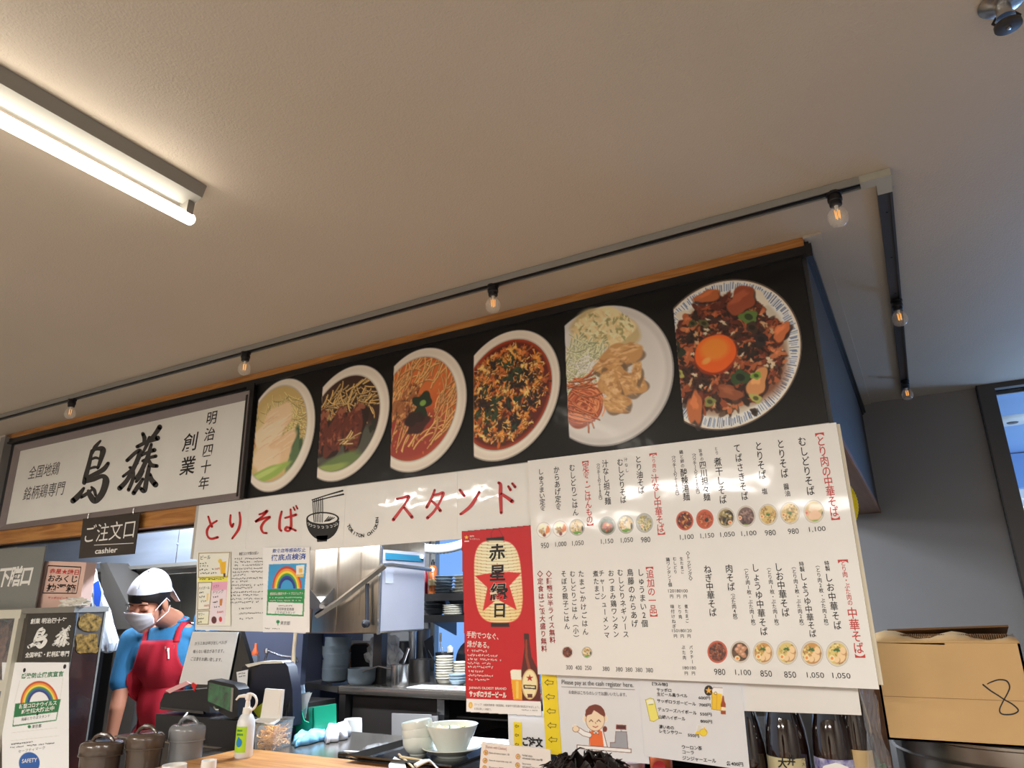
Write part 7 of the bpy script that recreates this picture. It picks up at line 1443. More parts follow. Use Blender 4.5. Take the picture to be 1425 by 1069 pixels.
for yy in (yR+.2, yR+.5, yR+.8, yR+1.2): b.lathe([(.003, -.0), (.003, .002)], Vector((xR-TW/2, yy, zc-TH+.003)), 8)
o = b.build('rail_screw', m_blk, t); o['kind'] = 'stuff'
m_bulb = mat('bulb_glass', (.95, .92, .86), .03, alpha=.22, coat=1, coatr=.02, spec=1); m_fil = mat('filament_amber', rgb(226, 160, 70), .4, emit=rgb(255, 176, 80), es=.8)
p0 = Vector((0, 0, zc-TH))
def bulb(loc, label):
    t = thing('bare_bulb', label, 'light bulb', loc, 'clear bulbs on the light track')
    b = MB(); b.lathe([(.016, 0), (.0165, -.012), (.0175, -.014), (.0175, -.022), (.0155, -.024), (.015, -.034), (.013, -.036)], loc, 20); b.lathe([(.019, .001), (.019, -.005), (.016, -.006)], loc, 20); b.build('socket', m_blk, t)
    b = MB(); g = loc+Vector((0, 0, -.036)); b.lathe([(.009, .002), (.0105, -.004), (.018, -.011), (.0245, -.023), (.0258, -.034), (.022, -.047), (.013, -.056), (.0, -.059)], g, 24, closed=False); gl = b.build('globe', m_bulb, t)
    for k in range(4): a = k*PI/2+.4; b = MB(); b.tube([g+Vector((.006*math.cos(a), .006*math.sin(a), -.012)), g+Vector((.005*math.cos(a), .005*math.sin(a), -.036))], .0014, 6); b.build('filament', m_fil, gl)
    b = MB(); b.tube([g+Vector((0, 0, 0)), g+Vector((0, 0, -.014))], [.005, .003], 8); b.build('stem', m_white, gl)
    return t
spots = []
for px, py in ((1160, 268), (686, 402), (342, 494), (100, 561)): q = at(px, py, Y=yR+TW/2); spots.append(Vector((q.x, yR+TW/2, zc-TH)))
for px, py in ((1251, 418), (1262, 530)): q = at(px, py, Z=zc-TH); spots.append(Vector((xR-TW/2, min(q.y, ye-.04), zc-TH)))
labs = ['clear filament bulb nearest the track corner', 'clear filament bulb above the banner, between the middle dishes', 'clear filament bulb above the right end of the white sign', 'clear filament bulb above the left part of the white sign', 'clear filament bulb halfway along the short track arm', 'clear filament bulb at the far end of the short track arm']
B0 = bulb(spots[0], labs[0])
for s_, l_ in zip(spots[1:], labs[1:]): o = copy_tree(B0); o.location = s_; o['label'] = l_

# ---- sprinkler on the ceiling
c = at(1393, 2, Z=CEIL); t = thing('ceiling_sprinkler', 'small chrome fire sprinkler on the ceiling at the top right corner', 'sprinkler', c)
b = MB(); b.lathe([(.036, -.001), (.036, -.004), (.02, -.008), (.014, -.012)], c, 24); b.build('escutcheon', m_steel, t)
b = MB(); b.lathe([(.012, -.01), (.012, -.03), (.015, -.032), (.015, -.036)], c, 16); b.build('body', m_steel, t)
b = MB()
for s_ in (-1, 1): b.tube([c+Vector((s_*.013, 0, -.03)), c+Vector((s_*.02, 0, -.04)), c+Vector((s_*.012, 0, -.05))], .0025, 6)
b.build('yoke', m_blk, t)
b = MB(); b.lathe([(.019, -.052), (.021, -.05), (.021, -.056), (.019, -.057), (0, -.056)], c, 24); b.build('deflector', m_trd, t); b = MB(); b.lathe([(.004, -.056), (.004, -.06), (0, -.061)], c, 10); b.build('screw', m_steel, t)

# ================================================================== left showcase with notices, signs on top
YC = 1.9; PK = ('Y', YC); zt3 = at(60, 846, Y=YC).z; xr3 = at(147, 848, Y=YC).x; xl3 = -4.75
t = thing('display_cabinet', 'steel display cabinet with white frame, black panel and notices', 'cabinet', ((xl3+xr3)/2, YC+.2, 0))
m_cf = mat('cream_frame', rgb(206, 202, 186), .45); 
xp = at(28, 900, Y=YC).x; xg = at(34, 860, Y=YC).x
xcl, xcr = xg, at(108, 850, Y=YC).x; ydp = at(147, 848, X=xcr).y
m_refl = mat('red_reflection', rgb(74, 44, 40), .18, .3, coat=.5, col2=rgb(40, 34, 38), vscale=5)  # steel side; the apron's red reflection is put into this colour
MB().b2((xcl, YC, 0), (xcr, ydp, zt3-.02)).build('body', mat('cabinet_steel', rgb(120, 112, 104), .3, .7, var=.2, vscale=4), t)
b = MB(); b.b2((xcr, YC+.006, 0), (xcr+.003, ydp-.008, zt3-.17)); b.build('reflection_sheet', m_refl, t)
b = MB(); b.b2((xcr, ydp-.006, 0), (xcr+.005, ydp+.002, zt3-.02)); b.b2((xcr-.004, YC-.004, 0), (xcr+.004, YC+.003, zt3-.02)); b.build('corner_edge', m_alu, t)
b = MB(); b.b2((xl3, YC-.02, zt3-.024), (xcr+.01, ydp+.01, zt3)); b.build('top', m_alu, t)
b = MB(); b.b2((xl3, YC-.025, zt3-.045), (xg+.01, YC, zt3-.005)); b.build('frame_rail', m_cf, t)
b = MB(); b.b2((xg-.035, YC-.025, 0), (xg, YC, zt3-.045)); b.build('frame_post', m_cf, t)
zm = at(10, 953, Y=YC).z; b = MB(); b.b2((xl3, YC-.025, zm-.025), (xg-.035, YC, zm+.02)); b.build('frame_rail', m_cf, t)
b = MB(); b.b2((xl3, YC-.012, 0.6), (xg-.035, YC-.006, zm-.025)); b.build('lower_pane', mat('frosted_pane', rgb(150, 160, 172), .15, .3, coat=.6), t)
b = MB(); b.b2((xl3, YC-.012, zm+.02), (xg-.035, YC-.008, zt3-.045)); b.build('upper_pane', m_glass, t)
b = MB(); b.b2((xl3, ydp-.02, .0), (xg, ydp, zt3-.03)); b.b2((xl3, YC, zm-.02), (xg, ydp-.02, zm)); b.b2((xl3, YC, 0), (xl3+.02, ydp-.02, zt3-.03)); b.build('inner_lining', mat('lining_grey', rgb(100, 106, 116), .5), t)
c = at(2, 905, Y=YC+.065); 
blob('dried_snack_pack', mat('dried_brown', rgb(120, 80, 58), .6, var=.4, vscale=40, col2=rgb(60, 34, 26)), Vector((c.x-.02, c.y, zm+.13)), .12, .35, 6, 'brown packed dried food behind the glass at the left edge', 'food pack', 4, (.8, .35, 1.1), -.128)
Pk = ('Y', YC-.006)
b = MB(); b.slab(quad_on(Pk, [(40.5, 852), (107, 850.5), (96.4, 921.5), (29, 925.5)]), (0, .005, 0)); b.build('black_name_panel', m_blkg, t)
I = Ink(Pk); I.h('創業 明治四十年', (42.8, 864.8), (93, 863), 7.5, .02); tori(I, 53.8, 887.5, 25, 27, 1.15); fuji(I, 86.5, 886.5, 21, 27, 1.2); I.h('全国地鶏・銘柄鶏専門', (35.3, 911.8), (96.4, 909.6), 7.5, .02); I.build('white_lettering', k_white, t)
Pq = ('Y', YC-.004); q = [(28, 925.8), (95.3, 922.4), (76, 1075), (3, 1075)]
t2 = thing('infection_notice', 'white notice with a rainbow and green band on the display cabinet', 'notice', at(40, 1075, P=Pq)); b = MB(); b.slab(quad_on(('Y', YC-.0055), q), (0, .001, 0)); b.build('paper', m_paper, t2)
cv = Canvas(3, 922, 96, 1075, .7, (232, 230, 226)); keep = cv.clip.copy(); cv.clip = keep*((cv.Y < 979.5-(cv.X-21)*.10))
rainbow(cv, 55, 981, 26.5, [(190, 70, 40), (226, 150, 50), (236, 206, 80), (60, 130, 80), (50, 80, 150), (30, 40, 100)], 2.1, 1.25); cv.ell(55, 981, 14, 18, (236, 235, 232)); cv.clip = keep
cv.poly([(21.4, 979.4), (84.8, 973), (78.6, 1003), (17.5, 1011.5)], (24, 110, 62)); cv.poly([(19.5, 998.5), (80, 991), (77.8, 1001.8), (18.8, 1009.5)], (236, 236, 234)); cv.ell(41, 1011.5, 2.2, 2.2, (20, 110, 60))
for p0, p1 in (((16, 1020), (80, 1013)), ((28, 947), (20, 978)), ((88, 943), (84, 972)), ((15, 1031), (82, 1024))): cv.line([p0, p1], .4, (190, 188, 186))
cv.ell(41, 1062, 14.5, 15, (28, 86, 160)); cv.mesh('printed_panels', ('Y', YC-.0055), m_pp, t2, (0, -.0006, 0))
I = Ink(('Y', YC-.0055), (0, -.0012, 0)); I.h('感染防止徹底宣言', (30.2, 941.2), (88.9, 937.6), 7.5, .025); I.build('green_lettering', k_green, t2)
I = Ink(('Y', YC-.0055), (0, -.0012, 0)); I.h('新型コロナウイルス', (27, 983.5), (79.5, 978), 6.5, .03); I.h('感染拡大防止中', (30, 991), (76, 985.5), 6.5, .03); I.h('SAFETY', (31, 1059.5), (52, 1057.5), 5.5, .01); I.build('white_lettering', k_white, t2)
I = Ink(('Y', YC-.0055), (0, -.0012, 0)); I.h('鳥藤とりそばスタンド', (30, 1001.5), (70, 996), 4.4); I.h('東京都', (45, 1011.5), (58, 1010), 5); scrib(I, (16, 1036), (46, 1032.5), 2.4, 1.2); scrib(I, (15, 1040.5), (76, 1034), 2.4, 1.2); I.h('セーフティマーク', (26, 1046), (63, 1040.5), 4.2, 0); I.build('lettering', k_inks, t2)
b = MB()
for k, (x, y) in enumerate(((34.5, 932.8), (90.6, 927.8), (52.5, 994))):
    c = at(x, y, Y=YC-.0055); b = MB(); b.lathe([(.009 if k < 2 else .005, 0), (.009 if k < 2 else .005, .003), (0, .004)], c, 16, R=Matrix.Rotation(PI/2, 3, 'X')); setp(b.build('round_magnet', m_blk, loc=c), ('black magnet at the top left of the infection notice', 'black magnet at the top right of the infection notice', 'small black magnet on the green band of the notice')[k], 'magnet')
m_gold = mat('gold_sticker', rgb(196, 156, 84), .35, .5, col2=rgb(70, 56, 34), vscale=60, var=.6)
for x, y, w_, h_, s0, lab in ((125.3, 866.5, 34, 27, 1, 'upper gold lacework sticker on the cabinet'), (121, 896, 35, 30, 5, 'lower gold lacework sticker on the cabinet')):
    P_ = []; rn = random.Random(s0)
    for k in range(26): a = 2*PI*k/26; kk = 1+.1*math.sin(a*4+s0)+rn.uniform(-.05, .05); se = max(abs(math.cos(a)), abs(math.sin(a)))**.6; P_.append(at(x+w_/2*math.cos(a)*kk/se*.9-(.12*h_/2*math.sin(a)), y-h_/2*math.sin(a)*kk/se*.9-.04*w_*math.cos(a), X=xcr+.006))
    b = MB(); b.slab(P_, (-.0015, 0, 0)); c = at(x, y, X=xcr+.006); setp(b.build('gold_sticker', m_gold, loc=c), lab, 'sticker')
# sign, pink box and crumpled wrap on top
Yt_ = YC+.03; t = thing('tray_return_sign', 'grey upright sign with large white characters on the cabinet', 'sign', at(30, 844, Y=Yt_)); q = [(-30, 766), (63.6, 760.2), (48.7, 843.5), (-30, 846)]; qq = quad_on(('Y', Yt_), q); qq[2].z = qq[3].z = zt3+.001; b = MB(); b.slab(qq, (0, .006, 0)); b.build('sign_plate', mat('sign_grey', rgb(128, 130, 126), .35, coat=.2), t)
I = Ink(('Y', Yt_)); 
for ch, x in (('下', 6), ('膳', 21.8), ('口', 37.2)): I.one(ch, (x, 803.8-x*.05), 27, 17, .03, .12)
I.build('white_lettering', k_white, t)
Yq = YC+.06; q = quad_on(('Y', Yq), [(61.4, 780.8), (120.2, 782.8), (110.5, 843.5), (49.5, 843.5)]); q[2].z = q[3].z = zt3+.001; mid = (q[2]+q[3])/2
t = thing('lottery_box', 'pale pink raffle box with red and black lettering on the cabinet', 'box', mid); b = MB(); b.slab(q, (0, .05, 0)); b.build('box', mat('pink_card', rgb(226, 190, 176), .6), t)
I = Ink(('Y', Yq)); 
fr = [(67, 787.3), (113, 789.5), (106.5, 826), (59.5, 825.3)]
for k in range(4): ruled(I, fr[k], fr[(k+1) % 4], .8)
I.h('おみくじ', (67.4, 804.8), (108, 806.2), 9.5, .02); I.h('抽選箱', (65, 817.6), (105.5, 819.2), 11, .02); I.build('lettering', k_ink, t)
I = Ink(('Y', Yq)); I.h('赤星★縁日', (69.6, 794.6), (110, 796.8), 7, .02); I.h('サッポロビール', (67, 832), (95, 832.5), 3.4, .02); I.build('red_lettering', k_red, t)
c = at(103, 842, Y=YC+.02); c.z = zt3+.014; blob('crumpled_wrap', mat('white_film', rgb(226, 222, 212), .4, bump=.5, bscale=40, bdist=.006), c, .045, .55, 4, 'crumpled white wrap lying on top of the display cabinet', 'wrap', 4, (2.0, .6, .5), -.0125)
# ================================================================== people
from mathutils.bvhtree import BVHTree
m_skin = mat('skin', rgb(186, 126, 98), .5, bump=.1, bscale=120, bdist=.001, var=.06, vscale=12); m_hair = mat('dark_hair', rgb(26, 20, 20), .4, bump=.5, bscale=60, stretch=(1, 1, .15))
m_shirt = mat('blue_cotton', rgb(44, 108, 150), .85, bump=.35, bscale=24, bdist=.006, var=.12, vscale=8); m_apron = mat('red_apron', rgb(176, 24, 44), .8, bump=.25, bscale=14, bdist=.006, var=.12, vscale=6)
m_cap = mat('white_bandana', rgb(206, 206, 214), .8, bump=.4, bscale=18, bdist=.006); m_mask = mat('white_mask', rgb(226, 220, 224), .75, bump=.1, bscale=200); m_dark = mat('dark_trousers', rgb(34, 34, 40), .8)
def ell_(c, R, r, n=20):
    vs = []; fs = []; m_ = n//2
    for j in range(m_+1):
        a = PI*j/m_
        for i in range(n): b_ = 2*PI*i/n; vs.append(Vector(c)+R@Vector((r[0]*math.sin(a)*math.cos(b_), r[1]*math.sin(a)*math.sin(b_), r[2]*math.cos(a))))
    for j in range(m_):
        for i in range(n): fs.append((j*n+i, j*n+(i+1) % n, (j+1)*n+(i+1) % n, (j+1)*n+i))
    return vs, fs
def fused(name, prims, M, parent, voxel=.007, smooth=6):
    """one continuous skin over overlapping volumes"""
    b = MB()
    for p in prims:
        if p[0] == 'e': b.add(*ell_(p[1], p[2], p[3]))
        else:
            _, a, c, r0, r1 = p; a = Vector(a); c = Vector(c); d = (c-a).normalized(); I3 = Matrix.Identity(3)
            b.tube([a-d*r0*.0, a.lerp(c, .33), a.lerp(c, .66), c], [r0, r0*.67+r1*.33, r0*.33+r1*.67, r1], 16); b.add(*ell_(a, I3, (r0,)*3, 16)); b.add(*ell_(c, I3, (r1,)*3, 16))
    o = b.build('tmp', M); off = Vector(o.location)
    md = o.modifiers.new('r', 'REMESH'); md.mode = 'VOXEL'; md.voxel_size = voxel; md2 = o.modifiers.new('s', 'SMOOTH'); md2.factor = .6; md2.iterations = smooth
    dg = bpy.context.evaluated_depsgraph_get(); dg.update(); me = bpy.data.meshes.new_from_object(o.evaluated_get(dg)); me.name = name
    bpy.data.objects.remove(o)
    bvh = BVHTree.FromPolygons([v.co.copy() for v in me.vertices], [tuple(p.vertices) for p in me.polygons])
    rl = rootloc(parent); 
    for v in me.vertices: v.co -= rl
    me.shade_smooth() if hasattr(me, 'shade_smooth') else None
    for p in me.polygons: p.use_smooth = True
    if not me.materials: me.materials.append(M)
    ob = bpy.data.objects.new(name, me); C.objects.link(ob); ob.parent = parent
    return ob, bvh
I3 = Matrix.Identity(3)
W = thing('person', 'shop worker in a white headscarf, face mask, blue T-shirt and red apron, looking down', 'person', (-3.6, 2.7, 0))
RS = at(179, 891, Y=2.50); LS = at(292, 862, Y=2.72); side = (LS-RS); side.z = 0; side.normalize(); fr_ = Vector((side.y, -side.x, 0)); RB = Matrix((side, -fr_, Vector((0, 0, 1)))).transposed()
mid = (RS+LS)/2; hip = mid-fr_*.10+Vector((0, 0, -.54)); chest = mid-fr_*.0+Vector((0, 0, -.13)); waist = mid-fr_*.05+Vector((0, 0, -.36))
hc = at(207, 839, Y=2.40); Fh = Vector((.36, -.84, -.40)).normalized(); Uh = (Vector((.05, .02, 1))-Fh*Vector((.05, .02, 1)).dot(Fh)).normalized(); Sh = Uh.cross(Fh)*-1
Sh = Fh.cross(Uh)*-1
if Sh.dot(side) < 0: Sh = -Sh
RH = Matrix((Sh, Fh, Uh)).transposed(); K = 1.10
def H(l, f, u): return hc+RH@Vector((l*K, f*K, u*K))
def hr(*r): return tuple(x*K for x in r)
nb_ = mid+Vector((0, 0, .045))-fr_*.02+side*.01
Rel, Rwr = at(163, 985, Y=2.46), at(153, 1034, Y=2.47); Lel, Lwr = at(312, 985, Y=2.66), at(300, 984, Y=2.45)
def hand(wr, d, up, flip):
    """palm, four fingers of unequal length with a bend, thumb leaving the side of the palm"""
    d = d.normalized(); s = d.cross(up).normalized()*flip; n = s.cross(d).normalized()
    if n.z > 0: n = -n
    pr = []; pc_ = wr+d*.045; RP = Matrix((s, d, n)).transposed(); pr.append(('e', pc_, RP, (.036, .05, .015)))
    for k, L in enumerate((.062, .072, .068, .052)):
        a = wr+d*.082+s*(-.027+.018*k); m_ = a+d*L*.5+n*.004; e = m_+d*L*.42+n*.014; pr += [('c', a, m_, .0088, .008), ('c', m_, e, .008, .0066)]
    a = wr+d*.03-s*.03; m_ = a+d*.03-s*.022+n*.004; e = m_+d*.026-s*.006+n*.008; pr += [('c', a, m_, .011, .0095), ('c', m_, e, .0095, .0078)]
    return pr
hdR = Vector((.10, -.25, -1)).normalized(); prims = [
 ('e', H(0, -.012, .035), RH, hr(.076, .094, .092)), ('e', H(0, .03, -.045), RH, hr(.058, .062, .075)), ('e', H(0, .062, -.098), RH, hr(.026, .024, .022)), ('e', H(.036, .056, -.03), RH, hr(.028, .028, .03)), ('e', H(-.036, .056, -.03), RH, hr(.028, .028, .03)),
 ('c', H(0, .087, .008), H(0, .106, -.028), .009, .013), ('e', H(0, .076, .03), RH, hr(.05, .018, .011)), ('e', H(.079, -.006, -.012), RH, hr(.011, .021, .034)), ('e', H(-.079, -.006, -.012), RH, hr(.011, .021, .034)), ('e', H(0, .092, -.064), RH, hr(.022, .011, .006)), ('e', H(0, .09, -.076), RH, hr(.02, .011, .007)),
 ('e', H(.033, .078, .005), RH, hr(.017, .014, .0105)), ('e', H(-.033, .078, .005), RH, hr(.017, .014, .0105)),
 ('c', H(0, -.03, -.06), nb_, .056, .058), ('e', mid-Vector((0, 0, .02)), RB, (.17, .07, .06)), ('e', chest, RB, (.15, .10, .17)), ('e', waist, RB, (.125, .09, .16)), ('e', hip, RB, (.155, .105, .14)),
 ('c', RS-side*-.02+Vector((0, 0, -.01)), Rel, .048, .038), ('c', Rel, Rwr, .038, .027), ('c', LS-side*.02+Vector((0, 0, -.01)), Lel, .048, .038), ('c', Lel, Lwr, .038, .027)]
prims += hand(Rwr, hdR, Vector((.4, -.9, 0)), 1)+hand(Lwr, Vector((.1, -1, -.15)), Vector((0, 0, 1)), -1)
lf = [hip+side*s_*.085 for s_ in (-1, 1)]
for s_, h_ in zip((-1, 1), lf): kn = Vector((h_.x+fr_.x*.05, h_.y+fr_.y*.05, .46)); an = Vector((h_.x, h_.y, .09)); prims += [('c', h_, kn, .078, .052), ('c', kn, an, .052, .036), ('e', an+fr_*.06-Vector((0, 0, .045)), RB, (.04, .11, .035))]
body, bvB = fused('body', prims, m_skin, W, .0065, 5)
# T-shirt: its own surface just outside the body, sleeves to mid upper arm
sp = [('e', mid-Vector((0, 0, .03)), RB, (.19, .085, .062)), ('e', nb_-Vector((0, 0, .05)), RB, (.12, .075, .05)), ('e', chest, RB, (.168, .118, .175)), ('e', waist, RB, (.143, .107, .17)), ('e', hip, RB, (.172, .122, .12)), ('c', RS+side*.02, RS.lerp(Rel, .62), .066, .06), ('c', LS-side*.02, LS.lerp(Lel, .62), .066, .06), ('c', nb_-Vector((0, 0, .05)), nb_-Vector((0, 0, .02)), .085, .07)]
shirt, bvS = fused('t_shirt', sp, m_shirt, W, .008, 8)
b = MB(); cc = nb_+Vector((0, 0, .0)); b.tube([cc+side*(.073*math.cos(a))-fr_*(-.066*math.sin(a))+Vector((0, 0, .012*-math.sin(a)+.004)) for a in [k*2*PI/28 for k in range(29)]], .008, 8); b.build('collar', m_shirt, shirt)
prims = []
for s_, h_ in zip((-1, 1), lf): kn = Vector((h_.x+fr_.x*.05, h_.y+fr_.y*.05, .46)); an = Vector((h_.x, h_.y, .12)); prims += [('c', h_, kn, .095, .066), ('c', kn, an, .066, .052)]
prims.append(('e', hip-Vector((0, 0, .04)), RB, (.178, .128, .12))); fused('trousers', prims, m_dark, W, .012, 6)
prims = []
for h_ in lf: prims.append(('e', Vector((h_.x, h_.y, .042))+fr_*.06, RB, (.05, .135, .045)))
for q_, h_ in zip((1, 2), lf): fused('shoe', [('e', Vector((h_.x, h_.y, .045))+fr_*.06, RB, (.05, .135, .045))], m_blk, W, .008, 3)
# apron: bib and skirt draped on the shirt
def onS(s, z, off=.008, bv=None):
    o = mid+side*s+fr_*.6; o.z = z; hit = (bv or bvS).ray_cast(o, -fr_)
    if hit[0] is None: h_ = (bv or bvS).find_nearest(mid+side*s+Vector((0, 0, z-mid.z))+fr_*.05); return h_[0]+h_[1]*off
    return hit[0]+fr_*off
def loft(rows, name, M, th=.003, par=None):
    b = MB(); n = len(rows[0]); b.add([p for r in rows for p in r], [(j*n+i, j*n+i+1, (j+1)*n+i+1, (j+1)*n+i) for j in range(len(rows)-1) for i in range(n-1)], True); o = b.build(name, M, par or W); md = o.modifiers.new('s', 'SOLIDIFY'); md.thickness = th; md.offset = 0; return o
zt_a = at(215, 893, Y=2.42).z; rows = []
for k in range(34):
    z = zt_a-k*.024; v = k/33; hw = .098+.01*min(1, k/6)+(.045 if z < zt_a-.17 else .045*max(0, (zt_a-z)/.17)**2.5)
    rows.append([onS(hw*(i/10-1)*1.0-.005, max(z, hip.z-.0) if z < hip.z else z, .009+.004*math.sin(i*.9+k*.3))+(Vector((0, 0, z-hip.z)) if z < hip.z else Vector()) for i in range(21)])
apron = loft(rows, 'apron', m_apron)
for s0, s1, w_ in ((-.086, -.10, .013), (.086, .085, .014)):
    rows = []
    for k in range(13):
        v = k/12; s = s0+(s1-s0)*v; z = zt_a-.01+(mid.z+.03-zt_a+.01)*min(1, v*1.35); dd = 0 if v*1.35 < 1 else (v*1.35-1)*.35
        if dd == 0: r_ = [onS(s+q, z, .010) for q in (-w_, 0, w_)]
        else: r_ = [bvS.ray_cast(mid+side*(s+q)-fr_*dd+Vector((0, 0, .5)), Vector((0, 0, -1))) for q in (-w_, 0, w_)]; r_ = [(h_[0]+Vector((0, 0, .008))) if h_[0] else onS(s, z) for h_ in r_]
        rows.append(r_)
    loft(rows, 'apron_strap', m_apron, par=apron)
ap = BVHTree.FromPolygons([v.co+W.location for v in apron.data.vertices], [tuple(p.vertices) for p in apron.data.polygons])
def cam_hit(px, py, bv, off=.004):
    d = Vector(dirs(px, py)).normalized(); h_ = bv.ray_cast(Vector((0, 0, EYE)), d); return None if h_[0] is None else h_[0]-d*off
for g_, x, y in (('鳥', 230, 902), ('藤', 242, 900.5)):
    h_ = cam_hit(x, y, ap)
    if h_: I = Ink((tuple(h_), tuple(fr_)), (0, 0, 0)); I.one(g_, (x, y), 5, 4.6, .03); I.build('apron_lettering', k_white, apron)
h_ = cam_hit(234, 903, ap, .006); h2 = cam_hit(234.5, 917, ap, .006)
if h_ and h2: b = MB(); b.tube([h_, h2], .0045, 8); b.tube([h_+Vector((0, 0, .004)), h_+Vector((0, 0, -.012))], .006, 8); b.build('white_pen', m_white, apron)
I = MB()
for k in range(22):
    rn = random.Random(k); x, y = 285+rn.uniform(-5, 7), 868+k*1.6; h_ = cam_hit(x, y, bvS, .003)
    if h_: s_ = .004+rn.random()*.005; I.add([h_+side*(s_*math.cos(a))+Vector((0, 0, s_*1.3*math.sin(a))) for a in (0, 1.2, 2.4, 3.6, 5)], [(0, 1, 2, 3, 4)])
if I.v: o = I.build('shirt_print', k_white, shirt); o['kind'] = 'stuff'
# hair, headscarf, mask, eyes
def hp(az, u, rr, cu=.035, cf=-.012):
    """point on a head-sized ellipsoid at azimuth az (0 = front), height u"""
    t = max(-1, min(1, (u-cu)/rr[2])); k = math.sqrt(max(0, 1-t*t)); return (math.sin(az)*rr[0]*k, cf+math.cos(az)*rr[1]*k, u)
def cap(name, M, rr, lowf, top, n=48, m_=16, bulge=None, parent=W, HH=H, th=.0025):
    rows = []
    for j in range(m_+1):
        v = j/m_; r_ = []
        for i in range(n+1):
            az = 2*PI*i/n; u = lowf(az)+(top-lowf(az))*math.sin(v*PI/2); p = hp(az, u, rr); 
            if bulge: p = bulge(p, az, v)
            r_.append(HH(*p))
        rows.append(r_)
    b = MB(); b.add([p for r in rows for p in r], [(j*(n+1)+i, j*(n+1)+i+1, (j+1)*(n+1)+i+1, (j+1)*(n+1)+i) for j in range(m_) for i in range(n)], True)
    o = b.build(name, M, parent); md = o.modifiers.new('s', 'SOLIDIFY'); md.thickness = th; return o
def side_(az): return abs(math.sin(az/2))
def hairlow(az):
    a = abs((az+PI) % (2*PI)-PI); return .046 if a < .25 else .046-.026*(a-.25)/.75 if a < 1.0 else .020-.053*(a-1)/.35 if a < 1.35 else -.033-.03*min(1, (a-1.35)/.6)
cap('hair', m_hair, (.083, .103, .097), hairlow, .131)
def scarf(az): a = abs((az+PI) % (2*PI)-PI); return .080-.032*(a/PI)**1.2-.055*max(0, a-1.2)/1.94
def sb(p, az, v): back = max(0, -math.cos(az)); w = math.sin(v*PI)*.012*(1+math.sin(az*3+v*4)*.4); return (p[0]*(1+w), p[1]-back*.014*math.sin(v*PI), p[2]+.012*math.sin(v*PI/2)*back+.006*v)
scf = cap('headscarf', m_cap, (.090, .110, .104), scarf, .139, bulge=sb)
rows = []
for k in range(3):
    rr = (.092, .112, .104); rows.append([H(*(lambda p: (p[0]*1.0, p[1], p[2]))(hp(2*PI*i/48, scarf(2*PI*i/48)+.012*k-.004, rr))) for i in range(49)])
b = MB(); b.add([p for r in rows for p in r], [(j*49+i, j*49+i+1, (j+1)*49+i+1, (j+1)*49+i) for j in range(2) for i in range(48)], True); b.build('headscarf_band', m_cap, scf)
T_ = [H(.02, -.105, .085), H(.062, -.085, .05), H(.078, -.125, -.045), H(.045, -.145, -.055), H(-.02, -.13, .03)]
b = MB(); b.slab(T_, RH@Vector((0, -.006, 0))); b.build('headscarf_tail', m_cap, scf)
rows = []
for j in range(15):
    v = j/14; u = .006-.112*v; r_ = []
    for i in range(25):
        s = i/12-1; az = s*(1.12-.25*abs(v-.5)); l = .080*math.sin(az)*(1-.16*v*v); f = .034+(.086+.004*math.sin(v*PI))*math.cos(az)**.85-.035*v**2.2-.012*(1-v)**3*0
        f += .0016*math.sin(v*PI*7)*(1-abs(s)); uu = u+.016*s*s*(1-v)*0-.012*abs(s)*(1-v)*1.3+.030*abs(s)*v; r_.append(H(l, f, uu))
    rows.append(r_)
fmask = loft(rows, 'face_mask', m_mask, .002)
for s_ in (-1, 1):
    b = MB(); b.tube([H(s_*.070, .060, -.010), H(s_*.082, .025, .012), H(s_*.086, -.010, .022), H(s_*.090, -.026, .0)], .0022, 6); b.tube([H(s_*.068, .052, -.068), H(s_*.080, .020, -.055), H(s_*.088, -.012, -.045), H(s_*.090, -.026, -.02)], .0022, 6); b.build('mask_loop', m_mask, fmask)
    b = MB(); b.tube([H(s_*(.033+x), .0935-.35*x*x*8-abs(x)*.25*(1 if x > 0 else .4), .0005-.0+x*x*14-.003) for x in (-.017, -.009, 0, .009, .017)], [.0012, .002, .0024, .002, .0012], 6); b.build('eyelashes', m_hair, W)
    b = MB(); b.tube([H(s_*(.034+x), .0955-abs(x)*.4*(1 if x > 0 else .2), .029+.003-x*x*14) for x in (-.022, -.01, .0, .012, .024)], [.0018, .003, .003, .0026, .0014], 6); b.build('eyebrow', m_hair, W)
b = MB()
for k in range(9): b.tube([H(.0+.078*math.sin(a), .0+.095*math.cos(a), .07-.004*k) for a in [(-.9+k*.02)+q*.22 for q in range(6)]], .0022, 5)
o = b.build('hair_strands', m_hair, W); o['kind'] = 'stuff'

# customer with dark tousled hair, seated with the back to the camera
hc2 = at(813, 1050, Y=1.18)+Vector((0, 0, -.129)); Wc = thing('person', 'customer at the bottom edge, only dark tousled hair showing, below the cashier drawing', 'person', (hc2.x, hc2.y, 0)); d2 = Vector((-.35, .94, 0)).normalized(); s2 = Vector((d2.y, -d2.x, 0)); R2 = Matrix((s2, d2, Vector((0, 0, 1)))).transposed()
def H2(l, f, u): return hc2+R2@Vector((l, f, u))
sh = hc2+Vector((0, 0, -.23)); hp2 = sh+Vector((0, 0, -.42))-d2*.03
pr = [('e', H2(0, -.01, .02), R2, (.076, .094, .09)), ('e', H2(0, .03, -.05), R2, (.056, .06, .07)), ('c', H2(0, .088, 0), H2(0, .104, -.03), .009, .012), ('e', H2(.079, -.005, -.015), R2, (.011, .02, .032)), ('e', H2(-.079, -.005, -.015), R2, (.011, .02, .032)), ('c', H2(0, -.02, -.07), sh, .052, .056), ('e', sh-Vector((0, 0, .03)), R2, (.17, .07, .06)), ('e', sh-Vector((0, 0, .16)), R2, (.15, .1, .17)), ('e', hp2, R2, (.16, .11, .14))]
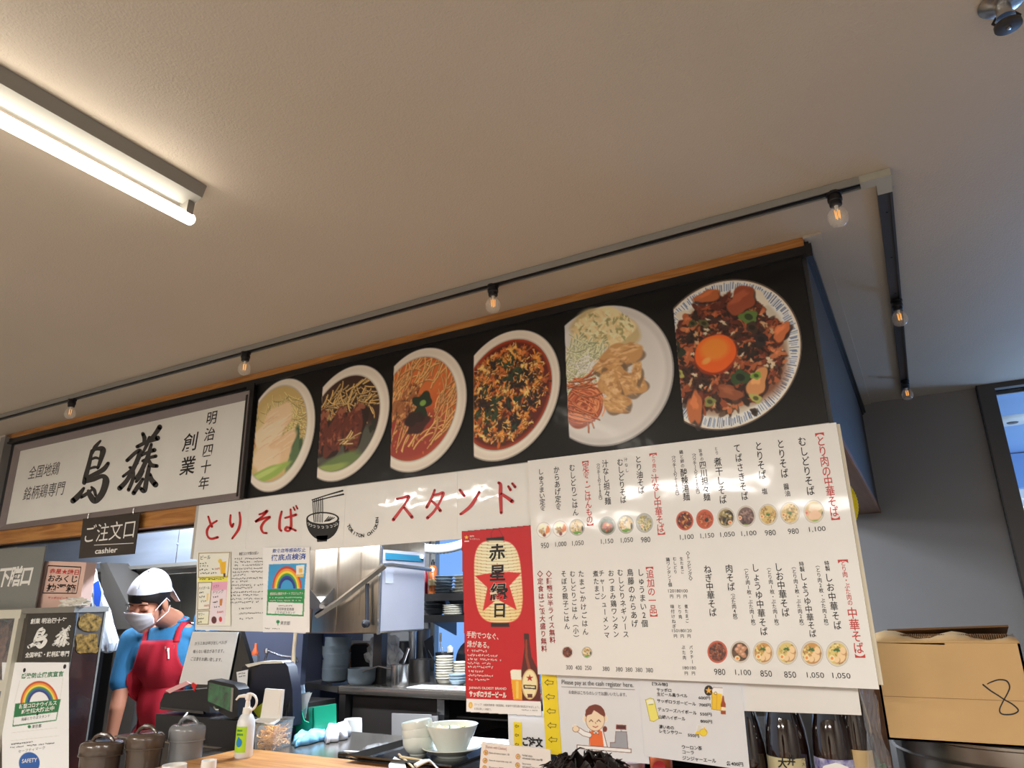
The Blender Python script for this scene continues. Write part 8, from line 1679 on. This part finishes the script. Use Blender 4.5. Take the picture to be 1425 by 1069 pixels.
for s_ in (-1, 1):
    a = sh+s2*s_*.18; e = a-Vector((0, 0, .26))+s2*s_*.03; w_ = e+d2*.2+Vector((0, 0, -.02)); pr += [('c', a, e, .046, .036), ('c', e, w_, .036, .026)]+hand(w_, d2+Vector((0, 0, -.1)), Vector((0, 0, 1)), s_)
    h_ = hp2+s2*s_*.09; k_ = h_+d2*.22+Vector((0, 0, -.02)); an = Vector((k_.x, k_.y, .30)); pr += [('c', h_, k_, .075, .052), ('c', k_, an, .052, .036), ('e', an+d2*.05+Vector((0, 0, -.03)), R2, (.04, .11, .035))]
fused('body', pr, m_skin, Wc, .008, 5)
fused('dark_shirt', [('e', sh-Vector((0, 0, .04)), R2, (.188, .084, .064)), ('e', sh-Vector((0, 0, .17)), R2, (.168, .116, .18)), ('e', hp2+Vector((0, 0, .06)), R2, (.172, .122, .15))]+[('c', sh+s2*s_*.17, sh+s2*s_*.2-Vector((0, 0, .17)), .064, .056) for s_ in (-1, 1)], m_dark, Wc, .01, 6)
b = MB()
rn = random.Random(12)
def hl2(az): a = abs((az+PI) % (2*PI)-PI); return .045 if a < .7 else .045-.09*(a-.7)/.8 if a < 1.5 else -.06
cap('hair', m_hair, (.089, .108, .1), hl2, .125, bulge=lambda p, az, v: (p[0]*(1+.05*math.sin(az*9+v*7)), p[1]*(1+.05*math.sin(az*7+v*9)), p[2]+.006*math.sin(az*11)), parent=Wc, HH=H2, th=.004)
for _ in range(420):
    az = rn.uniform(0, 6.3); u = .02+.10*rn.random()**.6; p = Vector(hp(az, min(u, .128), (.088, .107, .1))); n_ = (p-Vector((0, -.012, .02))).normalized(); tdir = n_.cross(Vector((rn.uniform(-1, 1), rn.uniform(-1, 1), rn.uniform(-.3, 1)))).normalized()
    L = rn.uniform(.012, .032); P_ = [p, p+tdir*L*.4+n_*L*.16, p+tdir*L*.8+n_*L*.16, p+tdir*L*1.15+n_*L*rn.uniform(-.1, .25)]; b.tube([H2(*q) for q in P_], [.0016, .0015, .0011, .0004], 4)
o = b.build('hair_wisps', m_hair, Wc); o['kind'] = 'stuff'
zs = hp2.z-.145; b = MB(); b.lathe([(.17, zs-.04), (.18, zs-.02), (.17, zs-.001), (0, zs-.001)], Vector((hp2.x, hp2.y, 0)), 28); t = thing('bar_stool', 'dark round stool under the customer, below the frame', 'stool', (hp2.x, hp2.y, 0)); b.build('seat', m_blk, t); MB().lathe([(.2, 0), (.2, .015), (.03, .03), (.025, zs-.04)], Vector((hp2.x, hp2.y, 0)), 24).build('pedestal', m_steel, t)
b = MB(); b.tube([Vector((hp2.x, hp2.y, .22))+Vector((math.cos(a)*.17, math.sin(a)*.17, 0)) for a in [k*2*PI/24 for k in range(25)]], .01, 8); b.tube([Vector((hp2.x-.17, hp2.y, .22)), Vector((hp2.x+.17, hp2.y, .22))], .008, 6); b.build('foot_ring', m_steel, t)
bpy.data.objects.remove(_to)
